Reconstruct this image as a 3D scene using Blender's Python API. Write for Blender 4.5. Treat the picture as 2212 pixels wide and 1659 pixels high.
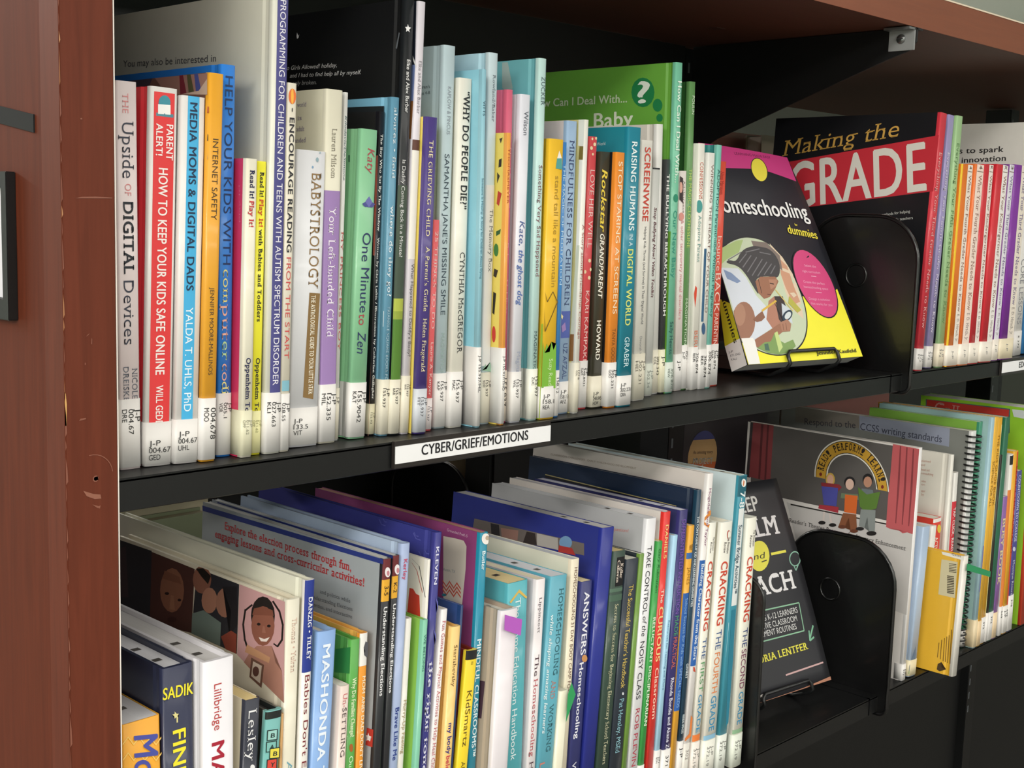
import bpy, bmesh, math, random
from mathutils import Matrix, Vector
for o in list(bpy.data.objects): bpy.data.objects.remove(o, do_unlink=True)
SC = bpy.context.scene
COL = SC.collection
PI = math.pi
# ------------------------------------------------------------------ camera
CAMC = (-0.365398, -0.674836, 0.156453)
RT = [[0.7010212, -0.0714184, 0.7095553], [-0.7125777, -0.1096692, 0.6929688], [0.0283257, -0.991399, -0.1277716]]            # rows: world x, y, z expressed in camera right / down / forward
cam = bpy.data.cameras.new('camera'); co = bpy.data.objects.new('camera', cam); COL.objects.link(co)
right = [RT[i][0] for i in range(3)]; down = [RT[i][1] for i in range(3)]; fwd = [RT[i][2] for i in range(3)]
co.matrix_world = Matrix(((right[0], -down[0], -fwd[0], CAMC[0]), (right[1], -down[1], -fwd[1], CAMC[1]), (right[2], -down[2], -fwd[2], CAMC[2]), (0, 0, 0, 1)))
cam.sensor_width = 36; cam.lens = 2777 / 2212 * 36; cam.clip_start = .01; cam.clip_end = 60
SC.camera = co
# ------------------------------------------------------------------ world, exposure
w = bpy.data.worlds.new('world'); SC.world = w; w.use_nodes = True
w.node_tree.nodes['Background'].inputs[0].default_value = (.9, .95, 1, 1); w.node_tree.nodes['Background'].inputs[1].default_value = .05
SC.view_settings.view_transform = 'Standard'; SC.view_settings.look = 'None'; SC.view_settings.gamma = 1; SC.view_settings.use_curve_mapping = False
SC.view_settings.exposure = -0.42
# ------------------------------------------------------------------ lights: the near ceiling fixtures and added fill strips
ZC = 1.62
def lamp(x, y, sx, sy, e):
    l = bpy.data.lights.new('ceiling_lamp', 'AREA'); l.shape = 'RECTANGLE'; l.size = sx; l.size_y = sy; l.energy = e; l.color = (1, .965, .91)
    o = bpy.data.objects.new('ceiling_lamp', l); COL.objects.link(o); o.location = (x, y, ZC - .03)
for x, y, sx, e in ((.8, -1.05, 5., 27), (0., -3.4, 11., 215), (0., -6.2, 13., 520), (-4.2, -1.5, 4., 330), (-4.2, -4.4, 4., 400), (2., 2.4, 9., 150), (2., 4.6, 9., 1200)):  # first row is the near fixtures; front, left and back strips added to brighten
    lamp(x, y, sx, .6, e)
# ------------------------------------------------------------------ materials
def lin(h):
    c = [int(h[i:i + 2], 16) / 255 for i in (0, 2, 4)]
    return tuple((v / 12.92 if v <= .04045 else ((v + .055) / 1.055) ** 2.4) for v in c)
MC = {}
def mat(h, rough=.45, kind='plain', coat=0., metal=0., gain=1.):
    key = (h, rough, kind, coat, metal, gain)
    if key in MC: return MC[key]
    m = bpy.data.materials.new(kind + '_' + h); m.use_nodes = True; nt = m.node_tree; N = nt.nodes; L = nt.links; p = N['Principled BSDF']
    c = lin(h); gn = min(gain, max(1, .78 / max(c))) if max(c) > .06 else 1; c = tuple(v * gn for v in c); p.inputs['Roughness'].default_value = rough; p.inputs['Metallic'].default_value = metal
    p.inputs['Coat Weight'].default_value = coat; p.inputs['Coat Roughness'].default_value = .12
    tc = N.new('ShaderNodeTexCoord'); no = N.new('ShaderNodeTexNoise'); no.inputs['Scale'].default_value = 60; no.inputs['Detail'].default_value = 4
    L.new(tc.outputs['Object'], no.inputs['Vector'])
    mx = N.new('ShaderNodeMix'); mx.data_type = 'RGBA'
    def two(a, b, fac=None):
        mx.inputs[6].default_value = (*[v * a for v in c], 1); mx.inputs[7].default_value = (*[min(1, v * b) for v in c], 1)
        L.new(fac or no.outputs['Fac'], mx.inputs[0]); L.new(mx.outputs[2], p.inputs['Base Color'])
    if kind == 'cover':
        two(.95, 1.04)
        bp = N.new('ShaderNodeBump'); bp.inputs['Strength'].default_value = .12; bp.inputs['Distance'].default_value = .0008
        n2 = N.new('ShaderNodeTexNoise'); n2.inputs['Scale'].default_value = 22; n2.inputs['Detail'].default_value = 2; L.new(tc.outputs['Object'], n2.inputs['Vector'])
        L.new(n2.outputs['Fac'], bp.inputs['Height']); L.new(bp.outputs[0], p.inputs['Normal'])
    elif kind == 'pages':
        mp = N.new('ShaderNodeMapping'); mp.inputs['Scale'].default_value = (2600, 9, 9); L.new(tc.outputs['Object'], mp.inputs['Vector']); L.new(mp.outputs[0], no.inputs['Vector'])
        no.inputs['Scale'].default_value = 1; two(.8, 1.08)
    elif kind == 'wood':
        p.inputs['Specular IOR Level'].default_value = .2
        mp = N.new('ShaderNodeMapping'); mp.inputs['Scale'].default_value = (90, 90, 5); L.new(tc.outputs['Object'], mp.inputs['Vector']); L.new(mp.outputs[0], no.inputs['Vector'])
        no.inputs['Scale'].default_value = 2.2; no.inputs['Detail'].default_value = 7; no.inputs['Distortion'].default_value = .8
        rp = N.new('ShaderNodeMapRange'); rp.inputs[1].default_value = .3; rp.inputs[2].default_value = .72; L.new(no.outputs['Fac'], rp.inputs[0])
        two(.84, 1.12, rp.outputs[0])
    elif kind == 'woodx':
        mp = N.new('ShaderNodeMapping'); mp.inputs['Scale'].default_value = (5, 90, 90); L.new(tc.outputs['Object'], mp.inputs['Vector']); L.new(mp.outputs[0], no.inputs['Vector'])
        no.inputs['Scale'].default_value = 2.2; no.inputs['Detail'].default_value = 7; no.inputs['Distortion'].default_value = .8
        two(.8, 1.15)
    elif kind == 'paint':
        no.inputs['Scale'].default_value = 300
        two(.85, 1.15); bp = N.new('ShaderNodeBump'); bp.inputs['Strength'].default_value = .15; bp.inputs['Distance'].default_value = .0005
        L.new(no.outputs['Fac'], bp.inputs['Height']); L.new(bp.outputs[0], p.inputs['Normal'])
    else:
        two(.97, 1.03)
    MC[key] = m; return m
ink = lambda h: mat(h, .5, 'print', 0)
# ------------------------------------------------------------------ mesh helpers
def link(me, name, parent=None, loc=None, rot=None):
    o = bpy.data.objects.new(name, me); COL.objects.link(o)
    if parent is not None: o.parent = parent
    if loc: o.location = loc
    if rot: o.rotation_euler = rot
    return o
def mesh(name, V, F, mats, idx=None, smooth=None):
    me = bpy.data.meshes.new(name); me.from_pydata(V, [], F)
    for m in mats: me.materials.append(m)
    if idx: me.polygons.foreach_set('material_index', idx)
    if smooth: me.polygons.foreach_set('use_smooth', smooth)
    me.update(); return me
def empty(name, loc=(0, 0, 0), rot=(0, 0, 0)):
    o = bpy.data.objects.new(name, None); COL.objects.link(o); o.location = loc; o.rotation_euler = rot; o.empty_display_size = .02; return o
def tag(o, label, cat, group=None):
    o['label'] = label; o['category'] = cat
    if group: o['group'] = group
    return o
def struct(o): o['kind'] = 'structure'; return o
def box(name, a, b, m, parent=None, bev=0.):
    bm = bmesh.new(); bmesh.ops.create_cube(bm, size=1)
    for v in bm.verts: v.co = Vector([(a[i] + b[i]) / 2 + v.co[i] * (b[i] - a[i]) for i in range(3)])
    if bev: bmesh.ops.bevel(bm, geom=bm.edges[:], offset=bev, segments=2, affect='EDGES')
    me = bpy.data.meshes.new(name); bm.to_mesh(me); bm.free(); me.materials.append(m); return link(me, name, parent)
def prism(name, pts, ax, a, b, m, parent=None, bev=0.):
    """outline pts in the plane across axis ax, extruded from a to b"""
    def mk(p, t):
        return (t, p[0], p[1]) if ax == 0 else (p[0], t, p[1]) if ax == 1 else (p[0], p[1], t)
    n = len(pts); V = [mk(p, a) for p in pts] + [mk(p, b) for p in pts]
    F = [tuple(range(n)), tuple(range(2 * n - 1, n - 1, -1))] + [(i, (i + 1) % n + 0, (i + 1) % n + n, i + n) for i in range(n)]
    me = mesh(name, V, F, [m]); bm = bmesh.new(); bm.from_mesh(me); bmesh.ops.recalc_face_normals(bm, faces=bm.faces)
    if bev: bmesh.ops.bevel(bm, geom=[e for e in bm.edges if e.calc_face_angle(0) > .6], offset=bev, segments=2, affect='EDGES')
    bm.to_mesh(me); bm.free(); return link(me, name, parent)
def tube(name, pts, r, m, parent=None, closed=False, seg=10):
    pts = [Vector(p) for p in pts]; n = len(pts); V = []; F = []; up = None
    for i, p in enumerate(pts):
        a = pts[i - 1] if (i > 0 or closed) else p; b = pts[(i + 1) % n] if (i < n - 1 or closed) else p
        t = (b - a).normalized()
        if up is None: up = t.orthogonal().normalized()
        up = (up - t * up.dot(t)).normalized(); s = t.cross(up)
        for k in range(seg): V.append(tuple(p + (up * math.cos(2 * PI * k / seg) + s * math.sin(2 * PI * k / seg)) * r))
    for i in range(n if closed else n - 1):
        for k in range(seg):
            j = (i + 1) % n; F.append((i * seg + k, i * seg + (k + 1) % seg, j * seg + (k + 1) % seg, j * seg + k))
    if not closed: F += [tuple(range(seg - 1, -1, -1)), tuple((n - 1) * seg + k for k in range(seg))]
    me = mesh(name, V, F, [m], smooth=[True] * len(F)); return link(me, name, parent)
def arc(c, r, a0, a1, n, f):
    return [f(c[0] + r * math.cos(a0 + (a1 - a0) * i / n), c[1] + r * math.sin(a0 + (a1 - a0) * i / n)) for i in range(n + 1)]
# ------------------------------------------------------------------ lettering from the built-in font, one cached mesh per glyph
GC = {}
def _tm(body, off):
    cu = bpy.data.curves.new('t', 'FONT'); cu.body = body; cu.resolution_u = 4; cu.offset = off; cu.fill_mode = 'FRONT'
    o = bpy.data.objects.new('t', cu); COL.objects.link(o)
    dg = bpy.context.evaluated_depsgraph_get(); dg.update(); me = bpy.data.meshes.new_from_object(o.evaluated_get(dg))
    V = [(v.co.x, v.co.y) for v in me.vertices]; F = [tuple(p.vertices) for p in me.polygons]
    E = {}
    for p in me.polygons:
        for e in p.edge_keys: E[e] = E.get(e, 0) + 1
    ed = [e for e, n in E.items() if n == 1]
    bpy.data.objects.remove(o); bpy.data.meshes.remove(me); bpy.data.curves.remove(cu); return V, F, ed
def glyph(ch, bold, serif):
    k = (ch, bold, serif)
    if k in GC: return GC[k]
    off = -.004 if serif and not bold else 0.
    V, F, ed = _tm(ch, off)
    w = .28
    if ch != ' ':
        a = _tm(ch + '|', 0)[0]; b = _tm('|', 0)[0]; w = max(v[0] for v in a) - max(v[0] for v in b)
    if serif and ch.isalpha() and V:
        V = list(V); F = list(F); done = set(); top = max(v[1] for v in V); h = .045 if not bold else .06
        for e in ed:
            p, q = V[e[0]], V[e[1]]
            if abs(p[1] - q[1]) > .012: continue
            l = abs(p[0] - q[0]); y = (p[1] + q[1]) / 2
            if .03 < l < .2 and (abs(y) < .035 or y > .44 or y < -.15):
                x0, x1 = min(p[0], q[0]) - .07, max(p[0], q[0]) + .07; kk = (round(x0, 2), round(y, 2))
                if kk in done: continue
                done.add(kk); ya, yb = (y, y + h) if (abs(y) < .035 or y < -.15) else (y - h, y)
                i = len(V); V += [(x0, ya), (x1, ya), (x1, yb), (x0, yb)]; F.append((i, i + 1, i + 2, i + 3))
    if bold and V:
        n = len(V); V0 = list(V); F0 = list(F); V = []; F = []
        for q, (ax, ay) in enumerate(((-.02, -.008), (0, .008), (.02, -.008))):
            V += [(p[0] + ax, p[1] + ay, q) for p in V0]; F += [tuple(j + q * n for j in f) for f in F0]
    GC[k] = (V, F, w); return GC[k]
CAPH = max(v[1] for v in _tm('H', 0)[0])
def text_geo(s, st):
    b, se, it = 'b' in st, 's' in st, 'i' in st
    V = []; F = []; x = 0
    for ch in s:
        gv, gf, w = glyph(ch, b, se); i = len(V)
        V += [(p[0] + x + (p[1] * .22 if it else 0), p[1], p[2] if len(p) > 2 else 0) for p in gv]; F += [tuple(j + i for j in f) for f in gf]; x += w + (.02 if b else .0) + (.03 if se else 0)
    return V, F
class Deco:
    """gathers flat print (polygons) and lettering for one face of a thing"""
    def __init__(s, ax=1): s.ax = ax; s.V = []; s.F = []; s.I = []; s.M = []; s.n = 0
    def m(s, h):
        k = ink(h)
        if k not in s.M: s.M.append(k)
        return s.M.index(k)
    def poly(s, pts3, h):
        bm = bmesh.new()
        try:
            f = bm.faces.new([bm.verts.new(p) for p in pts3]); bmesh.ops.triangulate(bm, faces=[f]); bm.verts.index_update()
            i = len(s.V); s.V += [tuple(v.co) for v in bm.verts]; k = s.m(h)
            for t in bm.faces: s.F.append(tuple(v.index + i for v in t.verts)); s.I.append(k)
        finally: bm.free()
    def cols(s, fn, xs, zb, za, h):
        i = len(s.V); k = s.m(h)
        for x in xs: s.V += [fn(x, zb), fn(x, za)]
        for j in range(len(xs) - 1): q = i + 2 * j; s.F.append((q, q + 2, q + 3, q + 1)); s.I.append(k)
    def grid(s, fn, a0, b0, a1, b1, na, nb, h):
        i = len(s.V); k = s.m(h)
        s.V += [fn(a0 + (a1 - a0) * x / na, b0 + (b1 - b0) * y / nb) for y in range(nb + 1) for x in range(na + 1)]
        for y in range(nb):
            for x in range(na): q = i + y * (na + 1) + x; s.F.append((q, q + 1, q + na + 2, q + na + 1)); s.I.append(k)
    def text(s, body, a0, b0, a1, b1, hgt, fn, h, st):
        V, F = text_geo(body, st)
        if not V: return
        x0 = min(v[0] for v in V); x1 = max(v[0] for v in V); L = math.hypot(a1 - a0, b1 - b0)
        if x1 - x0 < .2 and L > hgt * .8 and len(body) == 1: L = L
        sx = L / (x1 - x0); sy = hgt / CAPH; dx, dy = (a1 - a0) / L, (b1 - b0) / L
        i = len(s.V); k = s.m(h)
        for p in V:
            u = (p[0] - x0) * sx; v = p[1] * sy; w = list(fn(a0 + dx * u - dy * v, b0 + dy * u + dx * v)); w[s.ax] -= p[2] * .00004; s.V.append(tuple(w))
        for f in F: s.F.append(tuple(j + i for j in f)); s.I.append(k)
    def build(s, name, parent):
        if not s.F: return None
        return link(mesh(name, s.V, s.F, s.M, s.I), name, parent)
# ------------------------------------------------------------------ books
BOOKS = [   # name, category, label, row, kind, corner on the shelf, lean, thickness, height, depth, colours, prints and lettering, call label; millimetres
('book', 'book', 'thin white paperback half hidden behind the wooden end panel', 'A', 'pb', (7.58, 21.67, 0.01), 0.0011, 4.73, 227.8, 150, 'e4e1de', 'e4e1de', 'd9d5c8', [
  ], ['V', ['J-P 004.67 GRA'], 41.6, 'ded8c6', 12.0, '2a2a2a']),
('book', 'book', 'white paperback with THE in red and big serif UPSIDE OF DIGITAL DEVICES', 'A', 'pb', (13.42, 20.77, 0), -0.0020, 13.33, 229, 160, 'e3d6d6', 'e3d6d6', 'd9d5c8', [
  ('S', 't', 'THE', 3.73, 222, 3.73, 210.7, 3.73, 'd98a8c', 's'),
  ('S', 't', 'Upside', 3.26, 206.2, 3.26, 173.4, 7.33, '3a3d4c', 's'),
  ('S', 't', 'OF', 4.66, 170.1, 4.66, 163.2, 4, 'd98a8c', 's'),
  ('S', 't', 'DIGITAL', 3.46, 159.7, 3.46, 117.3, 6.4, '23262f', 'sb'),
  ('S', 't', 'Devices', 3.07, 113.5, 3.07, 75.5, 6.66, '3a3d4c', 's'),
  ('S', 't', 'NICOLE', 7.86, 61.1, 7.86, 42.7, 3.46, '555a66', 's'),
  ('S', 't', 'DREISKE', 2.27, 62.2, 2.27, 41.6, 3.46, '555a66', 's'),
  ], ['V', ['J-P', '004.67', 'DRE'], 42.7, 'e4e1de', 12.0, '2a2a2a']),
('book', 'book', 'red and white hardcover with an envelope badge and PARENT ALERT on its spine', 'A', 'hc', (28.86, 19.81, 0.47), 0.0258, 18.03, 227.4, 170, 'e4e1de', 'c9333c', 'd9d5c8', [
  ('S', 'p', [(2.16, 224.4), (15.86, 224.4), (15.86, 27), (2.16, 27)], 'df3a3c'),
  ('S', 'p', [(12.81, 218.9), (12.53, 217.2), (11.69, 215.7), (10.4, 214.6), (8.88, 214.1), (7.35, 214.3), (6.04, 215.1), (5.15, 216.4), (4.82, 218), (5.09, 219.7), (5.92, 221.2), (7.2, 222.3), (8.72, 222.8), (10.25, 222.6), (11.57, 221.8), (12.47, 220.5)], '3d8fa0'),
  ('S', 'p', [(4.53, 217.2), (12.83, 217.5), (12.94, 211.8), (4.63, 211.5)], 'f2f2f0'),
  ('S', 'p', [(3.61, 212.2), (15.14, 212.2), (15.14, 210.3), (3.61, 210.3)], '4f8a99'),
  ('S', 't', 'PARENT', 10.46, 206, 10.46, 185, 4.33, 'f6efec', 'b'),
  ('S', 't', 'ALERT!', 3.61, 206, 3.61, 187.2, 4.33, 'f6efec', 'b'),
  ('S', 't', 'HOW TO KEEP YOUR KIDS SAFE ONLINE', 5.68, 180.1, 5.68, 56, 5.95, 'f4ece8', 'b'),
  ('S', 't', 'WILL GEDDES', 6.31, 49.5, 6.31, 20.2, 4.69, 'f4ece8', 'b'),
  ], ['H', ['J-P', '004.67', 'GED'], 27.0, 'e4e1de', 12.0, '2a2a2a', 15.9, 2.7]),
('book', 'book', 'white hardcover with a bright blue spine stripe reading MEDIA MOMS AND DIGITAL DADS', 'A', 'hc', (47.29, 16.87, 0.46), 0.0286, 16.28, 223.6, 160, 'e4e1de', 'd9d8d6', 'd9d5c8', [
  ('S', 'p', [(3.91, 223.6), (11.72, 223.6), (11.72, 27.2), (3.91, 27.2)], '45aee0'),
  ('S', 't', 'MEDIA MOMS & DIGITAL DADS', 5.37, 219.9, 5.37, 106.8, 4.88, '16304e', 'b'),
  ('S', 't', 'YALDA T. UHLS, PhD', 5.37, 96.6, 5.37, 32.4, 4.88, 'e8f4fa', ''),
  ], ['H', ['J-P', '004.67', 'UHL'], 27.5, 'e4e1de', 12.0, '2a2a2a', 20.2, 7.2]),
('book', 'book', 'golden yellow paperback marked INTERNET SAFETY', 'A', 'pb', (64, 13.64, 0.29), 0.0284, 10.15, 238.5, 205, 'e5a430', '5a4038', 'd9d5c8', [
  ('S', 't', 'INTERNET SAFETY', 3.15, 199.3, 3.15, 150.2, 3.86, '4a3a28', ''),
  ('S', 't', 'JENNIFER MOORE-MALLINOS', 3.66, 108.8, 3.66, 54.4, 2.84, '4a3a28', ''),
  ('L', 'p', [(-113.8, 238.5), (-66.3, 238.5), (-74, 229.9), (-113.4, 230.2)], '3a3442'),
  ('L', 'p', [(-63.4, 238.5), (-2.5, 238.1), (-2, 225.2), (-49, 227.6)], '8d6b62'),
  ('L', 'p', [(-34.1, 238.5), (-29.8, 238.5), (-25, 226.2), (-32.5, 226.5)], '6b2430'),
  ('L', 'p', [(-25.5, 238.5), (-21.2, 238.5), (-16.6, 227.2), (-22.9, 227.5)], '4a4a30'),
  ('L', 'p', [(-17, 238.4), (-12.8, 238.2), (-8.2, 226.8), (-14.5, 227.1)], '3d4680'),
  ('L', 'p', [(-11.4, 228.1), (-2.4, 234.8), (-2, 225.4), (-32.5, 226.8)], 'b7a08f'),
  ('L', 'p', [(-1.2, 218.2), (0, 218.1), (0, 214.3), (-1.5, 214.4)], 'b0402f'),
  ('L', 'p', [(-0.5, 201.6), (0, 201.6), (0, 197.7), (-0.9, 197.7)], '20242c'),
  ('L', 'p', [(0, 190.5), (0, 190.5), (0, 186.6), (-0.4, 186.6)], 'c0a080'),
  ('L', 'p', [(0, 143), (0, 143.1), (0, 139.1), (0, 139.1)], 'b07a50'),
  ('L', 'p', [(0, 126.1), (0, 126.2), (0, 122.3), (0, 122.2)], '30281c'),
  ('L', 'p', [(0, 109.2), (0, 109.3), (0, 105.3), (0, 105.2)], '7a7060'),
  ], ['V', ['004.678', 'MOO'], 39.9, 'e4e1de', 12.0, '2a2a2a']),
('book', 'book', 'bright blue plastic-wrapped hardcover reading HELP YOUR KIDS WITH', 'A', 'hc', (81.01, 22.15, 0.15), 0.0151, 10.24, 245.5, 200, '2f7fd8', '1f66b4', 'd9d5c8', [
  ('S', 't', 'HELP YOUR KIDS WITH', 2.46, 238.7, 2.46, 122.3, 5.32, '14305e', ''),
  ('S', 't', 'com', 2.56, 119.4, 2.56, 98.1, 5.12, 'e8e08a', 's'),
  ('S', 't', 'put', 2.25, 97.5, 2.25, 74.6, 5.73, 'e8b0a0', 's'),
  ('S', 't', 'er', 2.56, 74, 2.56, 61.9, 5.12, 'b9dba0', 's'),
  ('S', 't', 'co', 2.56, 59.8, 2.56, 48.9, 5.12, 'e8b0a0', 's'),
  ('S', 't', 'di', 2.56, 48.3, 2.56, 40, 5.12, 'e8e08a', 's'),
  ], ['V', ['J-P', '005.1', 'VOR'], 40.9, 'e4e1de', 12.0, '2a2a2a']),
('book', 'book', 'short white book with READ IT in navy over a crimson cover edge', 'A', 'pb', (91.65, 11.29, 0.18), 0.0218, 8.18, 188.7, 170, 'e6e2cf', 'b22a4c', 'd9d5c8', [
  ('S', 't', 'Read It!', 2.46, 181.7, 2.46, 164.2, 3.27, '1d2050', 'sb'),
  ('S', 't', 'Play It!', 2.46, 162.8, 2.46, 146.4, 3.27, 'cc3a40', 'sb'),
  ('S', 't', 'Oppenheim Toy', 2.46, 63.9, 2.46, 26.3, 3.27, '1d2050', 'sb'),
  ('L', 't', 'Play It!', -5.3, 149.1, -6.6, 172.1, 1.4, 'd06a80', ''),
  ], ['V', ['J-P', '011.62', 'OPP'], 30.2, 'dcd9bd', 14.0, '8a8a78']),
('book', 'book', 'short bright yellow book with READ IT WITH BABIES AND TODDLERS', 'A', 'pb', (101.97, 15.24, 0.16), 0.0229, 7.15, 187.6, 170, 'f2ec3a', 'e8e232', 'd9d5c8', [
  ('S', 't', 'Read It!', 2.14, 180.9, 2.14, 165.5, 2.86, '1c1c28', 'sb'),
  ('S', 't', 'Play It!', 2.14, 164.1, 2.14, 146.6, 2.86, 'd8502c', 'sb'),
  ('S', 't', 'with Babies and Toddlers', 2.22, 145.1, 2.22, 86.2, 2.72, '1c1c28', 'sb'),
  ('S', 't', 'Oppenheim Toy', 2.14, 62.9, 2.14, 24.8, 2.86, '1c1c28', 'sb'),
  ], ['V', ['J-P', '011.62', 'OPP'], 28.7, 'e3dfa8', 14.0, '8a8a60']),
('book', 'book', 'tallest book on the top shelf, cream with a purple spine band in white capitals', 'A', 'hc', (110.27, 12.28, 0.22), 0.0189, 11.89, 294.5, 222, 'dcdccf', 'b9b8ab', 'd9d5c8', [
  ('S', 'p', [(2.97, 294.5), (11.77, 294.5), (11.77, 40), (2.97, 40)], '4b4a86'),
  ('S', 't', 'PROGRAMMING FOR CHILDREN AND TEENS WITH AUTISM SPECTRUM DISORDER', 4.99, 287.9, 4.99, 44.8, 4.28, 'e6e4ee', ''),
  ('L', 't', 'You may also be interested in', -185.2, 257, -63.4, 253.3, 4.7, '4c4c50', ''),
  ], ['V', ['J-P', '027.663', 'KLI'], 40.0, 'e4e1de', 12.0, '2a2a2a']),
('book', 'book', 'narrow cream paperback with ENCOURAGE READING FROM THE START', 'A', 'pb', (122.84, 13.16, 0.15), 0.0205, 7.21, 237.9, 160, 'e2dccb', 'e2dccb', 'd9d5c8', [
  ('S', 'p', [(6.32, 229.9), (6.16, 228), (5.58, 226.3), (4.68, 225.2), (3.59, 224.7), (2.49, 224.9), (1.53, 225.9), (0.87, 227.4), (0.6, 229.3), (0.76, 231.2), (1.33, 232.8), (2.23, 234), (3.31, 234.5), (4.42, 234.2), (5.38, 233.3), (6.05, 231.8)], 'df6f35'),
  ('S', 'p', [(4.53, 229.7), (4.5, 227.8), (4.31, 226.2), (3.99, 225.1), (3.59, 224.7), (3.17, 225), (2.79, 226), (2.52, 227.6), (2.38, 229.5), (2.41, 231.4), (2.6, 233), (2.91, 234.1), (3.31, 234.5), (3.74, 234.2), (4.11, 233.1), (4.39, 231.6)], 'f0b040'),
  ('S', 't', '•', 2.52, 222.4, 2.52, 219.7, 2.16, '2a2a2a', ''),
  ('S', 't', 'ENCOURAGE READING', 1.8, 216.2, 1.8, 130.5, 3.6, '23232a', 'b'),
  ('S', 't', 'FROM THE START', 1.87, 127.3, 1.87, 61.4, 3.46, 'c8504e', ''),
  ('S', 'p', [(0.72, 47.1), (6.49, 47.1), (6.49, 40.1), (0.72, 40.1)], '7fb3c4'),
  ], ['V', ['J-P', '028.55'], 38.5, 'e4e1de', 12.0, '2a2a2a']),
('book', 'book', 'thick white hardcover titled BABYSTROLOGY with a brown ribbon strip', 'A', 'hc', (135.55, 20.57, 0.64), 0.0277, 23.1, 196.6, 160, 'dfe0e4', 'dfe0e4', 'd9d5c8', [
  ('S', 't', 'BABYSTROLOGY', 11.32, 182.5, 11.32, 106.2, 7.85, '8d7048', 's'),
  ('S', 'p', [(12.41, 103.4), (21.21, 102.9), (18.19, 31.7), (9.71, 33.4)], '85693f'),
  ('S', 't', 'THE ASTROLOGICAL GUIDE TO YOUR LITTLE STAR', 13.97, 101.6, 13.97, 35.2, 3.46, 'eee6d2', 'sb'),
  ('S', 'p', [(16.62, 191.1), (16.55, 190.5), (16.33, 190), (15.97, 189.6), (15.55, 189.5), (15.11, 189.6), (14.73, 189.9), (14.47, 190.3), (14.36, 190.9), (14.42, 191.5), (14.65, 192), (15, 192.3), (15.43, 192.5), (15.87, 192.4), (16.25, 192.1), (16.51, 191.6)], '8fa9b3'),
  ('S', 'p', [(12.67, 185.9), (12.62, 185.6), (12.47, 185.3), (12.24, 185.1), (11.95, 185), (11.66, 185), (11.41, 185.2), (11.24, 185.5), (11.17, 185.8), (11.21, 186.2), (11.36, 186.5), (11.6, 186.7), (11.88, 186.8), (12.17, 186.7), (12.42, 186.6), (12.6, 186.3)], '7fa0c0'),
  ('S', 'p', [(18.14, 195.7), (18.11, 195.5), (17.99, 195.3), (17.81, 195.1), (17.6, 195.1), (17.38, 195.1), (17.19, 195.2), (17.06, 195.4), (17.01, 195.6), (17.04, 195.9), (17.16, 196.1), (17.34, 196.2), (17.55, 196.3), (17.77, 196.2), (17.96, 196.1), (18.09, 195.9)], '8fa9b3'),
  ], ['H', ['J-P', '133.5', 'VIT'], 26.4, 'e4e1de', 12.0, '2a2a2a', 19.2, 7.2]),
('book', 'book', 'cream paperback with a lilac lower spine reading YOUR LEFT-HANDED CHILD', 'A', 'pb', (161.41, 21.94, 0.22), 0.0157, 13.72, 237.8, 190, 'dcd8c4', 'cfccb9', 'd9d5c8', [
  ('S', 't', 'Lauren Milsom', 4.8, 212.3, 4.8, 179.6, 4.11, '8c8678', 's'),
  ('S', 'p', [(0, 171.3), (13.72, 171.3), (13.72, 40.6), (0, 40.6)], '9b7db4'),
  ('S', 't', 'Your Left-handed Child', 3.98, 160.5, 3.98, 72.9, 5.76, 'efe9f3', 's'),
  ('L', 't', 'world', -32.4, 226.8, -22, 227, 3.1, '7c6f98', 's'),
  ('L', 't', 'is', -31.6, 218.1, -26.9, 218.3, 2.8, '7c6f98', 's'),
  ('L', 't', 'adult', -32.4, 210.7, -23.5, 210.8, 3.1, '7c6f98', 's'),
  ('L', 't', 'handed', -36.9, 203, -21.7, 203.3, 3.1, '7c6f98', 's'),
  ], ['V', ['J-P', '152.335', 'MIL'], 40.6, 'e4e1de', 12.0, '2a2a2a']),
('book', 'book', 'very thin white picture book squeezed against the green ZEN book', 'A', 'hc', (178.17, 26.77, 0.07), 0.0236, 3.09, 237.5, 200, 'dcdcd8', 'c6c8c6', 'd9d5c8', [
  ('S', 't', 'Kilodavis/DeSimone', 0.77, 222, 0.77, 178.7, 1.55, '4c6a70', 'i'),
  ('S', 't', 'MY PRINCESS BOY', 0.62, 144.3, 0.62, 62.5, 1.86, 'c25a50', 's'),
  ], ['V', ['J-P'], 36.7, 'ded8c6', 12.0, '2a2a2a']),
('book', 'book', 'soft green hardcover titled ONE MINUTE TO ZEN with a lotus', 'A', 'hc', (188.47, 23.84, 0.54), 0.0379, 14.17, 214, 170, '86c096', '7fb489', 'd9d5c8', [
  ('S', 't', 'Katy', 5.52, 201.2, 5.52, 183.9, 5.95, 'a8404a', 'i'),
  ('S', 'p', [(3.43, 162), (6.06, 165.9), (8.37, 168.6), (10.57, 165.9), (13.26, 162), (8.38, 161)], '6a6cae'),
  ('S', 'p', [(2.55, 163.2), (5.32, 164.6), (8.36, 161.3), (5.11, 161.1)], '4a4f8e'),
  ('S', 'p', [(8.77, 161.3), (11.46, 164.7), (14, 163.6), (11.66, 161.2)], '4a4f8e'),
  ('S', 't', 'One Minute', 4.25, 143.5, 4.25, 88.4, 7.08, '27305e', ''),
  ('S', 't', 'to', 3.9, 87.5, 3.9, 79.7, 6.37, 'a8404a', ''),
  ('S', 't', 'Zen', 3.54, 75.2, 3.54, 59.7, 7.08, '27305e', 'i'),
  ('L', 'p', [(-13.2, 196.1), (-11.7, 196.1), (-11.4, 191.3), (-12.9, 191.4)], '3f6a54'),
  ], ['V', ['J-P', '155.9042', 'KAT'], 39.5, 'e4e1de', 12.0, '2a2a2a']),
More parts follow.
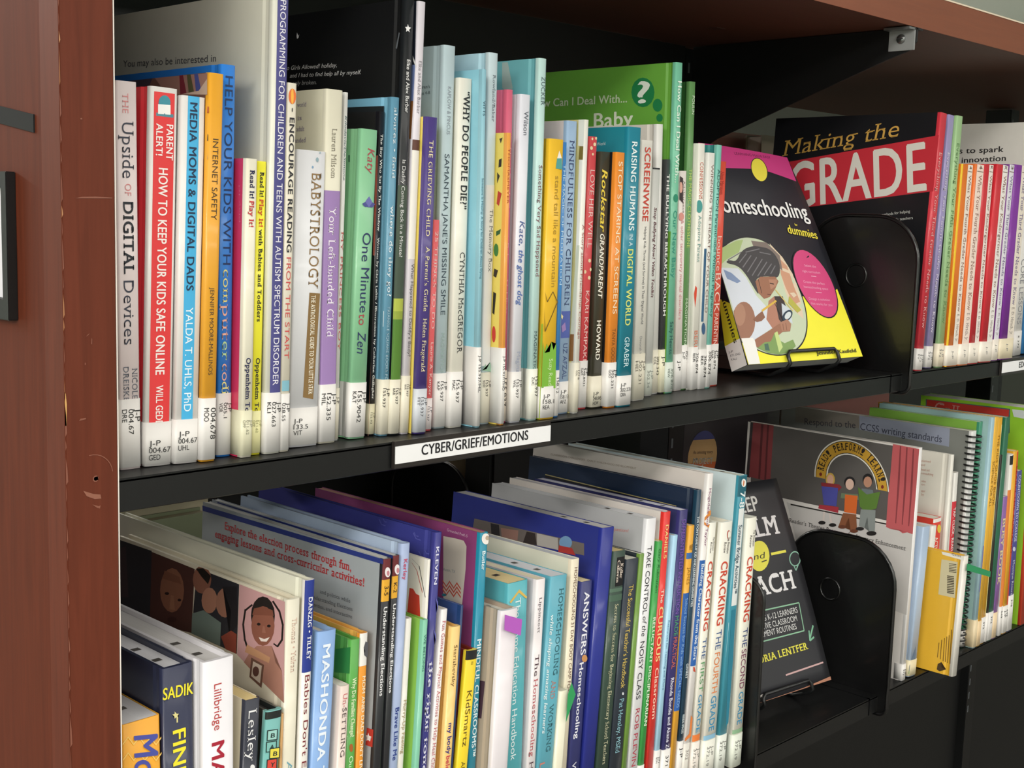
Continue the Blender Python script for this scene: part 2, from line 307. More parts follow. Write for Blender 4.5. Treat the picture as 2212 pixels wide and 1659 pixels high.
('book', 'book', 'thin black picture book whose small white title runs THE BOY WHO SAT BY THE WINDOW', 'A', 'hc', (209.23, 27.5, 0.12), 0.0253, 4.87, 227.3, 225, '17171c', '1a1718', 'd9d5c8', [
  ('S', 't', 'The Boy Who Sat By The Window', 1.46, 211.8, 1.46, 144.7, 1.95, 'e8e8e4', 'sb'),
  ('S', 't', 'Written by Chris Loftis / Illustrations by Catherine Gallagher', 1.56, 140.5, 1.56, 26.3, 1.75, 'd8d8d4', 'sb'),
  ('L', 'p', [(-2.4, 197), (0, 197), (0, 127.9), (-1.7, 127.7)], 'df6f62'),
  ('L', 'p', [(0, 54.2), (0, 54.4), (0, 0.2), (-0.5, 0)], 'e3a184'),
  ], ['V', ['J-P', '155.93'], 22.9, 'cfc9ac', 6.0, '6a6a5a']),
('book', 'book', 'blue-grey hardcover framed in light blue reading WHERE DO THEY GO', 'A', 'hc', (214.5, 21.24, 0.19), 0.0259, 7.16, 237.3, 220, '5f93ad', '6fa3bd', 'd9d5c8', [
  ('S', 't', 'alvarez • field', 2.08, 230.1, 2.08, 181.6, 3.01, 'dfe9ee', 's'),
  ('S', 't', 'where do they go?', 1.79, 163.1, 1.79, 99.5, 3.58, 'e8f0f4', 's'),
  ('S', 't', 'TRIANGLE SQUARE BOOKS FOR', 2.51, 92.3, 2.51, 37.2, 2.15, 'a9c4d2', 's'),
  ('S', 'p', [(0, 89.1), (0.14, 89.1), (0.14, 78), (0, 78)], 'dfe5e8'),
  ('L', 'p', [(-48.8, 231.9), (-8, 231.3), (-7.2, 79.4), (-46.6, 76.3)], '1c2226'),
  ], ['V', ['J-P', '155.937'], 40.5, 'ded8c6', 12.0, '2a2a2a']),
('book', 'book', 'tall black picture book with white stars and a green grass band near its foot', 'A', 'hc', (222.06, 19.38, 0.22), 0.0259, 8.52, 304.4, 240, '1b1f22', '141517', 'd9d5c8', [
  ('S', 'p', [(2.37, 287.4), (3.3, 285.6), (5.43, 285.3), (3.81, 283.8), (4.33, 282), (2.58, 283), (0.96, 281.9), (1.28, 283.8), (-0.05, 285.1), (2.04, 285.5)], 'e8e8ea'),
  ('S', 't', 'Elke and Alex Barber', 2.73, 263.5, 2.73, 227.2, 3.07, 'dcdcdc', 'b'),
  ('S', 't', 'Is Daddy Coming Back in a Minute?', 2.05, 194.7, 2.05, 127.1, 3.07, 'dcdcdc', ''),
  ('S', 'p', [(0, 177.1), (8.52, 177.1), (8.52, 97.8), (0, 97.8)], '3f4e40'),
  ('S', 'p', [(0, 97.8), (8.52, 97.8), (8.52, 88.9), (0, 88.9)], 'a9b548'),
  ('S', 'p', [(0, 88.9), (8.52, 88.9), (8.52, 83), (0, 83)], '8fa03c'),
  ('S', 'p', [(0, 83), (8.52, 83), (8.52, 40.1), (0, 40.1)], '4f7a2a'),
  ('L', 'p', [(-124.5, 291.1), (-122.6, 288.2), (-121.5, 289.5), (-122.5, 286.9), (-124.2, 286.3), (-124.9, 288.4)], 'd8d8da'),
  ('L', 't', 'No Girls Allowed! holiday,', -141, 263.9, -74.3, 262.4, 3.1, 'd4d4d4', 'i'),
  ('L', 't', 'and I had to find help all by myself.', -131.8, 257.9, -46, 255.8, 3, 'd4d4d4', 'i'),
  ('L', 't', 'only broken.', -128.5, 252.1, -98.3, 251.3, 3.1, 'a9a9a9', 'i'),
  ('L', 'p', [(-5.7, 281.9), (-4.7, 281.2), (-7.1, 270.6), (-8.6, 271.4)], '5d6268'),
  ], ['V', ['J-P', '155.937', 'BAR'], 40.1, 'ded8c6', 12.0, '2a2a2a']),
('book', 'book', 'tall pale lavender picture book with a brown chair drawn on its cover edge', 'A', 'hc', (231.96, 18.22, 0.19), 0.0299, 6.44, 304.2, 235, 'd9d4dc', 'd5d2c8', 'd9d5c8', [
  ('S', 't', 'Elke and Alex Barber', 1.93, 263.6, 1.93, 227.3, 2.58, '8c8790', 's'),
  ('S', 'p', [(0, 209.3), (6.44, 209.3), (6.44, 201.9), (0, 201.9)], '5e3a30'),
  ('S', 'p', [(0, 201.9), (6.44, 201.9), (6.44, 125.6), (0, 125.6)], 'e8e4dc'),
  ('S', 't', "What Happened to Daddy's Body?", 2.58, 122.3, 2.58, 56.2, 2.58, '55555a', ''),
  ('L', 'p', [(-7.9, 304.2), (-2.5, 304.2), (-1.2, 260.7), (-6.6, 261)], '1c2230'),
  ('L', 'p', [(-6.6, 261), (-1.2, 260.7), (-1.6, 235.9), (-7, 236.1)], '6d7fb0'),
  ('L', 'p', [(-7, 236.1), (-1.6, 235.9), (-2.4, 209.7), (-7.9, 209.8)], '8a5a30'),
  ('L', 'p', [(-4, 267.2), (0, 260.5), (0, 258.6), (-3.9, 264.6)], 'e8e8e8'),
  ], ['V', ['J-P', '155.937', 'BAR'], 42.2, 'ded8c6', 12.0, '2a2a2a']),
('book', 'book', 'purple paperback lettered in yellow THE GRIEVING CHILD', 'A', 'pb', (239.78, 12.54, 0.27), 0.0255, 10.41, 225.4, 160, '4b3c80', 'e4cf68', 'd9d5c8', [
  ('S', 't', 'THE GRIEVING CHILD', 2.81, 209.2, 2.81, 142.1, 3.75, 'efe3b4', 's'),
  ('S', 't', "A Parent's Guide", 3.33, 134.9, 3.33, 88.8, 3.75, 'efe3b4', 's'),
  ('S', 't', 'Helen Fitzgerald', 3.33, 83.5, 3.33, 45.2, 3.75, 'efe3b4', 's'),
  ], ['V', ['J-P', '155.937', 'FIT'], 32.8, 'c9cdd4', 0.0, '5a5a60']),
('book', 'book', 'small coral paperback reading 25 THINGS TO DO beside the purple one', 'A', 'pb', (256.18, 19.47, 0.16), 0.0286, 5.44, 153.8, 160, 'e8656a', 'e8656a', 'd9d5c8', [
  ('S', 't', '25 THINGS TO DO', 1.36, 145.5, 1.36, 75.1, 2.72, 'f2cfcb', 's'),
  ('S', 't', 'Laurie A. Kanyer', 1.49, 65, 1.49, 25.8, 2.45, 'f2cfcb', ''),
  ], ['V', ['J-P', '155.937'], 24.1, 'e6dcdc', 0.0, '6a6a70']),
('book', 'book', 'pale grey-blue hardcover reading SAMANTHA JANE with MISSING SMILE', 'A', 'hc', (267.94, 22.91, 0.09), 0.0081, 11, 278.1, 210, 'b3c6cc', '9dafb6', 'd9d5c8', [
  ('S', 't', 'KAPLOW & PINCUS', 3.85, 249.2, 3.85, 215.4, 3.3, '8a949e', ''),
  ('S', 't', "SAMANTHA JANE'S MISSING SMILE", 2.75, 201.2, 2.75, 84.5, 4.4, '33424e', ''),
  ('S', 't', 'MAGINATION', 3.85, 70.9, 3.85, 39.9, 3.3, '8fa39f', ''),
  ('L', 't', "children's", -30.6, 248.2, -14.4, 248.4, 2.3, '5a666c', ''),
  ('L', 't', 'ages 4-8', -27.4, 243.8, -14.2, 244.1, 2.3, '5a666c', ''),
  ], ['V', ['J-P', '155.937', 'KAP'], 41.3, 'e4e1de', 12.0, '2a2a2a']),
('book', 'book', 'white hardcover asking WHY DO PEOPLE DIE in heavy black serif capitals', 'A', 'hc', (279.35, 19.1, 0.14), 0.0107, 12.74, 256.1, 170, 'e6e4d8', 'dedcc8', 'd9d5c8', [
  ('S', 't', '“WHY DO PEOPLE DIE?”', 3.95, 246.7, 3.95, 162, 6.12, '1b1b1e', 'sb'),
  ('S', 't', 'CYNTHIA MacGREGOR', 5.22, 130.5, 5.22, 55.7, 4.84, '2a2a2c', 's'),
  ], ['V', ['J-P', '155.937', 'MAC'], 41.9, 'e4e1de', 12.0, '2a2a2a']),
('book', 'book', 'narrow sky-blue picture book pulled forward with a wide white label', 'A', 'hc', (297.25, 8.85, 0), -0.0078, 3.8, 262.8, 220, '8fc0cf', '7db2c3', 'd9d5c8', [
  ('S', 't', 'VITTS', 0.76, 240.4, 0.76, 229.8, 2.28, '3a6270', ''),
  ('S', 't', 'Someone Is Missing: A Story for Children About Dying', 0.95, 184.9, 0.95, 111.5, 1.9, '3f7388', ''),
  ], ['V', ['J-P 155.937/MIL'], 60.6, 'e4e1de', 30.0, '2a2a2a']),
('book', 'book', 'pale blue hardcover titled THE MEMORY BOX', 'A', 'hc', (310.7, 17.74, 0), -0.0019, 9.23, 276.9, 220, 'c2d4da', '9dbdc9', 'd9d5c8', [
  ('S', 't', 'Rowland/Baker', 3.69, 261.1, 3.69, 227.1, 2.77, '6a7680', 's'),
  ('S', 'p', [(0, 180.6), (8.87, 180.6), (8.87, 44.8), (0, 44.8)], 'dcdcda'),
  ('S', 't', 'The Memory Box', 3.88, 162.7, 3.88, 115.7, 3.32, '66686c', 's'),
  ('S', 'p', [(-0.2, 41.6), (3.36, 46.3), (4.47, 42.3), (8.25, 47.4), (9.4, 42.7), (9.43, 39.8)], '8fb39a'),
  ], ['V', ['J-P', '155.937', 'ROW'], 39.8, 'ded8c6', 12.0, '2a2a2a']),
('book', 'book', 'yellow book with little black ants and a red tomato on its cover', 'A', 'pb', (320.33, 6.25, 0), -0.0019, 3.57, 219.1, 170, 'e9a24a', 'e8cf62', 'd9d5c8', [
  ('S', 't', 'THOMASMEYER', 0.89, 207.9, 0.89, 167.1, 1.79, 'b0502c', ''),
  ('L', 'p', [(-8.5, 214.8), (-5.1, 215.7), (-6.9, 211.4)], '3a2c20'),
  ('L', 'p', [(-8.4, 199.5), (-5.5, 200.5), (-5.8, 194.4), (-8.7, 193.7)], '2c2018'),
  ('L', 'p', [(-10, 190.3), (-7, 187.6), (-9.7, 182.1)], '3a3020'),
  ('L', 'p', [(-8.6, 176.6), (-4.6, 174.6), (-7.2, 165.3), (-9.7, 167)], 'b8382c'),
  ('L', 'p', [(-9.4, 146.3), (-4.6, 148.2), (-5.4, 144.7), (-9.3, 142.9)], '2f5a30'),
  ('L', 'p', [(-6.5, 132.6), (-6.6, 130.7), (-7.1, 129.1), (-7.8, 128), (-8.8, 127.6), (-9.7, 128), (-10.6, 129), (-11.2, 130.5), (-11.4, 132.4), (-11.3, 134.3), (-10.8, 135.9), (-10.1, 136.9), (-9.1, 137.3), (-8.2, 137), (-7.3, 136), (-6.7, 134.4)], '3f7a3a'),
  ('L', 'p', [(-10.4, 118.5), (-6.4, 117.3), (-8.2, 111.7), (-11.2, 112.9)], '33281c'),
  ('L', 'p', [(-10.8, 101), (-7.8, 99.8), (-9.2, 83.6), (-11.2, 84.9)], '1f1a18'),
  ('L', 'p', [(-7.2, 69), (-7.2, 66.6), (-7.6, 64.5), (-8.2, 63), (-8.9, 62.5), (-9.7, 62.9), (-10.4, 64.2), (-10.9, 66.2), (-11.1, 68.7), (-11.1, 71.1), (-10.7, 73.2), (-10.1, 74.6), (-9.4, 75.1), (-8.6, 74.7), (-7.9, 73.4), (-7.4, 71.4)], 'c8362c'),
  ], ['V', ['J-P 155.937/THO'], 59.0, 'e4e1de', 30.0, '2a2a2a']),
('book', 'book', 'pink book behind the yellow ant book', 'A', 'hc', (327.67, 13.76, 0), -0.0074, 6.32, 251.4, 190, 'd0607a', 'cb6480', 'd9d5c8', [
  ('S', 't', 'Hand Der It Gotz', 1.58, 208.6, 1.58, 153.4, 3.16, 'e2a0b0', ''),
  ('S', 't', 'Paloma Valdivia', 1.74, 137.8, 1.74, 83.3, 2.84, 'e0a0b0', ''),
  ], ['V', ['155.937'], 40.6, 'e8dccd', 12.0, '2a2a2a']),
('book', 'book', 'white book titled KATE, THE GHOST DOG in blue script', 'A', 'hc', (334.39, 9.15, 0.06), 0.0054, 10.56, 248.7, 180, 'dcdde6', 'c9ccd4', 'd9d5c8', [
  ('S', 't', 'Wilson', 3.43, 236.4, 3.43, 218.7, 4.75, '5c626c', ''),
  ('S', 't', 'Kate,', 2.64, 154.7, 2.64, 136.2, 5.28, '4a5f96', 'i'),
  ('S', 't', 'the ghost dog', 2.64, 132.7, 2.64, 90.5, 5.28, '5570b0', 'ib'),
  ('S', 't', 'Magination', 4.22, 54.9, 4.22, 29.8, 4.22, '9aa0b4', ''),
  ], ['V', ['J-P', '155.937', 'WIL'], 39.5, 'e4e1de', 12.0, '2a2a2a']),
('book', 'book', 'mint hardcover with SOMETHING VERY SAD HAPPENED in maroon', 'A', 'hc', (354.57, 8.45, 0), -0.0023, 8.13, 276.9, 220, 'b9d8d4', '5f9aa0', 'd9d5c8', [
  ('S', 't', 'ZUCKER', 2.44, 263.3, 2.44, 242, 4.07, '4a5e66', 's'),
  ('S', 't', 'Something Very Sad Happened', 2.24, 197.2, 2.24, 112.2, 3.66, '83404c', 's'),
  ('S', 't', 'MAGINATION', 2.6, 70.2, 2.6, 34, 2.93, '3b4f58', 's'),
  ('L', 'p', [(-39.7, 275.9), (-33.6, 275.9), (-27.4, 256), (-31.3, 252.7), (-39, 256.6)], '9cb0ac'),
  ], ['V', ['155.937', 'ZUC'], 40.6, 'e8e8dc', 30.0, '2a2a2a']),
('book', 'book', 'yellow hardcover with a heart outline above green grass, STAND TALL LIKE A MOUNTAIN', 'A', 'hc', (364.9, 6.76, 0.11), 0.0068, 15.95, 217.8, 170, 'eabb2e', 'e8b92c', 'd9d5c8', [
  ('S', 'p', [(10.44, 209.4), (13.42, 203.6), (8.14, 203.2)], 'eee8dc'),
  ('S', 'p', [(8.14, 203.2), (13.42, 203.6), (14.42, 195.1), (6.99, 195.4)], '4f9c98'),
  ('S', 't', 'stand tall like a mountain', 6.86, 189.8, 6.86, 104.1, 4.79, 'a8862c', ''),
  ('S', 'p', [(-0.2, 62.9), (-0.2, 57.4), (-0.2, 61.7), (1.99, 52.8), (4.26, 60), (7.82, 53.3), (9.53, 61.2), (12.04, 54.6), (15, 59.6), (16.15, 24.1), (-0.2, 25.4)], '7ab23c'),
  ('S', 'p', [(-0.2, 95.2), (-0.2, 100.5), (-0.2, 100.8), (-0.2, 95.5)], '6a5420'),
  ('S', 'p', [(-0.2, 100.5), (2.65, 92.6), (3.45, 92.7), (-0.2, 100.7)], '6a5420'),
  ('S', 'p', [(3.43, 92.5), (9.38, 100.4), (8.62, 100.6), (2.67, 92.8)], '6a5420'),
  ('S', 'p', [(8.62, 100.4), (14.41, 92.3), (15.18, 92.5), (9.38, 100.6)], '6a5420'),
  ('S', 'p', [(14.39, 92.5), (1.24, 69.7), (2.03, 69.4), (15.2, 92.3)], '6a5420'),
  ('S', 'p', [(2.04, 69.6), (-0.2, 88.2), (-0.2, 88.1), (1.23, 69.5)], '6a5420'),
  ('S', 'p', [(-0.2, 88.1), (-0.2, 95.3), (-0.2, 95.3), (-0.2, 88.2)], '6a5420'),
  ('S', 't', 'Suzy Reading', 7.5, 47.8, 7.5, 20.3, 4.15, 'cfe4b0', ''),
  ('L', 'p', [(-1.7, 75.3), (0, 75.7), (0, 0.6), (-5, 0)], '9cb83a'),
  ], ['H', ['J-P', '158.1', 'REA'], 26.1, 'e4e1de', 12.0, '2a2a2a', 19.9, 7.0]),
('book', 'book', 'slim vivid blue paperback reading THE MAGIC OF MEDITATION', 'A', 'pb', (383.8, 8.84, 0), 0.0010, 4.18, 216.3, 160, '3e83c4', '3e83c4', 'd9d5c8', [
  ('S', 't', 'THE MAGIC OF MEDITATION', 0.84, 199.3, 0.84, 105.6, 2.51, 'bcdcf2', ''),
  ], ['V', ['158.12'], 37.7, 'e4e1de', 12.0, '2a2a2a']),
('book', 'book', 'light blue paperback titled MINDFULNESS FOR CHILDREN with a moon picture', 'A', 'pb', (398.25, 18.08, 0), -0.0003, 11.82, 234.1, 160, '9ab6d4', 'd3c7c8', 'd9d5c8', [
  ('S', 't', 'MINDFULNESS FOR CHILDREN', 3.19, 219.1, 3.19, 88.1, 5.44, '33436e', 's'),
  ('S', 'p', [(0.59, 83.6), (11.23, 83.6), (11.23, 61.9), (0.59, 61.9)], '4f5fa8'),
  ('S', 'p', [(-0.2, 81.6), (2.21, 79.6), (1.23, 77), (-0.2, 78.6)], 'e6dca8'),
  ('S', 'p', [(0.4, 71.5), (4.67, 74.7), (6.08, 68.6), (1.74, 66.6)], '9c7fb8'),
  ('S', 't', 'UZ AFZAL', 3.43, 57.4, 3.43, 28.7, 4.96, '3b4c7a', ''),
  ], ['H', ['J-P', '158.13', 'AFZ'], 26.5, 'e4e1de', 12.0, '2a2a2a', 19.6, 7.5]),
('book', 'book', 'white hardcover with an olive and tan cover edge next to the coral LOVE book', 'A', 'hc', (410.92, 12.81, 0.03), 0.0058, 5.44, 235.7, 170, 'e3e2da', 'b7b07a', 'd9d5c8', [
  ('S', 't', 'A Story about Friendship, Courage', 2.04, 153.1, 2.04, 61.1, 2.45, 'a8605a', ''),
  ('L', 'p', [(-6.2, 235.7), (0, 235.7), (0, 215.1), (-5.6, 215.2)], 'e0e0d6'),
  ('L', 'p', [(-4.1, 214.8), (0, 214.7), (-0.1, 204.2), (-4.5, 204.3)], '7a6a2a'),
  ('L', 'p', [(-3, 136.4), (0, 136.6), (-2.3, 64.8), (-6.3, 64.5)], 'd0d4c0'),
  ('L', 'p', [(-6.3, 64.5), (-2.3, 64.8), (-2.2, 42.9), (-6.7, 42.5)], '8d6238'),
  ], ['V', ['177.8', 'COL'], 41.5, 'ded8c6', 20.0, '2a2a2a']),
('book', 'book', 'coral red paperback lettered LOVE HER WELL with cream dots', 'A', 'pb', (432.61, 26.52, 0.1), 0.0105, 9.73, 224.4, 160, 'db4f55', 'db4f55', 'd9d5c8', [
  ('S', 'p', [(4.14, 222.5), (4.08, 222.1), (3.86, 221.7), (3.5, 221.4), (3.07, 221.3), (2.63, 221.4), (2.24, 221.6), (1.97, 221.9), (1.86, 222.3), (1.92, 222.8), (2.14, 223.1), (2.49, 223.4), (2.93, 223.5), (3.37, 223.5), (3.76, 223.3), (4.03, 222.9)], 'f0d8b0'),
  ('S', 'p', [(8.72, 223.2), (8.66, 222.8), (8.43, 222.4), (8.07, 222.1), (7.64, 222), (7.19, 222.1), (6.8, 222.3), (6.53, 222.6), (6.41, 223), (6.47, 223.5), (6.7, 223.9), (7.06, 224.1), (7.49, 224.2), (7.94, 224.2), (8.33, 224), (8.6, 223.6)], 'f0d8b0'),
  ('S', 'p', [(4.06, 215.1), (3.97, 214.5), (3.63, 214), (3.09, 213.6), (2.44, 213.5), (1.78, 213.5), (1.2, 213.8), (0.8, 214.3), (0.63, 214.8), (0.72, 215.4), (1.06, 215.9), (1.6, 216.3), (2.24, 216.4), (2.91, 216.4), (3.49, 216.1), (3.89, 215.6)], 'f0d8b0'),
  ('S', 'p', [(7.89, 218.3), (7.79, 217.7), (7.45, 217.2), (6.91, 216.9), (6.26, 216.7), (5.59, 216.8), (5.01, 217), (4.61, 217.5), (4.44, 218.1), (4.53, 218.6), (4.87, 219.1), (5.41, 219.5), (6.06, 219.7), (6.73, 219.6), (7.31, 219.3), (7.72, 218.9)], 'f0d8b0'),
  ('S', 'p', [(5.53, 210.3), (5.47, 209.9), (5.24, 209.5), (4.88, 209.2), (4.45, 209.1), (4.01, 209.2), (3.62, 209.4), (3.35, 209.7), (3.23, 210.2), (3.29, 210.6), (3.51, 211), (3.87, 211.2), (4.3, 211.3), (4.75, 211.3), (5.14, 211.1), (5.41, 210.7)], 'f0d8b0'),
  ('S', 't', 'LOVE HER WELL', 2.19, 197.6, 2.19, 134.2, 5.35, 'f0c9c4', ''),
  ('S', 'p', [(7.75, 123.6), (7.66, 123), (7.31, 122.5), (6.77, 122.2), (6.11, 122.1), (5.44, 122.2), (4.85, 122.5), (4.44, 123), (4.27, 123.6), (4.36, 124.2), (4.71, 124.7), (5.25, 125), (5.91, 125.1), (6.59, 125), (7.17, 124.7), (7.58, 124.2)], 'f0d8b0'),
  ('S', 'p', [(8.81, 116.4), (8.76, 115.8), (8.54, 115.3), (8.19, 114.9), (7.75, 114.8), (7.29, 114.9), (6.89, 115.3), (6.61, 115.8), (6.48, 116.3), (6.53, 116.9), (6.75, 117.4), (7.11, 117.8), (7.55, 117.9), (8, 117.8), (8.4, 117.4), (8.69, 116.9)], 'f0d8b0'),
  ('S', 'p', [(2.55, 114.4), (2.45, 113.8), (2.11, 113.4), (1.57, 113), (0.91, 112.9), (0.24, 113), (-0.2, 113.4), (-0.2, 113.8), (-0.2, 114.4), (-0.2, 115), (-0.2, 115.5), (0.06, 115.8), (0.71, 116), (1.38, 115.8), (1.97, 115.5), (2.38, 115)], 'f0d8b0'),
  ('S', 'p', [(8.1, 109.5), (8, 108.9), (7.66, 108.4), (7.11, 108.1), (6.45, 107.9), (5.77, 108.1), (5.19, 108.4), (4.78, 108.9), (4.61, 109.5), (4.7, 110.1), (5.05, 110.6), (5.59, 110.9), (6.25, 111), (6.93, 110.9), (7.51, 110.5), (7.93, 110.1)], 'f0d8b0'),
  ('S', 't', 'KARI KAMPAKIS', 2.68, 98.8, 2.68, 36.2, 4.38, 'f0c9c4', ''),
  ], ['V', ['J-P', '248.8431', 'KAM'], 40.5, 'e4e1de', 12.0, '2a2a2a']),
('book', 'book', 'charcoal paperback lettered ROCKSTAR in yellow script and GRANDPARENT in white', 'A', 'pb', (444.25, 22.86, 0.04), 0.0034, 12.83, 212.7, 160, '3a382c', '3a382c', 'd9d5c8', [
  ('S', 't', 'Rockstar', 2.44, 198.4, 2.44, 147, 6.67, 'e8cf4a', 'ib'),
  ('S', 't', 'GRANDPARENT', 3.08, 145.9, 3.08, 92.2, 5.39, 'eceade', 'ib'),
  ('S', 't', 'HOWARD', 3.21, 74, 3.21, 41, 5.13, 'eceade', 'b'),
  ], ['H', ['J-P', '248.845', 'HOW'], 27.3, 'ded8c6', 12.0, '2a2a2a', 13.9, 2.1]),
('book', 'book', 'orange paperback reading STOP STARING AT SCREENS', 'A', 'pb', (457.49, 17.31, 0.04), 0.0034, 11.57, 212.9, 160, 'e58a2c', '1c1a1c', 'd9d5c8', [
  ('S', 't', 'STOP STARING AT SCREENS', 3.24, 205.4, 3.24, 79.5, 5.09, 'f3e4c8', ''),
  ('S', 't', 'TANYA GOODIN', 3.7, 67, 3.7, 33.8, 4.17, '7a4a20', ''),
  ], ['V', ['J-P', '302.231', 'GOO'], 38.5, 'e4e1de', 12.0, '2a2a2a']),
('book', 'book', 'teal paperback reading RAISING HUMANS IN A DIGITAL WORLD', 'A', 'pb', (470.53, 15.55, 0), -0.0010, 17.15, 234.4, 180, '218297', '1b7686', 'd9d5c8', [
  ('S', 't', 'RAISING HUMANS', 5.15, 222.5, 5.15, 149.1, 6.86, 'e2eef0', 'b'),
  ('S', 't', 'IN A', 6.18, 146.4, 6.18, 136, 4.8, 'cfe4e8', ''),
  ('S', 't', 'DIGITAL WORLD', 5.15, 133.6, 5.15, 69.3, 6.86, 'd8e07a', 'b'),
  ('S', 't', 'GRABER', 5.49, 59.4, 5.49, 33.7, 6.18, 'd0e6ea', ''),
  ('L', 't', 'World', -33.2, 219.2, -24, 219.8, 2.7, 'c6dade', ''),
  ], ['H', ['J-P', '302.231', 'GRA'], 26.6, 'e4e1de', 12.0, '2a2a2a', 20.2, 7.9]),
('book', 'book', 'white paperback with SCREENWISE in tall red capitals', 'A', 'pb', (510.63, 31.58, 0), -0.0070, 15.25, 226.3, 160, 'e6e3da', 'e6e3da', 'd9d5c8', [
  ('S', 't', 'SCREENWISE', 3.81, 220.4, 3.81, 157.1, 7.63, 'cf4a3c', 'b'),
  ('S', 't', 'Helping Kids Thrive (and Survive) in Their Digital World', 6.86, 152.3, 6.86, 67.7, 3.05, '55555a', ''),
  ('S', 't', 'Devorah Heitner', 6.1, 56.7, 6.1, 30.9, 3.05, '8a8a8c', ''),
  ], ['V', ['J-P', '302.231', 'HEI'], 41.5, 'ded8c6', 12.0, '7a766c']),
('video_case', 'video case', 'pale grey video case with a black top edge, STOP BULLYING NOW', 'A', 'hc', (544.84, 45, 0), -0.0083, 9.67, 204.5, 160, 'd3d4d0', 'c9cbc8', 'd9d5c8', [
  ('S', 'p', [(0, 204.5), (9.67, 204.5), (9.67, 203.1), (0, 203.1)], '1a1a1e'),
  ('S', 't', 'Stop Bullying Now! Video Toolkit', 2.61, 169.7, 2.61, 89.2, 3.48, '6a4048', 'ib'),
  ], ['V', ['J-P', '302.34'], 29.7, 'd6dace', 0.0, '8a8f88']),
('book', 'book', 'plain white hardcover behind the grey video case', 'A', 'hc', (560.67, 50, 0), -0.0351, 8.8, 243.3, 200, 'e3e2de', 'c3bdb6', 'd9d5c8', [
  ], ['V', ['302.343', 'COL'], 40.6, 'ded8c6', 12.0, '2a2a2a']),
('book', 'book', 'slim dark grey paperback reading THE BULLYING BREAKTHROUGH in white', 'A', 'pb', (569.88, 48, 0), -0.0250, 6.15, 212.9, 160, '3a3c3e', '3a3c3e', 'd9d5c8', [
  ('S', 't', 'THE BULLYING BREAKTHROUGH', 1.17, 199.9, 1.17, 72, 3.81, 'e8e8e6', 'b'),
  ], ['V', ['J-P'], 40.9, 'e8e4c8', 12.0, '2a2a2a']),
('book', 'book', 'large green picture book asking HOW CAN I DEAL WITH OUR NEW BABY', 'A', 'hc', (576.43, 46.19, 0), -0.0192, 9.87, 298.7, 280, '74bd9e', '5d9438', 'd9d5c8', [
  ('S', 't', 'How Can I Deal With...', 2.71, 282.5, 2.71, 192.4, 5.43, 'dff0e2', 'b'),
  ('S', 'p', [(8.53, 178.8), (8.35, 177.3), (7.67, 176.1), (6.59, 175.3), (5.29, 175), (3.97, 175.3), (2.81, 176.1), (2, 177.3), (1.67, 178.7), (1.85, 180.1), (2.53, 181.4), (3.6, 182.2), (4.89, 182.5), (6.22, 182.2), (7.38, 181.4), (8.19, 180.2)], '2c8a6c'),
  ('S', 't', 'Our New Baby', 2.47, 167.5, 2.47, 106.6, 4.93, '2f8f7c', ''),
  ('S', 't', 'Sally Hewitt', 2.71, 66.2, 2.71, 36.2, 4.44, '1f4a50', ''),
  ('L', 'p', [(-23.6, 273.4), (-24.4, 268.4), (-27.1, 264.2), (-31.4, 261.5), (-36.5, 260.7), (-41.7, 261.9), (-46.3, 265), (-49.4, 269.4), (-50.6, 274.6), (-49.8, 279.7), (-47, 283.9), (-42.6, 286.5), (-37.5, 287.2), (-32.3, 285.9), (-27.8, 282.9), (-24.8, 278.4)], '1c7a45'),
  ('L', 'p', [(-14.1, 261.6), (-14.4, 259.4), (-15.5, 257.6), (-17.3, 256.4), (-19.4, 256), (-21.6, 256.6), (-23.4, 257.9), (-24.7, 259.8), (-25.2, 262), (-24.9, 264.2), (-23.7, 266), (-22, 267.2), (-19.9, 267.6), (-17.7, 267), (-15.9, 265.7), (-14.6, 263.8)], '1c7a45'),
  ('L', 'p', [(-13.2, 250.4), (-13.4, 249), (-14.1, 247.9), (-15.3, 247.2), (-16.7, 247), (-18.1, 247.3), (-19.4, 248.1), (-20.2, 249.2), (-20.6, 250.6), (-20.3, 251.9), (-19.6, 253), (-18.4, 253.8), (-17, 254), (-15.6, 253.7), (-14.3, 252.9), (-13.5, 251.7)], '1c7a45'),
  ('L', 't', '?', -43.2, 264.5, -28.6, 264.8, 19.1, 'dde6da', 'b'),
  ('L', 't', 'How Can I Deal With...', -176.6, 265.9, -55.3, 265.9, 7.4, 'cfdcc0', 'b'),
  ('L', 't', 'Our', -175.9, 239.8, -153.4, 240.6, 10.8, 'c9d8b4', 'b'),
  ('L', 't', 'New', -147.8, 240, -104, 241.5, 11.4, 'c9d8b4', 'b'),
  ('L', 't', 'Baby', -95.3, 243.9, -47.4, 245, 13.2, 'e2e8d4', 'b'),
  ('L', 'p', [(-5.9, 148.6), (0, 148.8), (-1.1, 0), (-7.5, 0)], '6aa63a'),
  ], ['V', ['306.874', 'HEW'], 28.9, 'd5ddd4', 0.0, '6a746c']),
('book', 'book', 'white paperback with & OTHER TEMPORARY MENTAL DISORDERS in pink', 'A', 'pb', (596.73, 51.55, 0), -0.0320, 10.45, 204, 160, 'e6ddd8', 'e6ddd8', 'd9d5c8', [
  ('S', 't', 'Adolescence', 4.81, 195.3, 4.81, 165.7, 2.93, '7d6a6c', 's'),
  ('S', 't', '& other temporary mental disorders', 3.34, 159.3, 3.34, 67.2, 3.76, 'cf8a90', ''),
  ('S', 'p', [(-0.2, 199.3), (4.46, 197.3), (5.45, 174.2), (-0.2, 178.4)], '3a2c30'),
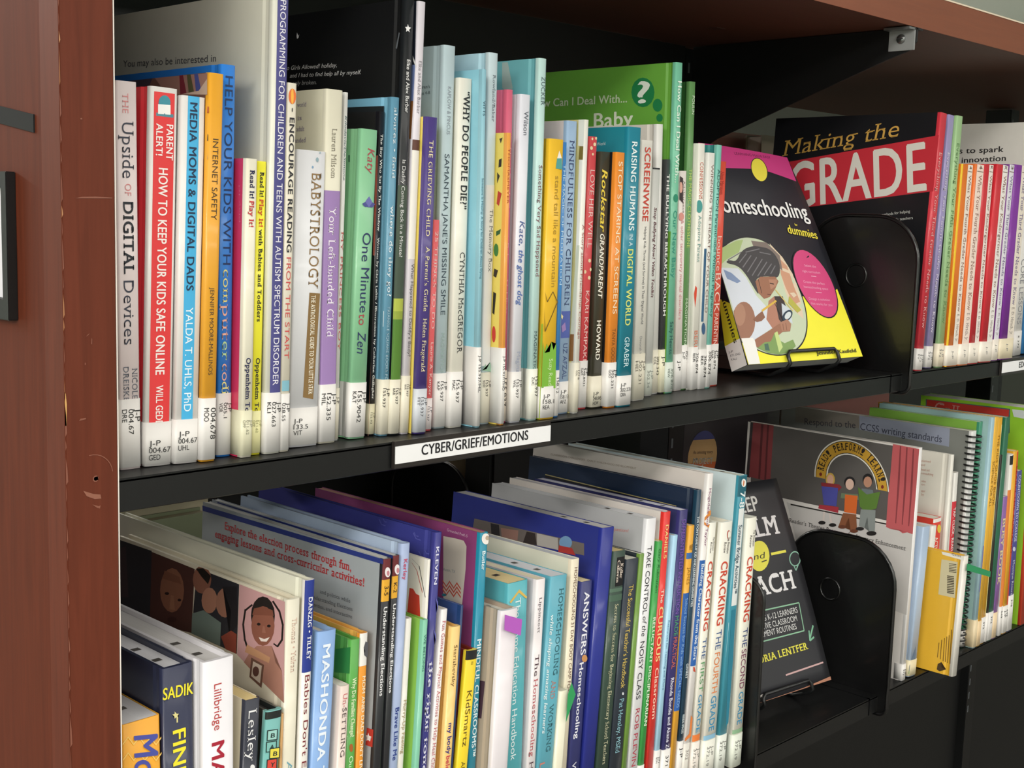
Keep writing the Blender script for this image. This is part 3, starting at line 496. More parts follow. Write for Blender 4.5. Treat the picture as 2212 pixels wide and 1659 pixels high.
  ('S', 'p', [(4.12, 188.9), (3.99, 187), (3.45, 185.3), (2.59, 184.3), (1.54, 183.9), (0.46, 184.2), (-0.2, 185.3), (-0.2, 187), (-0.2, 188.9), (-0.2, 190.8), (-0.2, 192.4), (0.07, 193.5), (1.12, 193.9), (2.2, 193.6), (3.15, 192.5), (3.82, 190.8)], 'e0a898'),
  ('S', 'p', [(7.36, 162.3), (7.1, 160.9), (6.24, 159.6), (4.9, 158.8), (3.3, 158.6), (1.68, 158.9), (0.29, 159.7), (-0.2, 161), (-0.2, 162.4), (-0.2, 163.9), (0.06, 165.1), (1.39, 165.9), (2.98, 166.2), (4.6, 165.9), (6.01, 165), (6.97, 163.8)], 'd9948a'),
  ], ['V', ['J-P'], 34.6, 'e4e1de', 12.0, '2a2a2a']),
('book', 'book', 'slim forest green hardcover titled THE MAGIC CLOTHESLINE', 'A', 'hc', (607.59, 52.87, 0), -0.0233, 8.9, 285.1, 230, '5f8f55', '2f5a30', 'd9d5c8', [
  ('S', 't', 'POULIN', 3.56, 272.5, 3.56, 255.8, 3.56, 'cfe0c8', ''),
  ('S', 't', 'THE MAGIC CLOTHESLINE', 2.22, 206.3, 2.22, 133.9, 4.45, 'b9cf6a', ''),
  ('S', 't', 'MAGINATION', 2.85, 86.4, 2.85, 42.7, 3.2, 'c8dcc0', ''),
  ], ['V', ['POU', 'J-P'], 42.7, 'e4e1de', 12.0, '2a2a2a']),
('book', 'book', 'white paperback reading CONFESSIONS OF AN ADOPTIVE PARENT with a small red bird', 'A', 'pb', (616.89, 47.78, 0), -0.0206, 9.94, 230, 160, 'e8e6dc', 'e8e6dc', 'd9d5c8', [
  ('S', 't', 'CONFESSIONS', 2.58, 212.9, 2.58, 179.1, 4.77, 'cf5a40', 's'),
  ('S', 'p', [(8.29, 172.3), (8.04, 170), (7.06, 168.1), (5.49, 166.8), (3.59, 166.3), (1.64, 166.8), (-0.07, 168), (-0.2, 170), (-0.2, 172.2), (-0.2, 174.5), (-0.2, 176.5), (1, 177.8), (2.9, 178.2), (4.85, 177.8), (6.56, 176.5), (7.77, 174.6)], '4a9c98'),
  ('S', 't', 'Adoptive Parent', 2.88, 164.2, 2.88, 120.4, 4.18, '5c9a98', 's'),
  ('S', 'p', [(1.7, 98.8), (4, 96.5), (3.72, 88.7), (2.14, 78.3), (0.09, 88.8), (-0.2, 91.6), (0.52, 94)], 'd8482e'),
  ('S', 't', 'BERI', 2.49, 56.2, 2.49, 40.8, 4.97, 'cf7a60', ''),
  ], ['V', ['306.874', 'BER'], 40.8, 'e4e1de', 12.0, '2a2a2a']),
('book', 'book', 'white paperback with a navy stripe, WINNING THE HEART OF YOUR CHILD', 'A', 'pb', (627.23, 46.52, 0), -0.0068, 10.83, 222.3, 160, 'e6e6e0', 'e6e6e0', 'd9d5c8', [
  ('S', 't', 'WINNING THE HEART OF YOUR CHILD', 4.87, 211.5, 4.87, 72.9, 3.68, '7a6058', ''),
  ('S', 'p', [(0.32, 133.4), (3.25, 133.4), (3.25, 64.5), (0.32, 64.5)], '2f5a7c'),
  ('S', 'p', [(6.6, 57.7), (6.53, 55.5), (6.03, 53.6), (5.15, 52.4), (4.05, 52.1), (2.89, 52.6), (1.84, 53.8), (1.06, 55.7), (0.68, 57.9), (0.75, 60.1), (1.25, 62), (2.12, 63.2), (3.22, 63.5), (4.38, 63.1), (5.43, 61.8), (6.21, 59.9)], '3a5a80'),
  ], ['V', ['306.874', 'BER'], 38.1, 'e4e1de', 12.0, '2a2a2a']),
('book', 'book', 'thin seafoam book next to the orange-red one at the end of the run', 'A', 'hc', (638.46, 46.55, 0.04), 0.0058, 7.24, 230.2, 160, '7fc2b4', '2c7a78', 'd9d5c8', [
  ('S', 't', 'ADOPTION Parenthood Without Pregnancy', 1.63, 207.7, 1.63, 68.5, 3.98, '2c5f5c', ''),
  ], ['V', ['306.874'], 42.0, 'e4e1de', 12.0, '2a2a2a']),
('book', 'book', 'orange-red paperback ending the run, lettered BOUNCE BACK PARENTING', 'A', 'pb', (653.54, 53.4, 0), -0.0087, 13.51, 215.8, 160, 'dd5340', 'dd5340', 'd9d5c8', [
  ('S', 't', 'Alissa Marquess', 4.05, 206.5, 4.05, 184.7, 5.4, 'a83428', 's'),
  ('S', 't', 'bounce', 3.38, 145.1, 3.38, 111.9, 6.75, 'f2d2c6', ''),
  ('S', 't', 'BACK', 2.57, 109.7, 2.57, 71.7, 8.37, 'f2d2c6', ''),
  ('S', 't', 'PARENTING', 3.65, 70.8, 3.65, 35.7, 6.21, 'f2d2c6', ''),
  ], ['V', ['J-P', '306.874', 'MAR'], 41.1, 'e4e1de', 12.0, '2a2a2a']),
('book', 'book', 'large black cover with a red banner, MAKING THE GRADE', 'B', 'pb', (964.49, -2.12, 0.99), 0.0649, 15.25, 284.6, 211, 'cf3644', '16161a', 'd9d5c8', [
  ('S', 't', 'Everything Your Third Grader Needs to Know', 4.42, 241.4, 4.42, 47.2, 6.41, 'e6b0b0', 's'),
  ('L', 'p', [(0, 259.6), (0, 198.6), (-184.4, 175.4), (-196.7, 231.2)], 'c42a38'),
  ('L', 't', 'Making the', -197.6, 239, -46.8, 259.7, 18.2, 'cfa24e', 'si'),
  ('L', 't', 'GRADE', -180.7, 177.1, -7.7, 200.1, 52.9, 'dedad2', 'b'),
  ('L', 't', 'Proven methods for helping', -73.2, 168.2, -24.9, 174.8, 3.1, 'c8c8c4', ''),
  ('L', 't', "boost your child's teachers", -70.1, 161.5, -20.8, 167.7, 3.1, 'c8c8c4', ''),
  ('L', 't', 'and be part of a', -62.9, 153.8, -30.5, 159.8, 3.1, 'c8c8c4', ''),
  ], ['V', ['J-P', '372', 'EV'], 24.9, 'e4e1de', 6.0, '8a8a8a']),
('book', 'book', 'lavender paperback shining in loose plastic beside the red-spined one', 'B', 'pb', (1002.2, 4.85, 0.68), 0.0485, 14.11, 285, 210, '9a90c0', '8a86a0', 'd9d5c8', [
  ('S', 't', 'Everything Your Fourth Grader Needs to Know', 4.23, 243.3, 4.23, 40, 5.64, 'e0d8ea', 's'),
  ], ['V', ['J-P', '372'], 25.2, 'e4e1de', 6.0, '8a8a8a']),
('book', 'book', 'light green paperback with a black cover', 'B', 'pb', (1023.54, 2.03, 0.36), 0.0245, 14.57, 285, 210, '9fc48f', '14161a', 'd9d5c8', [
  ('S', 't', 'Everything Your Fifth Grader Needs to Know', 4.23, 254.5, 4.23, 50.1, 6.12, '5f8a55', 's'),
  ], ['V', ['J-P', '372'], 27.6, 'e6dcc6', 6.0, '8a8a8a']),
('book', 'book', 'white spine with an orange and yellow edge, next to the light green paperback', 'B', 'pb', (1038.52, -1.29, 0.7), 0.0245, 28.42, 231.7, 170, 'e0761c', 'e0761c', 'd9d5c8', [
  ('S', 'p', [(14.21, 231.7), (27.56, 231.7), (27.56, 23.5), (14.21, 23.5)], 'ebe3d8'),
  ('S', 'p', [(0, 231.7), (2.56, 231.7), (2.56, 0), (0, 0)], 'e8c020'),
  ('S', 'p', [(15.63, 224.7), (26.43, 224.7), (26.43, 223.6), (15.63, 223.6)], '8a7a70'),
  ('S', 't', '4', 18.47, 230.7, 18.47, 226.8, 5.68, '6a5a50', 'b'),
  ('S', 't', 'What Your Fourth Grader Needs to Know', 18.33, 220.5, 18.33, 63.3, 5.97, '8a5a4c', 's'),
  ('S', 't', 'E. D. Hirsch, Jr.', 18.75, 60.6, 18.75, 28.3, 5.11, '8a8080', 's'),
  ], ['V', ['J-P'], 24.6, 'f0e8dc', 0.0, '8a8a8a']),
('book', 'book', 'white spine with a narrow salmon orange edge, second of the matching school series', 'B', 'pb', (1067.35, -3.45, 0.64), 0.0277, 23, 233.2, 170, 'e8783a', 'e8783a', 'd9d5c8', [
  ('S', 'p', [(3.68, 233), (22.31, 233), (22.31, 24), (3.68, 24)], 'f0dcd0'),
  ('S', 'p', [(4.83, 225.6), (21.39, 225.6), (21.39, 224.5), (4.83, 224.5)], '8a7a70'),
  ('S', 't', '4', 9.48, 232.2, 9.48, 227.7, 7.73, '6a5a50', 'b'),
  ('S', 't', 'What Your Fourth Grader Needs to Know', 9.28, 221.4, 9.28, 64.3, 8.11, '8a5a4c', 's'),
  ('S', 't', 'E. D. Hirsch, Jr.', 9.86, 61.5, 9.86, 29, 6.96, '8a8080', 's'),
  ], ['V', ['J-P'], 25.1, 'f0e8dc', 0.0, '8a8a8a']),
('book', 'book', 'white spine with a broad red edge, third of the matching school series', 'B', 'pb', (1092.74, -2.92, 0.5), 0.0197, 25.57, 234.2, 170, 'cc2a35', 'cc2a35', 'd9d5c8', [
  ('S', 'p', [(12.78, 234.2), (24.8, 234.2), (24.8, 24.3), (12.78, 24.3)], 'eee2dc'),
  ('S', 'p', [(14.06, 226.8), (23.78, 226.8), (23.78, 225.8), (14.06, 225.8)], '8a7a70'),
  ('S', 't', 'K', 16.62, 233.2, 16.62, 229, 5.11, '6a5a50', 'b'),
  ('S', 't', 'What Your Kindergartner Needs to Know', 16.49, 222.5, 16.49, 65.1, 5.37, '8a5a4c', 's'),
  ('S', 't', 'E. D. Hirsch, Jr.', 16.88, 62.3, 16.88, 29.3, 4.6, '8a8080', 's'),
  ], ['V', ['J-P'], 25.4, 'f0e8dc', 0.0, '8a8a8a']),
('book', 'book', 'white spine with a broad crimson edge, fourth of the matching school series', 'B', 'pb', (1118.74, -4.89, 1.16), 0.0370, 31.46, 235.2, 170, 'cf2c38', 'cf2c38', 'd9d5c8', [
  ('S', 'p', [(15.1, 235.2), (30.51, 235.2), (30.51, 24.2), (15.1, 24.2)], 'ece8e4'),
  ('S', 'p', [(16.67, 227.8), (29.26, 227.8), (29.26, 226.7), (16.67, 226.7)], '8a7a70'),
  ('S', 't', 'K', 20.01, 234.2, 20.01, 230, 6.54, '6a5a50', 'b'),
  ('S', 't', 'What Your Kindergartner Needs to Know', 19.84, 223.5, 19.84, 65.4, 6.87, '8a5a4c', 's'),
  ('S', 't', 'E. D. Hirsch, Jr.', 20.33, 62.6, 20.33, 29.2, 5.89, '8a8080', 's'),
  ], ['V', ['J-P'], 25.3, 'f0e8dc', 0.0, '8a8a8a']),
('book', 'book', 'thin pale spine squeezed between the crimson and the purple series books', 'B', 'pb', (1156.99, -2.51, 0.56), 0.0346, 16.24, 237.4, 170, '7a3a8c', '7a3a8c', 'd9d5c8', [
  ('S', 'p', [(1.62, 237), (15.76, 237), (15.76, 25.3), (1.62, 25.3)], 'dfdde6'),
  ('S', 'p', [(2.44, 229.3), (15.11, 229.3), (15.11, 228.1), (2.44, 228.1)], '8a7a70'),
  ('S', 't', '3', 6.01, 236.4, 6.01, 231.5, 5.85, '6a5a50', 'b'),
  ('S', 't', 'What Your Third Grader Needs to Know', 5.86, 224.8, 5.86, 67.2, 6.14, '6a5a90', 's'),
  ('S', 't', 'E. D. Hirsch, Jr.', 6.3, 64.4, 6.3, 30.4, 5.26, '8a8080', 's'),
  ], ['V', ['J-P'], 26.5, 'f0e8dc', 0.0, '8a8a8a']),
('book', 'book', 'white spine with a vivid purple edge, last of the matching school series', 'B', 'pb', (1176.93, -2.91, 0.8), 0.0207, 38.56, 237.6, 170, '7e2f9c', '7e2f9c', 'd9d5c8', [
  ('S', 'p', [(18.51, 237.6), (37.41, 237.6), (37.41, 25), (18.51, 25)], 'e6dccf'),
  ('S', 'p', [(20.44, 230), (35.86, 230), (35.86, 228.9), (20.44, 228.9)], '8a7a70'),
  ('S', 't', '3', 24.53, 236.6, 24.53, 232.2, 8.02, '6a5a50', 'b'),
  ('S', 't', 'What Your Third Grader Needs to Know', 24.33, 225.5, 24.33, 67.4, 8.42, '6a5a90', 's'),
  ('S', 't', 'E. D. Hirsch, Jr.', 24.93, 64.5, 24.93, 30.1, 7.22, '8a8080', 's'),
  ], ['V', ['J-P'], 26.1, 'e8dcc0', 0.0, '8a8a8a']),
('book', 'book', 'short white paperback at the right edge after the purple series book', 'B', 'pb', (1253.06, 12, 0), -0.0236, 22.49, 204.5, 160, 'e8e6e2', 'e8e6e2', 'd9d5c8', [
  ('S', 't', 'CORE LESSONS', 5.62, 123.1, 5.62, 40.3, 11.24, '8a8a90', ''),
  ], ['V', ['E 372'], 31.4, 'e4e1de', 12.0, '2a2a2a']),
('book', 'book', 'blue and white paperback cut off by the right edge of the picture', 'B', 'pb', (1278.63, 12, 1.62), 0.0508, 31.9, 204.4, 160, '3f86c4', 'e4e4e6', 'd9d5c8', [
  ], None),
('book', 'book', 'large white book whose cover says TO SPARK INNOVATION', 'B', 'hc', (1316.4, 12, 0.9), 0.0260, 34.49, 299.4, 240, 'e6e4e0', 'd9d5ce', 'd9d5c8', [
  ('L', 't', 'ideas to spark', -150.7, 259.7, -63.7, 261.5, 7.4, '2e2a2a', 'b'),
  ('L', 't', 'innovation', -120.9, 247.5, -59.5, 249.9, 7.4, '2e2a2a', 'b'),
  ], None),
('book', 'book', 'gold zigzag-patterned book in the bottom left corner', 'C', 'pb', (6.24, 4, -366.5), -0.0135, 25.36, 214.7, 150, 'e3a028', 'b98a28', 'cfcfd2', [
  ('S', 'p', [(-0.2, 203.3), (3.52, 206.9), (3.5, 205.8), (-0.2, 202.2)], 'eec468'),
  ('S', 'p', [(-0.2, 193.5), (3.28, 197), (3.26, 195.9), (-0.2, 192.3)], 'eec468'),
  ('S', 'p', [(-0.2, 183.6), (3.04, 187.1), (3.01, 185.9), (-0.2, 182.4)], 'eec468'),
  ('S', 'p', [(3.52, 206.9), (7.07, 201.2), (7.04, 200), (3.5, 205.8)], 'eec468'),
  ('S', 'p', [(3.28, 197), (6.83, 191.2), (6.8, 190.1), (3.26, 195.9)], 'eec468'),
  ('S', 'p', [(3.04, 187.1), (6.6, 181.2), (6.57, 180.1), (3.01, 185.9)], 'eec468'),
  ('S', 'p', [(7.07, 201.2), (10.86, 204.8), (10.83, 203.6), (7.04, 200)], 'eec468'),
  ('S', 'p', [(6.83, 191.2), (10.63, 194.8), (10.6, 193.6), (6.8, 190.1)], 'eec468'),
  ('S', 'p', [(6.6, 181.2), (10.4, 184.8), (10.37, 183.6), (6.57, 180.1)], 'eec468'),
  ('S', 'p', [(10.86, 204.8), (14.46, 199), (14.44, 197.8), (10.83, 203.6)], 'eec468'),
  ('S', 'p', [(10.63, 194.8), (14.24, 189), (14.21, 187.8), (10.6, 193.6)], 'eec468'),
  ('S', 'p', [(10.4, 184.8), (14.01, 178.9), (13.98, 177.7), (10.37, 183.6)], 'eec468'),
  ('S', 'p', [(14.46, 199), (18.3, 202.6), (18.28, 201.4), (14.44, 197.8)], 'eec468'),
  ('S', 'p', [(14.24, 189), (18.08, 192.5), (18.06, 191.4), (14.21, 187.8)], 'eec468'),
  ('S', 'p', [(14.01, 178.9), (17.86, 182.5), (17.83, 181.3), (13.98, 177.7)], 'eec468'),
  ('S', 'p', [(18.3, 202.6), (21.96, 196.8), (21.94, 195.6), (18.28, 201.4)], 'eec468'),
  ('S', 'p', [(18.08, 192.5), (21.75, 186.7), (21.72, 185.5), (18.06, 191.4)], 'eec468'),
  ('S', 'p', [(17.86, 182.5), (21.53, 176.5), (21.5, 175.3), (17.83, 181.3)], 'eec468'),
  ('S', 'p', [(21.96, 196.8), (25.56, 200.4), (25.56, 199.2), (21.94, 195.6)], 'eec468'),
  ('S', 'p', [(21.75, 186.7), (25.56, 190.3), (25.56, 189.1), (21.72, 185.5)], 'eec468'),
  ('S', 'p', [(21.53, 176.5), (25.43, 180.1), (25.4, 178.9), (21.5, 175.3)], 'eec468'),
  ('S', 't', 'Moms', 7.35, 206.1, 7.35, 153.4, 15.72, '4a50a0', 'ib'),
  ], None),
('book', 'book', 'dark navy hardcover lettered in hand-drawn yellow, spine reading SADIK and FIND', 'C', 'hc', (32, 3, -366.5), -0.0080, 21.13, 243.5, 165, '2a2f48', '262b40', 'd6d6da', [
  ('S', 't', 'SADIK', -0.6, 224.1, 20.7, 223, 7.4, 'ece034', 'b'),
  ('S', 'p', [(7.57, 214.8), (8.84, 213), (10.46, 212.5), (9.47, 211.3), (10.09, 209.6), (8.49, 210.7), (7.51, 210), (7.21, 211.9), (5.94, 213.1), (7.55, 213.3)], 'd8cf90'),
  ('S', 'p', [(8.81, 210.9), (9.79, 210.9), (13.64, 207.1), (12.98, 206.7)], 'd8cf90'),
  ('S', 't', 'FINDING', 6.13, 202.5, 6.13, 137.1, 8.88, 'ece034', 'b'),
  ], None),
('book', 'book', 'thick white hardcover with Lillibridge in red and MA in crimson on its spine', 'C', 'hc', (53.53, -6, -366.5), -0.0022, 22.19, 244.6, 170, 'e3e1e6', 'dcdade', 'cfcdcb', [
  ('S', 't', 'Lillibridge', 7.32, 229.1, 7.32, 198.8, 5.33, 'b8403c', ''),
  ('S', 't', 'MAMA', 5.55, 191.2, 5.55, 141.6, 8.88, 'a82438', 'b'),
  ], None),
('book', 'book', 'black spine with LESLEY in white serif, cream pages showing on top', 'C', 'pb', (76.15, -4.72, -366.04), 0.0404, 11.49, 211.4, 150, '262a38', 'e2d8bc', 'ddc88c', [
  ('S', 't', 'Lesley', 2.59, 204.9, 2.59, 170.2, 6.32, 'e6e6e8', 's'),
  ('S', 'p', [(9.06, 165.1), (8.96, 164.4), (8.59, 163.9), (8.03, 163.6), (7.34, 163.6), (6.65, 164), (6.05, 164.5), (5.64, 165.2), (5.47, 166), (5.57, 166.7), (5.94, 167.2), (6.5, 167.5), (7.18, 167.4), (7.88, 167.1), (8.48, 166.5), (8.89, 165.8)], 'e6e6e8'),
  ], None),
('book', 'book', 'small teal book with a black cap and drawn toy blocks', 'C', 'hc', (88.1, -2.36, -365.59), 0.0725, 12.55, 198.7, 130, '6fb0ac', '2a3030', '20201f', [
  ('S', 'p', [(0, 198.1), (12.55, 198.1), (12.55, 193.1), (0, 193.1)], '1e2422'),
  ('S', 'p', [(1.18, 186.1), (9.65, 185.4), (9.88, 177.8), (1.37, 178.9)], '20302e'),
  ('S', 'p', [(1.97, 185.3), (8.95, 184.9), (9.08, 178.6), (2.06, 179.4)], '9fd0c8'),
  ('S', 't', 'B', 4.2, 180.5, 7.5, 180.2, 2.9, '20302e', 'b'),
  ('S', 'p', [(1.05, 178.4), (9.53, 177.6), (9.76, 170), (1.25, 171.1)], '20302e'),
  ('S', 'p', [(1.84, 177.6), (8.83, 177.1), (8.96, 170.8), (1.94, 171.6)], '7fbcb6'),
  ('S', 't', 'A', 4, 172.7, 7.4, 172.4, 2.9, '20302e', 'b'),
  ('S', 'p', [(3.99, 173.4), (12.51, 172.6), (12.74, 164.9), (4.18, 166.1)], '20302e'),
  ('S', 'p', [(4.78, 172.6), (11.81, 172.1), (11.94, 165.7), (4.88, 166.6)], 'e6d850'),
  ('S', 't', 'B', 7, 167.7, 10.3, 167.3, 2.9, '20302e', 'b'),
  ('S', 'p', [(2.35, 166.2), (10.86, 165.3), (11.09, 157.7), (2.55, 159)], '20302e'),
  ('S', 'p', [(3.14, 165.4), (10.16, 164.9), (10.29, 158.5), (3.24, 159.5)], 'd8483c'),
  ('S', 't', 'Y', 5.3, 160.6, 8.7, 160.1, 2.9, '20302e', 'b'),
  ], None),
('book', 'book', 'sliver of a tan book between the toy blocks book and the baby photo book', 'C', 'pb', (108.86, -1.06, -366.44), 0.0334, 1.85, 193.8, 150, 'c89a60', 'c89a60', 'd9d5c8', [
  ], None),
('book', 'book', 'cream hardcover with portraits of babies and a smiling girl with braids on its cover', 'C', 'hc', (112.78, 0.04, -366.21), 0.0282, 10.46, 269.8, 221, 'ddd8c6', 'cfc8b4', 'cfc8b4', [
  ('S', 't', 'Thomas • Yulran', 3.87, 257, 3.87, 220, 3.76, 'd6b4a4', 's'),
  ('S', 't', 'ABC', 3.14, 159, 3.14, 134.1, 4.18, '6aa0b0', ''),
  ('L', 'p', [(-221.2, 266.8), (-171.8, 267.9), (-172.6, 210.6), (-221, 217.3)], '23242a'),
  ('L', 'p', [(-220.1, 259.9), (-210.2, 263.7), (-204.8, 224.7), (-216.1, 222.1)], '3a2c30'),
  ('L', 'p', [(-171.8, 267.2), (-112.2, 266.8), (-114.6, 219), (-172.6, 212.4)], '4a2a24'),
  ('L', 'p', [(-125.7, 248.1), (-126.7, 241.5), (-130, 235.4), (-135.2, 230.5), (-141.5, 227.7), (-147.9, 227.5), (-153.5, 229.8), (-157.4, 234.4), (-158.9, 240.6), (-157.8, 247.3), (-154.4, 253.5), (-149, 258.3), (-142.7, 261), (-136.4, 261.1), (-130.9, 258.6), (-127.2, 254.1)], '8a5a44'),
  ('L', 'p', [(-152.9, 257), (-132.4, 256.6), (-129.6, 251.7), (-155.3, 250.2)], '7a4c38'),
  ('L', 'p', [(-145.9, 241.1), (-146.1, 240.6), (-146.8, 240.1), (-147.8, 239.7), (-149, 239.3), (-150.3, 239.1), (-151.3, 239.1), (-152, 239.3), (-152.3, 239.6), (-152.1, 240.1), (-151.4, 240.6), (-150.3, 241), (-149.1, 241.4), (-147.9, 241.6), (-146.8, 241.6), (-146.1, 241.4)], '2a1614'),
  ('L', 'p', [(-129.2, 240), (-129.4, 239.6), (-129.9, 239.1), (-130.7, 238.7), (-131.7, 238.4), (-132.6, 238.3), (-133.5, 238.3), (-134, 238.5), (-134.2, 238.9), (-134, 239.3), (-133.5, 239.8), (-132.7, 240.2), (-131.7, 240.5), (-130.8, 240.6), (-130, 240.6), (-129.4, 240.4)], '2a1614'),
  ('L', 'p', [(-143.3, 240.6), (-139.4, 240.8), (-137.7, 230.4), (-145.4, 229.3)], '9a6a50'),
  ('L', 'p', [(-134.9, 224.1), (-135.4, 223.2), (-136.7, 222.2), (-138.8, 221.2), (-141.2, 220.4), (-143.7, 220), (-145.8, 219.9), (-147.2, 220.3), (-147.7, 221), (-147.3, 221.9), (-145.9, 222.9), (-143.8, 223.9), (-141.4, 224.6), (-138.9, 225), (-136.9, 225.1), (-135.5, 224.7)], '3a1a18'),
  ('L', 'p', [(-109.2, 268.1), (-55.8, 268.1), (-56.5, 218.8), (-114.6, 218.7)], '26262c'),
  ('L', 'p', [(-90.3, 263.8), (-91.1, 259.8), (-93.5, 256), (-97.3, 252.9), (-101.8, 251.1), (-106.4, 250.8), (-110.5, 252.1), (-113.2, 254.8), (-114.3, 258.5), (-113.5, 262.6), (-111, 266.5), (-107.2, 269.5), (-102.6, 269.8), (-98, 269.8), (-94.1, 269.8), (-91.4, 267.4)], '8a5a48'),
  ('L', 'p', [(-110.4, 267.5), (-100.8, 269.8), (-91, 266.3), (-94.3, 259.6), (-102.9, 263.1)], '17140f'),
  ('L', 'p', [(-82.1, 250.6), (-82.7, 246.9), (-84.7, 243.4), (-87.9, 240.6), (-91.7, 239), (-95.6, 238.8), (-98.9, 240), (-101.3, 242.5), (-102.2, 246), (-101.6, 249.7), (-99.5, 253.3), (-96.3, 256.1), (-92.5, 257.6), (-88.6, 257.8), (-85.3, 256.5), (-83, 254)], 'a87660'),
  ('L', 'p', [(-114, 233.6), (-99.5, 239.5), (-76.8, 235.9), (-77.2, 219), (-114.6, 218.7)], '6f7f78'),
  ('L', 'p', [(-60.9, 253.9), (-61.6, 249.7), (-63.8, 245.8), (-67.4, 242.6), (-71.8, 240.8), (-76.2, 240.5), (-80.1, 241.9), (-82.7, 244.7), (-83.8, 248.6), (-83.1, 252.8), (-80.7, 256.8), (-77, 260), (-72.7, 261.7), (-68.3, 261.9), (-64.5, 260.5), (-61.9, 257.7)], '9a6c58'),
  ('L', 'p', [(-75.6, 261.8), (-58.6, 266.2), (-56.3, 239.3), (-66.1, 229.6), (-64.6, 247.1)], '1a181c'),
  ('L', 'p', [(-76.4, 226), (-64, 233.4), (-57.1, 232.5), (-57, 218.6), (-70.2, 218.5)], '8a4030'),
  ('L', 'p', [(-55.3, 268.3), (-2.5, 268.2), (-0.2, 200.1), (-55.9, 218.3)], 'c79a9a'),
  ('L', 'p', [(-40, 258), (-48, 252.2), (-46.6, 251.5), (-38.6, 257.3)], '1c1614'),
  ('L', 'p', [(-48.4, 252.4), (-50.7, 240.7), (-48.5, 241.1), (-46.2, 252.7)], '1c1614'),
  ('L', 'p', [(-50.7, 241.2), (-48, 230.1), (-45.8, 230.8), (-48.5, 241.9)], '1c1614'),
  ('L', 'p', [(-47.9, 230.7), (-43.8, 224.5), (-41.7, 225.5), (-45.9, 231.6)], '1c1614'),
  ('L', 'p', [(-16.8, 265.1), (-9.2, 260), (-7.5, 261.1), (-15.1, 266.2)], '1c1614'),
  ('L', 'p', [(-9.4, 260.7), (-4.8, 251.8), (-2.8, 252.6), (-7.4, 261.5)], '1c1614'),
  ('L', 'p', [(-4.8, 252.6), (-5.3, 241.1), (-3.3, 241.6), (-2.8, 253)], '1c1614'),
  ('L', 'p', [(-5.2, 242.1), (-10.1, 236.1), (-8.4, 235.8), (-3.4, 241.8)], '1c1614'),
  ('L', 'p', [(-8.3, 236.6), (-13.1, 237.6), (-14, 236.6), (-9.2, 235.6)], '1c1614'),
  ('L', 'p', [(-12.9, 256.3), (-13.6, 251), (-16.4, 246), (-20.7, 242), (-25.9, 239.7), (-31.3, 239.4), (-36, 241.1), (-39.2, 244.7), (-40.5, 249.6), (-39.7, 255), (-36.8, 260.1), (-32.4, 264), (-27.2, 266.2), (-21.8, 266.5), (-17.3, 264.6), (-14.1, 261.1)], '1c1614'),
  ('L', 'p', [(-13, 249.3), (-13.8, 243.9), (-16.4, 238.8), (-20.5, 234.7), (-25.6, 232.4), (-30.7, 232.1), (-35.2, 234), (-38.4, 237.7), (-39.7, 242.7), (-38.9, 248.2), (-36.1, 253.4), (-31.9, 257.4), (-26.8, 259.6), (-21.7, 259.8), (-17.3, 257.9), (-14.3, 254.2)], '8a5544'),
  ('L', 'p', [(-38.9, 250.6), (-14.4, 255.9), (-15.6, 259.4), (-26.3, 259.4), (-37, 255.6)], '7a4838'),
  ('L', 'p', [(-28.9, 246.6), (-29.1, 246.2), (-29.5, 245.8), (-30.2, 245.4), (-31, 245.1), (-31.9, 245), (-32.6, 245.1), (-33, 245.2), (-33.2, 245.6), (-33.1, 246), (-32.6, 246.4), (-31.9, 246.8), (-31.1, 247.1), (-30.3, 247.2), (-29.6, 247.1), (-29.1, 247)], '1c1210'),
  ('L', 'p', [(-17.2, 248.2), (-17.4, 247.8), (-17.8, 247.4), (-18.5, 247), (-19.3, 246.8), (-20.1, 246.6), (-20.8, 246.7), (-21.3, 246.9), (-21.4, 247.2), (-21.3, 247.6), (-20.8, 248), (-20.2, 248.4), (-19.4, 248.7), (-18.6, 248.8), (-17.9, 248.7), (-17.4, 248.6)], '1c1210'),
  ('L', 'p', [(-26.2, 246), (-24.1, 246.2), (-22.8, 242.1), (-27.1, 241.3)], '9a6654'),
  ('L', 'p', [(-30.7, 237.2), (-24.2, 237.5), (-17.9, 240.4), (-21.5, 236.3), (-27.9, 235)], 'e8dcd4'),
  ('L', 'p', [(-32.5, 230.6), (-15.5, 235), (-10.8, 225.1), (-3.3, 220.8), (-0.2, 200.1), (-29.3, 208.8), (-47.3, 215.3), (-41, 223.5)], 'a87868'),
  ('L', 'p', [(-44, 228.6), (-16.7, 226.7), (-18.1, 222.5), (-46.5, 222.7)], 'c0906c'),
  ('L', 'p', [(-38.7, 220.9), (-23.4, 219.8), (-25.8, 203), (-40.2, 206.7)], '6a4a3c'),
  ('L', 'p', [(-36.4, 218.9), (-26, 218.4), (-27.6, 205.7), (-38.1, 208)], 'c8b8a8'),
  ('L', 'p', [(-29, 213.7), (-29.3, 212.3), (-30, 210.9), (-31.2, 209.8), (-32.6, 209.2), (-34.1, 209), (-35.4, 209.5), (-36.2, 210.4), (-36.6, 211.7), (-36.4, 213.1), (-35.6, 214.5), (-34.4, 215.6), (-33, 216.2), (-31.5, 216.3), (-30.2, 215.9), (-29.4, 215)], '5a3830'),
  ], None),
('book', 'book', "white hardcover with a dark blue upper spine above BABIES DON'T EAT", 'C', 'hc', (123.97, -1.93, -366.24), 0.0348, 7.43, 281.2, 248, 'e6e2dc', 'dddccb', 'd8d4c0', [
  ('S', 'p', [(0, 281.1), (7.43, 281.1), (7.43, 218), (0, 218)], '27388c'),
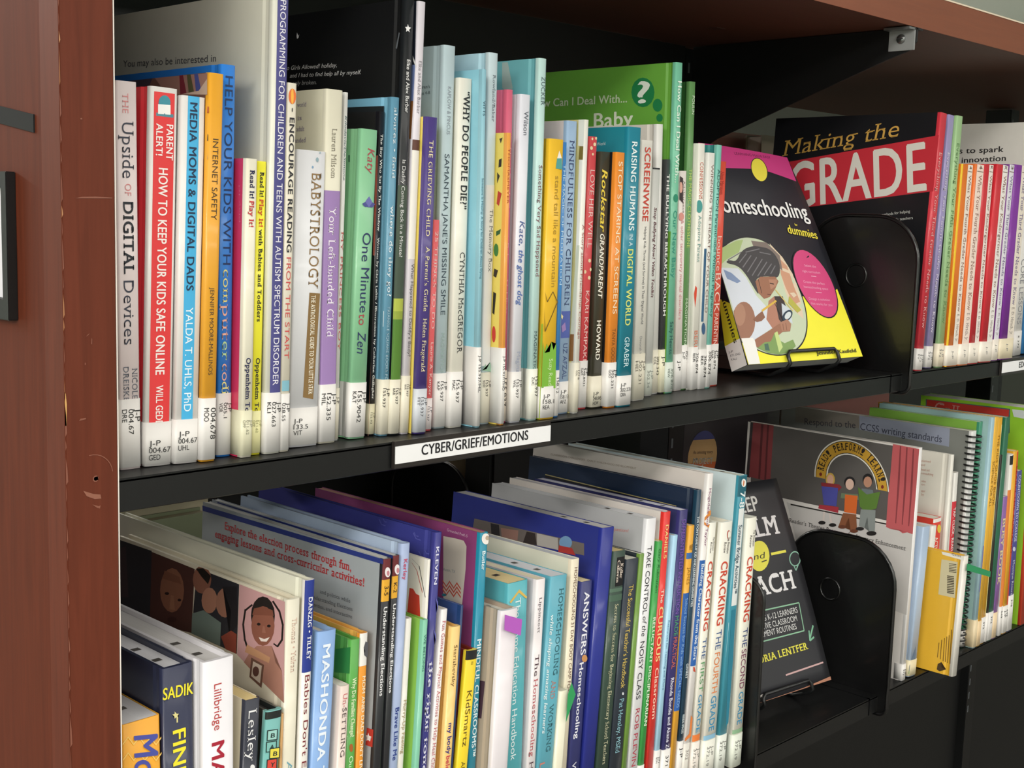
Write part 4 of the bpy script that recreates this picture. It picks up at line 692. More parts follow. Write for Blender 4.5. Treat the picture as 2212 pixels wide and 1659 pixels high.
  ('S', 't', 'DANZIG • TILLEY', 2.52, 269.4, 2.52, 226.3, 3.12, 'e6e8f0', 'sb'),
  ('S', 't', "Babies Don't Eat Pizza", 1.86, 216.1, 1.86, 118.3, 3.71, '7c2c34', ''),
  ], None),
('book', 'book', 'light blue hardcover lettered MASHONDA in spaced white capitals', 'C', 'hc', (131.83, -1.8, -365.71), 0.0507, 15.61, 243, 150, '86aadc', '8fb0de', 'e2dccb', [
  ('S', 't', 'MASHONDA TIFRERE', 4.37, 233.8, 4.37, 96.9, 6.25, 'e8f0fa', 'b'),
  ], None),
('book', 'book', 'short pinkish cream paperback with UN-SETTLING on its spine', 'C', 'pb', (152.79, -4.32, -366.14), 0.0469, 7.58, 201.7, 140, 'dccbc2', 'cfc4ba', 'e6e0d4', [
  ('S', 't', 'Un-', 2.08, 196.4, 2.08, 186.5, 3.41, 'd0686c', 's'),
  ('S', 't', 'SETTLING', 2.08, 186.2, 2.08, 151, 3.41, '5a4c4c', 's'),
  ], None),
('book', 'book', 'green picture book asking WHY DO FAMILIES CHANGE', 'C', 'hc', (164.03, -1.51, -366.19), 0.0375, 8.13, 231.5, 200, '55a148', '4a8a40', 'b9cf50', [
  ('S', 't', 'Why Do Families Change?', 2.36, 204.1, 2.36, 161.8, 3.41, 'e2efc8', 'b'),
  ('S', 'p', [(5.59, 153.5), (5.52, 152.3), (5.21, 151.4), (4.71, 150.9), (4.09, 150.8), (3.44, 151.2), (2.87, 152), (2.46, 153.1), (2.27, 154.3), (2.33, 155.4), (2.64, 156.3), (3.14, 156.8), (3.76, 156.9), (4.41, 156.5), (4.98, 155.7), (5.4, 154.7)], 'a8602c'),
  ('S', 't', 'Our', 2.36, 147.8, 2.36, 137, 3.41, 'd8efc8', ''),
  ('L', 'p', [(-16.6, 221), (-0.4, 226.5), (-0.2, 207.8), (-16.6, 204.3)], '2a7a3c'),
  ], None),
('book', 'book', 'orange picture book with a little dog on a white patch, MOM AND DAD', 'C', 'hc', (175.54, -0.79, -366.33), 0.0258, 6.61, 234.1, 200, 'df922a', 'e0a850', 'c88a3a', [
  ('S', 'p', [(0, 234), (6.61, 234), (6.61, 210.5), (0, 210.5)], 'e8e6e2'),
  ('S', 'p', [(4.38, 227.9), (6.81, 226.4), (6.81, 222.2), (6.81, 220.7), (6.81, 217.2), (6.14, 215.9), (3.56, 218.1), (4.25, 221.3), (2.9, 223.9)], '55555a'),
  ('S', 't', "MOM AND DAD DON'T LIVE TOGETHER", 2.64, 203.1, 2.64, 101.9, 2.64, 'f0e2c4', 'b'),
  ], None),
('book', 'book', 'black spine with a maroon and yellow top, UNDERSTANDING ELECTIONS, nearer of the pair', 'C', 'pb', (185.22, -5.83, -366.21), 0.0418, 6.94, 285.6, 230, '25262a', '8f9498', 'c8c6c0', [
  ('S', 'p', [(0, 285.5), (6.94, 285.5), (6.94, 270.7), (0, 270.7)], '6a2c30'),
  ('S', 'p', [(6.51, 275.5), (6.4, 274.1), (5.92, 273), (5.14, 272.3), (4.19, 272.2), (3.2, 272.6), (2.32, 273.5), (1.7, 274.8), (1.42, 276.2), (1.53, 277.6), (2, 278.7), (2.77, 279.4), (3.73, 279.5), (4.72, 279.1), (5.6, 278.2), (6.22, 276.9)], 'e8e2e4'),
  ('S', 'p', [(5.7, 275), (5.65, 274.2), (5.41, 273.6), (5.03, 273.2), (4.55, 273.1), (4.05, 273.4), (3.61, 273.8), (3.3, 274.5), (3.15, 275.3), (3.2, 276.1), (3.44, 276.7), (3.82, 277), (4.3, 277.1), (4.8, 276.9), (5.24, 276.4), (5.55, 275.7)], 'c08088'),
  ('S', 'p', [(0, 270.7), (6.94, 270.7), (6.94, 255.1), (0, 255.1)], 'e2a834'),
  ('S', 't', '3-5', 1.74, 266.1, 1.74, 259.4, 3.47, '4a3820', 'b'),
  ('S', 't', 'Understanding Elections', 1.91, 251.2, 1.91, 187, 3.12, 'e8e8ea', 'b'),
  ('L', 'p', [(-230.5, 282.5), (-0.5, 285.5), (-0.2, 281.9), (-229.9, 278.3)], '27357c'),
  ('L', 't', 'Explore the election process through fun,', -196.7, 269.3, -34.8, 269.6, 6, 'b8383c', 'sb'),
  ('L', 't', 'engaging lessons and cross-curricular activities!', -210.2, 260.2, -19.6, 261.8, 6, 'b8383c', 'sb'),
  ('L', 't', 'and politics while', -69.5, 245.8, -34.2, 246.7, 2.7, '55585c', 's'),
  ('L', 't', 'Understanding Elections', -80.3, 239.5, -31.2, 241.3, 2.7, '55585c', 's'),
  ('L', 't', 'activities, and interactive', -82.2, 234.1, -31.3, 235.8, 2.7, '55585c', 's'),
  ('L', 'p', [(-9.2, 161.8), (-2, 162.6), (-2.1, 149.7), (-9.8, 149)], 'b8392e'),
  ('L', 'p', [(-7.4, 158.9), (-6.2, 156.9), (-3.7, 157), (-5.6, 155.1), (-4.9, 152.9), (-7, 153.6), (-9, 152.3), (-8.1, 155), (-9.8, 156.2), (-7.8, 156.8)], 'ece6e2'),
  ], None),
('book', 'book', 'black spine with a maroon and yellow top, UNDERSTANDING ELECTIONS, farther of the pair', 'C', 'pb', (196.62, -3.43, -366.28), 0.0398, 5.61, 285.7, 231, '25262a', '8d949c', 'c8c6c0', [
  ('S', 'p', [(0, 285.7), (5.61, 285.7), (5.61, 270.9), (0, 270.9)], '6a2c30'),
  ('S', 'p', [(5.81, 275.1), (5.81, 273.7), (5.81, 272.6), (5.25, 271.9), (4.28, 271.7), (3.27, 272.1), (2.38, 273.1), (1.75, 274.3), (1.46, 275.8), (1.57, 277.2), (2.06, 278.3), (2.85, 279), (3.82, 279.1), (4.83, 278.7), (5.72, 277.8), (5.81, 276.5)], 'e8e2e4'),
  ('S', 'p', [(5.81, 274.5), (5.77, 273.8), (5.53, 273.1), (5.13, 272.8), (4.65, 272.7), (4.14, 272.9), (3.69, 273.4), (3.37, 274.1), (3.23, 274.9), (3.28, 275.6), (3.52, 276.2), (3.91, 276.6), (4.39, 276.7), (4.9, 276.5), (5.35, 276), (5.67, 275.3)], 'c08088'),
  ('S', 'p', [(0, 270.9), (5.61, 270.9), (5.61, 254.9), (0, 254.9)], 'e2a834'),
  ('S', 't', 'K-2', 1.4, 266.2, 1.4, 258.9, 2.8, '4a3820', 'b'),
  ('S', 't', 'Understanding Elections', 1.54, 250.8, 1.54, 186.1, 2.52, 'e8e8ea', 'b'),
  ('L', 'p', [(-222.9, 285), (-0.5, 285.7), (-0.3, 283.5), (-222.7, 282)], '232f70'),
  ], None),
('book', 'book', 'periwinkle blue hardcover reading BRAVE LIKE ME', 'C', 'hc', (202.64, -1.69, -366.1), 0.0492, 8.15, 292.4, 201, 'a3b2d4', '99a8be', '3a3c40', [
  ('S', 't', 'Kerley', 2.44, 281.2, 2.44, 266.1, 3.26, 'c0506c', 'b'),
  ('S', 't', 'Brave Like Me', 2.36, 172.5, 2.36, 133.3, 3.42, '2c3f86', 'b'),
  ], None),
('book', 'book', 'narrow off-white book between the periwinkle book and the green one', 'C', 'hc', (211.52, -0.52, -366.22), 0.0505, 5.6, 236, 180, 'dfdcd4', 'd2cfc8', 'd9d5c8', [
  ('S', 't', 'Hurry-Up Feeling', 1.96, 175.7, 1.96, 135.6, 2.8, 'b0a080', 'b'),
  ], None),
('book', 'book', 'green picture book with a thin aqua spine, low beside the purple swirl spine', 'C', 'hc', (223.57, -5.56, -366.27), 0.0516, 4.38, 233.8, 200, '7fc0a4', '7aa848', 'd9d5c8', [
  ('S', 't', 'WE BELONG', 1.31, 223.1, 1.31, 195.6, 1.75, '2f6a60', ''),
  ], None),
('book', 'book', 'cream picture book with a red shape and curved lines on its cover', 'C', 'pb', (230.39, -0.85, -366.38), 0.0462, 2.5, 276.5, 200, 'e4e0d6', 'd9d3c2', 'd9d5c8', [
  ('L', 'p', [(-18.4, 251.5), (-14.3, 251.7), (-10.9, 248.7), (-7.3, 248.4), (-5, 232.1), (-19.5, 233.1)], 'c43c28'),
  ('L', 'p', [(-17.8, 270.7), (-11.8, 266.1), (-11, 265.9), (-17.1, 270.5)], 'b0382c'),
  ('L', 'p', [(-11.8, 266.1), (-4.5, 251.2), (-3.7, 251), (-11, 265.9)], 'b0382c'),
  ('L', 'p', [(-18.1, 273.8), (-9.6, 270), (-8.8, 269.8), (-17.3, 273.6)], '3a3838'),
  ('L', 'p', [(-9.6, 270), (-1.2, 248.5), (-0.5, 248.3), (-8.8, 269.8)], '3a3838'),
  ], None),
('book', 'book', 'purple-blue hardcover with swirls, THE RIGHT TOUCH in white', 'C', 'hc', (233.31, -0.97, -366.14), 0.0556, 6.55, 295.4, 222, '3c3c86', '33357a', '2c3560', [
  ('S', 't', 'KLEVEN', 1.18, 284.9, 1.18, 256.7, 2.88, 'dcdcf0', 'b'),
  ('S', 't', 'the right touch', 1.31, 199.2, 1.31, 107.2, 3.93, 'dcdcf0', 'sb'),
  ('S', 'p', [(3.6, 247.1), (6.18, 243.7), (6.75, 239), (5.52, 235.1), (6.1, 239.2), (4.82, 243.5)], '6264b0'),
  ('S', 'p', [(6.75, 232.7), (6.75, 229.2), (6.75, 224.5), (6.75, 220.6), (6.75, 224.7), (6.75, 229)], '6264b0'),
  ('S', 'p', [(3.8, 222.9), (6.38, 219.3), (6.75, 214.7), (5.72, 210.7), (6.3, 214.8), (5.02, 219.2)], '6264b0'),
  ('S', 'p', [(5.9, 208.6), (6.75, 205), (6.75, 200.3), (6.75, 196.4), (6.75, 200.5), (6.75, 204.9)], '6264b0'),
  ('S', 'p', [(6.75, 253.4), (6.75, 249.9), (6.75, 245.3), (6.75, 241.3), (6.75, 245.4), (6.75, 249.7)], '6264b0'),
  ('L', 'p', [(-24.5, 290.5), (-20.8, 286.7), (-15.4, 286.4), (-15.5, 287.3), (-20.2, 287.3), (-23.2, 290.8)], '5557a4'),
  ('L', 'p', [(-23.5, 291.2), (-21.2, 288.9), (-17.9, 288.7), (-18, 289.6), (-20.9, 289.3), (-22.3, 291.5)], '5557a4'),
  ('L', 'p', [(-64.3, 293.5), (-60.7, 289.9), (-55.4, 289.6), (-55.5, 290.4), (-60, 290.4), (-62.9, 293.7)], '5557a4'),
  ('L', 'p', [(-59.5, 294.9), (-57.4, 292.8), (-54.3, 292.6), (-54.4, 293.5), (-57, 293.1), (-58.1, 295.1)], '5557a4'),
  ('L', 'p', [(-17.2, 278.2), (-13.2, 274.2), (-7.5, 273.9), (-7.5, 274.7), (-12.5, 274.8), (-15.9, 278.5)], '5557a4'),
  ('L', 'p', [(-10.7, 280.6), (-8.5, 278.3), (-5.2, 278.1), (-5.3, 279), (-8.1, 278.7), (-9.5, 280.9)], '5557a4'),
  ], None),
('book', 'book', 'slim white paperback lettered in red, FUN GAMES AND PHYSICAL ACTIVITIES', 'C', 'pb', (240.28, -0.3, -366.04), 0.0764, 5.99, 236, 200, 'e6e2e2', 'e6e2e2', 'd9d5c8', [
  ('S', 't', 'Fun Games and Physical Activities to Help Heal Children', 1.5, 227.5, 1.5, 104.8, 2.99, 'c4525c', 's'),
  ], None),
('book', 'book', 'butter yellow hardcover reading MY BODY BE', 'C', 'hc', (253.22, -3.14, -365.96), 0.0599, 8.95, 221.2, 170, 'ecc87e', 'd8a75a', 'e0b860', [
  ('S', 't', 'Starishevsky', 2.95, 207.1, 2.95, 175.3, 3.04, '6a4c2c', 's'),
  ('S', 't', 'my body', 2.51, 147.6, 2.51, 123.6, 3.94, '3c3480', 'b'),
  ('S', 't', 'belongs to me', 2.51, 122.2, 2.51, 83.4, 3.94, 'c83c50', 'b'),
  ], None),
('book', 'book', 'navy picture book with only its dark cover top showing behind the butter yellow one', 'C', 'pb', (264.04, -0.69, -366.36), 0.0561, 2.5, 235.5, 200, '1f3a68', '243f74', 'cfcac0', [
  ], None),
('book', 'book', 'yellow book with a black cap and a dark red cover edge, KIDSMARTZ', 'C', 'hc', (267.02, -1.33, -365.51), 0.0859, 11.52, 198.4, 160, 'ecd02c', '7a2a1e', '1a1a1a', [
  ('S', 'p', [(0, 198.4), (11.52, 198.4), (11.52, 191.2), (0, 191.2)], '1a1a1c'),
  ('S', 't', 'SMARTER SAFER', 4.61, 189.8, 4.61, 187.2, 2.3, '7a6a20', ''),
  ('S', 't', 'KidSmartz', 3.34, 167.1, 3.34, 123.8, 4.84, '5e4a1c', ''),
  ('S', 't', 'ABOUT', 3.8, 111.9, 3.8, 91.9, 3.92, '5e4a1c', ''),
  ], None),
('book', 'book', 'tall teal spine reading MINDFUL CLASSROOMS with a plum cover', 'C', 'pb', (288.8, 2.81, -366.2), 0.0365, 8.26, 286.4, 206, '2189a4', '7c3a66', 'b08070', [
  ('S', 'p', [(8.46, 280.7), (8.46, 279.1), (8.46, 277.8), (7.57, 277), (5.88, 276.9), (4.15, 277.5), (2.63, 278.6), (1.57, 280.1), (1.11, 281.8), (1.33, 283.4), (2.19, 284.7), (3.57, 285.5), (5.25, 285.6), (6.98, 285), (8.46, 283.9), (8.46, 282.4)], 'eee8e4'),
  ('S', 'p', [(8.46, 281.5), (8.46, 280.9), (8.46, 280.3), (7.89, 280), (7.13, 280), (6.36, 280.2), (5.69, 280.7), (5.22, 281.3), (5.02, 282), (5.12, 282.7), (5.5, 283.2), (6.12, 283.5), (6.87, 283.6), (7.64, 283.4), (8.32, 282.9), (8.46, 282.2)], 'b8a894'),
  ('S', 't', 'Butler', 2.48, 272, 2.48, 257.3, 3.3, 'e2f0f4', 'b'),
  ('S', 't', 'MINDFUL CLASSROOMS™', 2.07, 203.4, 2.07, 110.3, 4.13, 'e2f0f4', 'b'),
  ('L', 'p', [(-40.9, 276.1), (-26.7, 277), (-17.9, 277), (-14.5, 273.3), (-14.2, 255.3), (-16.2, 225.8), (-37.2, 224.5)], 'cfc6b8'),
  ('L', 't', 'Grounded PreK-5', -37, 280.9, -14, 280.3, 2.1, 'd0b0c4', ''),
  ('L', 't', 'Austin, TX', -39, 249.2, -25.3, 250, 2.2, '7a8a8c', ''),
  ('L', 'p', [(-39.5, 241.7), (-35, 238.3), (-34.9, 236.9), (-39.4, 240.3)], 'c8503a'),
  ('L', 'p', [(-39.3, 238.5), (-34.7, 235.1), (-34.6, 233.6), (-39.2, 237)], 'c8503a'),
  ('L', 'p', [(-39, 235.2), (-34.5, 231.8), (-34.4, 230.3), (-38.9, 233.7)], 'c8503a'),
  ('L', 'p', [(-34.9, 237.7), (-31.1, 243), (-31, 241.6), (-34.8, 236.3)], 'c8503a'),
  ('L', 'p', [(-34.7, 234.5), (-30.8, 239.8), (-30.7, 238.3), (-34.6, 233)], 'c8503a'),
  ('L', 'p', [(-34.5, 231.2), (-30.6, 236.5), (-30.5, 235.1), (-34.4, 229.8)], 'c8503a'),
  ('L', 'p', [(-31, 242.4), (-26.6, 239), (-26.5, 237.6), (-30.9, 241)], 'c8503a'),
  ('L', 'p', [(-30.8, 239.2), (-26.3, 235.8), (-26.2, 234.3), (-30.7, 237.7)], 'c8503a'),
  ('L', 'p', [(-30.6, 235.9), (-26.1, 232.5), (-26, 231.1), (-30.5, 234.5)], 'c8503a'),
  ('L', 'p', [(-26.5, 238.4), (-22.7, 243.7), (-22.6, 242.3), (-26.4, 237)], 'c8503a'),
  ('L', 'p', [(-26.3, 235.2), (-22.5, 240.5), (-22.4, 239), (-26.2, 233.8)], 'c8503a'),
  ('L', 'p', [(-26.1, 232), (-22.2, 237.2), (-22.1, 235.8), (-26, 230.5)], 'c8503a'),
  ('L', 'p', [(-22.7, 243.1), (-18.3, 239.7), (-18.2, 238.3), (-22.6, 241.7)], 'c8503a'),
  ('L', 'p', [(-22.4, 239.9), (-18, 236.5), (-17.9, 235.1), (-22.3, 238.4)], 'c8503a'),
  ('L', 'p', [(-22.2, 236.6), (-17.8, 233.3), (-17.7, 231.8), (-22.1, 235.2)], 'c8503a'),
  ('L', 'p', [(-33.9, 230.8), (-34.1, 230.4), (-34.6, 229.9), (-35.5, 229.4), (-36.5, 229.1), (-37.5, 229), (-38.3, 229), (-38.9, 229.2), (-39.2, 229.6), (-39, 230.1), (-38.4, 230.6), (-37.6, 231), (-36.6, 231.3), (-35.6, 231.5), (-34.7, 231.4), (-34.1, 231.2)], '2f7a8a'),
  ], None),
('boxed_set', 'book', 'white boxed set with a magenta sticky flag at its top', 'C', 'hc', (297.51, -12, -365.58), 0.0496, 18.49, 226.5, 130, 'e3dde2', '9a8c7c', 'e0dccf', [
  ('L', 'p', [(-18, 167.5), (-12.5, 168.3), (-13.9, 138.4), (-20, 137.3)], '4a3440'),
  ], None),
('book', 'book', 'thick aqua paperback titled THE HOME EDUCATION HANDBOOK', 'C', 'pb', (327.22, -0.12, -366.46), 0.0020, 22.15, 242.2, 170, '56adb8', '4c9aa4', 'e6d29c', [
  ('S', 't', 'The Home Education Handbook', 8.2, 229.1, 8.2, 96.3, 5.76, 'e6f2f4', ''),
  ('S', 'p', [(1.63, 227.6), (3.23, 226.2), (11.7, 233.1), (20.34, 226.6), (21.33, 227.9), (12.11, 235.7)], 'd8b45a'),
  ], None),
('book', 'book', 'white paperback reading THE HOMESCHOOLING in black and red', 'C', 'pb', (349.78, -2.57, -366.17), 0.0322, 10.4, 240.3, 190, 'e6e0e2', 'b9b4b8', 'e8dfc4', [
  ('S', 't', 'Lippincott', 3.74, 225.5, 3.74, 196.4, 2.91, '5a4c54', 's'),
  ('S', 't', 'The', 2.5, 178.6, 2.5, 161.2, 4.37, '4a2c38', 's'),
  ('S', 't', 'Homeschooling', 2.5, 158.9, 2.5, 94.1, 4.37, 'c05058', 's'),
  ('S', 't', 'Handbook', 2.5, 90.3, 2.5, 45.4, 4.37, '4a2c38', 's'),
  ], None),
('book', 'book', 'blue-green paperback titled HOMESCHOOLING AND WORKING', 'C', 'pb', (360.65, -1.36, -365.3), 0.0611, 19.66, 238.8, 190, '5fa9bc', '549aac', 'dde0e6', [
  ('S', 't', 'HOMESCHOOLING', 10.81, 228, 10.81, 156.1, 5.11, '35646e', 's'),
  ('S', 't', 'AND', 9.63, 151.9, 9.63, 136.4, 5.11, 'c07c70', 's'),
  ('S', 't', 'WORKING', 9.24, 131.8, 9.24, 92.3, 5.11, '35646e', 's'),
  ('S', 't', 'while shaping amazing learners', 2.75, 207.1, 2.75, 108.6, 3.93, 'dcecf0', 'ib'),
  ('S', 't', 'L', 2.95, 84.1, 2.95, 78.2, 5.9, 'c07c70', ''),
  ], None),
('book', 'book', 'short cream book with a green arrow flag on its spine', 'C', 'pb', (380.71, -2.82, -365.82), 0.0648, 10.53, 140.3, 150, 'e6e2cc', 'dddac2', 'ddd8c4', [
  ], None),
('book', 'book', 'cream spine fading to orange, HOMESCHOOLING 31 DAY BOOT CAMP', 'C', 'pb', (395.53, 3, -366.14), 0.0373, 9.61, 247.5, 180, 'e6dcc4', 'c8c6b4', 'c9ccd0', [
  ('S', 't', 'HOMESCHOOLING 31 DAY BOOT CAMP FOR', 3.56, 240.4, 3.56, 134.5, 3.46, '6a4a3c', ''),
  ], None),
('book', 'book', 'indigo paperback reading ANSWERS HOMESCHOOLING in bold white', 'C', 'pb', (405.57, 1.41, -365.86), 0.0464, 13.87, 226.5, 160, '33376e', '30345f', 'e8d8a8', [
  ('S', 't', 'ANSWERS', 4.02, 217.7, 4.02, 163.7, 6.38, 'e8e8f2', 'b'),
  ('S', 'p', [(13.34, 159.5), (13.19, 158.3), (12.51, 157.4), (11.41, 156.9), (10.06, 156.9), (8.67, 157.4), (7.43, 158.3), (6.55, 159.5), (6.16, 160.8), (6.31, 162), (6.98, 162.9), (8.07, 163.4), (9.41, 163.4), (10.81, 162.9), (12.05, 162), (12.94, 160.8)], 'c8905a'),
  ('S', 't', 'Homeschooling', 3.75, 157.3, 3.75, 91.9, 4.99, 'e8e8f2', 'b'),
  ('S', 't', 'WHY', 3.05, 71.4, 3.05, 49.2, 4.99, 'd8d8e4', ''),
  ], None),
('book', 'book', 'tall plain royal blue paperback with a photo on its cover', 'C', 'pb', (419.91, 0.03, -365.41), 0.0685, 15.86, 268.9, 182, '27308a', '232c74', 'c4c2c0', [
  ('L', 'p', [(-151.8, 249), (-18.5, 252.3), (-17.4, 242.2), (-153.4, 235.8)], '6c645f'),
  ('L', 'p', [(-130.6, 248.7), (-119.9, 249), (-117.7, 239.3), (-128.2, 237.2)], '201c20'),
  ('L', 'p', [(-117.4, 246.9), (-95.5, 248.6), (-95.7, 239.4), (-115.3, 238.9)], '9a7468'),
  ('L', 'p', [(-85.4, 249.7), (-75.3, 250), (-72, 240), (-88.8, 239.1)], '2c2320'),
  ('L', 'p', [(-73.1, 250.4), (-48.5, 251.1), (-46.9, 240.9), (-72, 240)], 'a8a49e'),
  ('L', 'p', [(-31.9, 250.4), (-32.2, 248.2), (-33.6, 246.1), (-35.8, 244.4), (-38.6, 243.4), (-41.4, 243.3), (-43.9, 244), (-45.7, 245.5), (-46.5, 247.5), (-46.2, 249.7), (-44.8, 251.8), (-42.5, 253.5), (-39.8, 254.5), (-36.9, 254.6), (-34.4, 253.8), (-32.7, 252.4)], '6f94b8'),
  ('L', 'p', [(-46.3, 245.1), (-31.4, 245.7), (-26.6, 240.3), (-46.7, 239.4)], 'a83430'),
  ], None),
('book', 'book', 'dark green paperback with a black title box near its top', 'C', 'pb', (438.37, -0.7, -365.51), 0.0612, 16.23, 246.3, 180, '34483e', '2c3f36', 'd8c488', [
  ('S', 'p', [(4.87, 240.9), (15.42, 240.9), (15.42, 215.7), (4.87, 215.7)], '17161a'),
  ('S', 't', 'Koller', 9.9, 235.3, 9.9, 222.1, 3.57, 'e2d4c8', 'sb'),
  ('S', 't', 'Callavan', 5.68, 238.1, 5.68, 218.9, 3.57, 'e2d4c8', 'sb'),
  ('S', 'p', [(0, 214.1), (16.23, 214.1), (16.23, 210.9), (0, 210.9)], '55705f'),
  ('S', 'p', [(0, 208.5), (16.23, 208.5), (16.23, 202.9), (0, 202.9)], '4a6454'),
  ('S', 't', 'Secrets to Success for Beginning Elementary School Teachers', 6.49, 200.1, 6.49, 59.9, 4.87, 'd2cfae', 's'),
  ], None),
('book', 'book', "slate paperback titled THE SUCCESSFUL TEACHER'S HANDBOOK in gold", 'C', 'pb', (455.81, -0.81, -365.41), 0.0646, 16.87, 236.3, 160, '2b333e', '272e38', 'dcdacb', [
  ('S', 't', "The Successful Teacher's Handbook", 5.57, 213.5, 5.57, 122.5, 5.73, 'd8bc5c', ''),
  ('S', 'p', [(10.76, 117.1), (10.73, 116.7), (10.5, 116.3), (10.11, 116.1), (9.63, 116.1), (9.12, 116.3), (8.67, 116.6), (8.34, 117.1), (8.18, 117.6), (8.22, 118.1), (8.44, 118.4), (8.83, 118.6), (9.31, 118.6), (9.82, 118.4), (10.27, 118.1), (10.6, 117.6)], 'd8dce0'),
  ('S', 't', 'Pat Hensley, MSEd', 5.57, 113, 5.57, 65.1, 5.73, '8fc0cc', ''),
  ], None),
('book', 'book', 'thin olive green spine next to the TAKE CONTROL book', 'C', 'pb', (473.58, -0.52, -366.09), 0.0667, 6.08, 238.7, 180, '6f9440', '28323a', 'dcdacb', [
  ], None),
('book', 'book', 'white spine reading TAKE CONTROL OF THE NOISY CLASS', 'C', 'pb', (483.33, -0.12, -365.77), 0.0532, 13.7, 268, 191, 'e3e3e6', 'a3a4a6', 'dcdde0', [
  ('S', 't', 'TAKE CONTROL', 3.29, 243.6, 3.29, 183, 5.75, '2a2a30', ''),
  ('S', 't', 'of the', 4.11, 180.9, 4.11, 163, 5.48, '2a2a30', 'i'),
  ('S', 't', 'NOISY CLASS', 3.29, 158.5, 3.29, 106.3, 5.75, '2a2a30', ''),
  ('S', 't', 'ROB PLEVIN', 4.11, 97.9, 4.11, 45.2, 5.48, 'b0384c', ''),
  ('L', 't', 'questions!', -36.5, 250.8, -19.2, 252.5, 2.9, 'c87c74', ''),
  ], None),
('book', 'book', 'green paperback lettered RELUCTANT DISCIPLINARIAN with a yellow edge', 'C', 'pb', (497.44, -0.84, -366.02), 0.0636, 7.5, 245.9, 180, '3c9a4a', 'dcd06a', 'e0dcc8', [
  ('S', 't', 'Gary Rubinstein', 2.4, 239.2, 2.4, 199.8, 2.7, '2a6a34', 'i'),
  ('S', 't', 'RELUCTANT DISCIPLINARIAN', 1.87, 177.7, 1.87, 79.4, 3.75, 'e0eed8', 'b'),
  ], ['V', ['371'], 43.3, 'e4e1de', 12.0, '2a2a2a']),
('book', 'book', 'bright red spine lettered THE CURIOUS CLASSROOM', 'C', 'pb', (510.6, 0.23, -366.08), 0.0423, 9.84, 270.4, 191, 'dd352f', 'c9c2bc', 'd4d0d4', [
  ('S', 't', 'DANIELS', 2.95, 258.8, 2.95, 228.4, 3.94, 'f0cf8a', 'b'),
  ('S', 't', 'The', 2.95, 200.8, 2.95, 188.2, 3.94, 'f0dccc', 'b'),
  ('S', 't', 'CURIOUS', 1.87, 184.8, 1.87, 134.9, 6.1, 'f0d090', 'b'),
  ('S', 't', 'Classroom', 2.46, 129, 2.46, 82.1, 4.92, 'f4c8b4', 'b'),
  ], None),
('book', 'book', 'pale sky-blue spine right of the bright red one', 'C', 'pb', (520.85, -0.26, -366.08), 0.0634, 6.65, 247.6, 200, 'a8d2ea', '9ac4dc', 'd9d5c8', [
  ('S', 't', 'Resources for Teaching and More', 2.13, 170.1, 2.13, 106.1, 2.39, '5a86a8', ''),
  ], ['V', ['371', 'BON'], 50.2, 'e4e1de', 12.0, '2a2a2a']),
('book', 'book', 'indigo spine with DIFFERENTIATED INSTRUCTION MADE PRACTICAL in violet', 'C', 'pb', (532.47, -0.41, -365.97), 0.0451, 11.81, 268.8, 179, '38346e', '2a2c58', 'dcdce6', [
  ('S', 't', 'DIFFERENTIATED INSTRUCTION', 3.19, 260, 3.19, 174, 5.43, '7c58b0', ''),
  ('S', 't', 'MADE', 3.19, 171.8, 3.19, 153.4, 5.43, '4fa070', ''),
  ('S', 't', 'PRACTICAL', 3.19, 152.1, 3.19, 123, 5.43, 'd06a58', ''),
  ('S', 't', 'Rhonda Bondie and Akane Zusho', 3.54, 114.4, 3.54, 38.1, 4.72, 'd8d8e8', 'b'),
  ], ['V', ['371'], 47.7, 'e4e1de', 12.0, '2a2a2a']),
('book', 'book', 'yellow and blue spine reading SCHOOL SUCCESS, with a blue band', 'C', 'pb', (544.69, -0.73, -366.05), 0.0569, 7.83, 252.9, 180, 'e6a838', 'e6a838', 'e6dcc0', [
  ('S', 't', 'TEXT', 1.96, 235.5, 1.96, 230.4, 3.91, '55381c', 'b'),
  ('S', 'p', [(0, 227.9), (7.83, 227.9), (7.83, 222.3), (0, 222.3)], '3a6aa8'),
  ('S', 't', 'JAMES', 1.96, 214.6, 1.96, 198.8, 3.91, 'a87c2c', ''),
  ('S', 'p', [(0, 190.7), (7.83, 190.7), (7.83, 80.8), (0, 80.8)], '2c5ea8'),
  ('S', 't', 'School Success for Kids with SPECIAL NEEDS', 1.96, 185.9, 1.96, 83.9, 3.91, '8ab0dc', ''),
  ], None),
('book', 'book', "tall midnight teal spine, THE DON'T GIVE UP KID AND LEARNING DIFFERENCES", 'C', 'hc', (556.32, -0.55, -366.21), 0.0436, 6.74, 284.3, 210, '1d3d52', '1d2c44', '1d2c44', [
  ('S', 't', "THE DON'T-GIVE-UP KID AND LEARNING DISABILITIES", 1.85, 260, 1.85, 176.3, 3.03, 'd8e0e4', 'b'),
  ('S', 't', 'GEHRET', 1.85, 122.8, 1.85, 108.8, 3.03, 'd8e0e4', 'b'),
  ('S', 't', 'VERBAL IMAGES', 1.85, 75.1, 1.85, 56.6, 3.03, 'c8d4d8', 'b'),
  ('L', 'p', [(-186.9, 269.2), (-22.9, 266.2), (-22.8, 265.4), (-186.9, 268.2)], 'a89c6a'),
  ('L', 'p', [(-24, 266), (-22.4, 266.3), (-21, 250.2), (-22.5, 249.9)], 'a89c6a'),
  ('L', 'p', [(-186.9, 268.2), (-23.9, 265.2), (-21.4, 237.1), (-183.6, 229.1)], '15161f'),
  ], ['V', ['J-P'], 49.5, 'e4e1de', 12.0, '2a2a2a']),
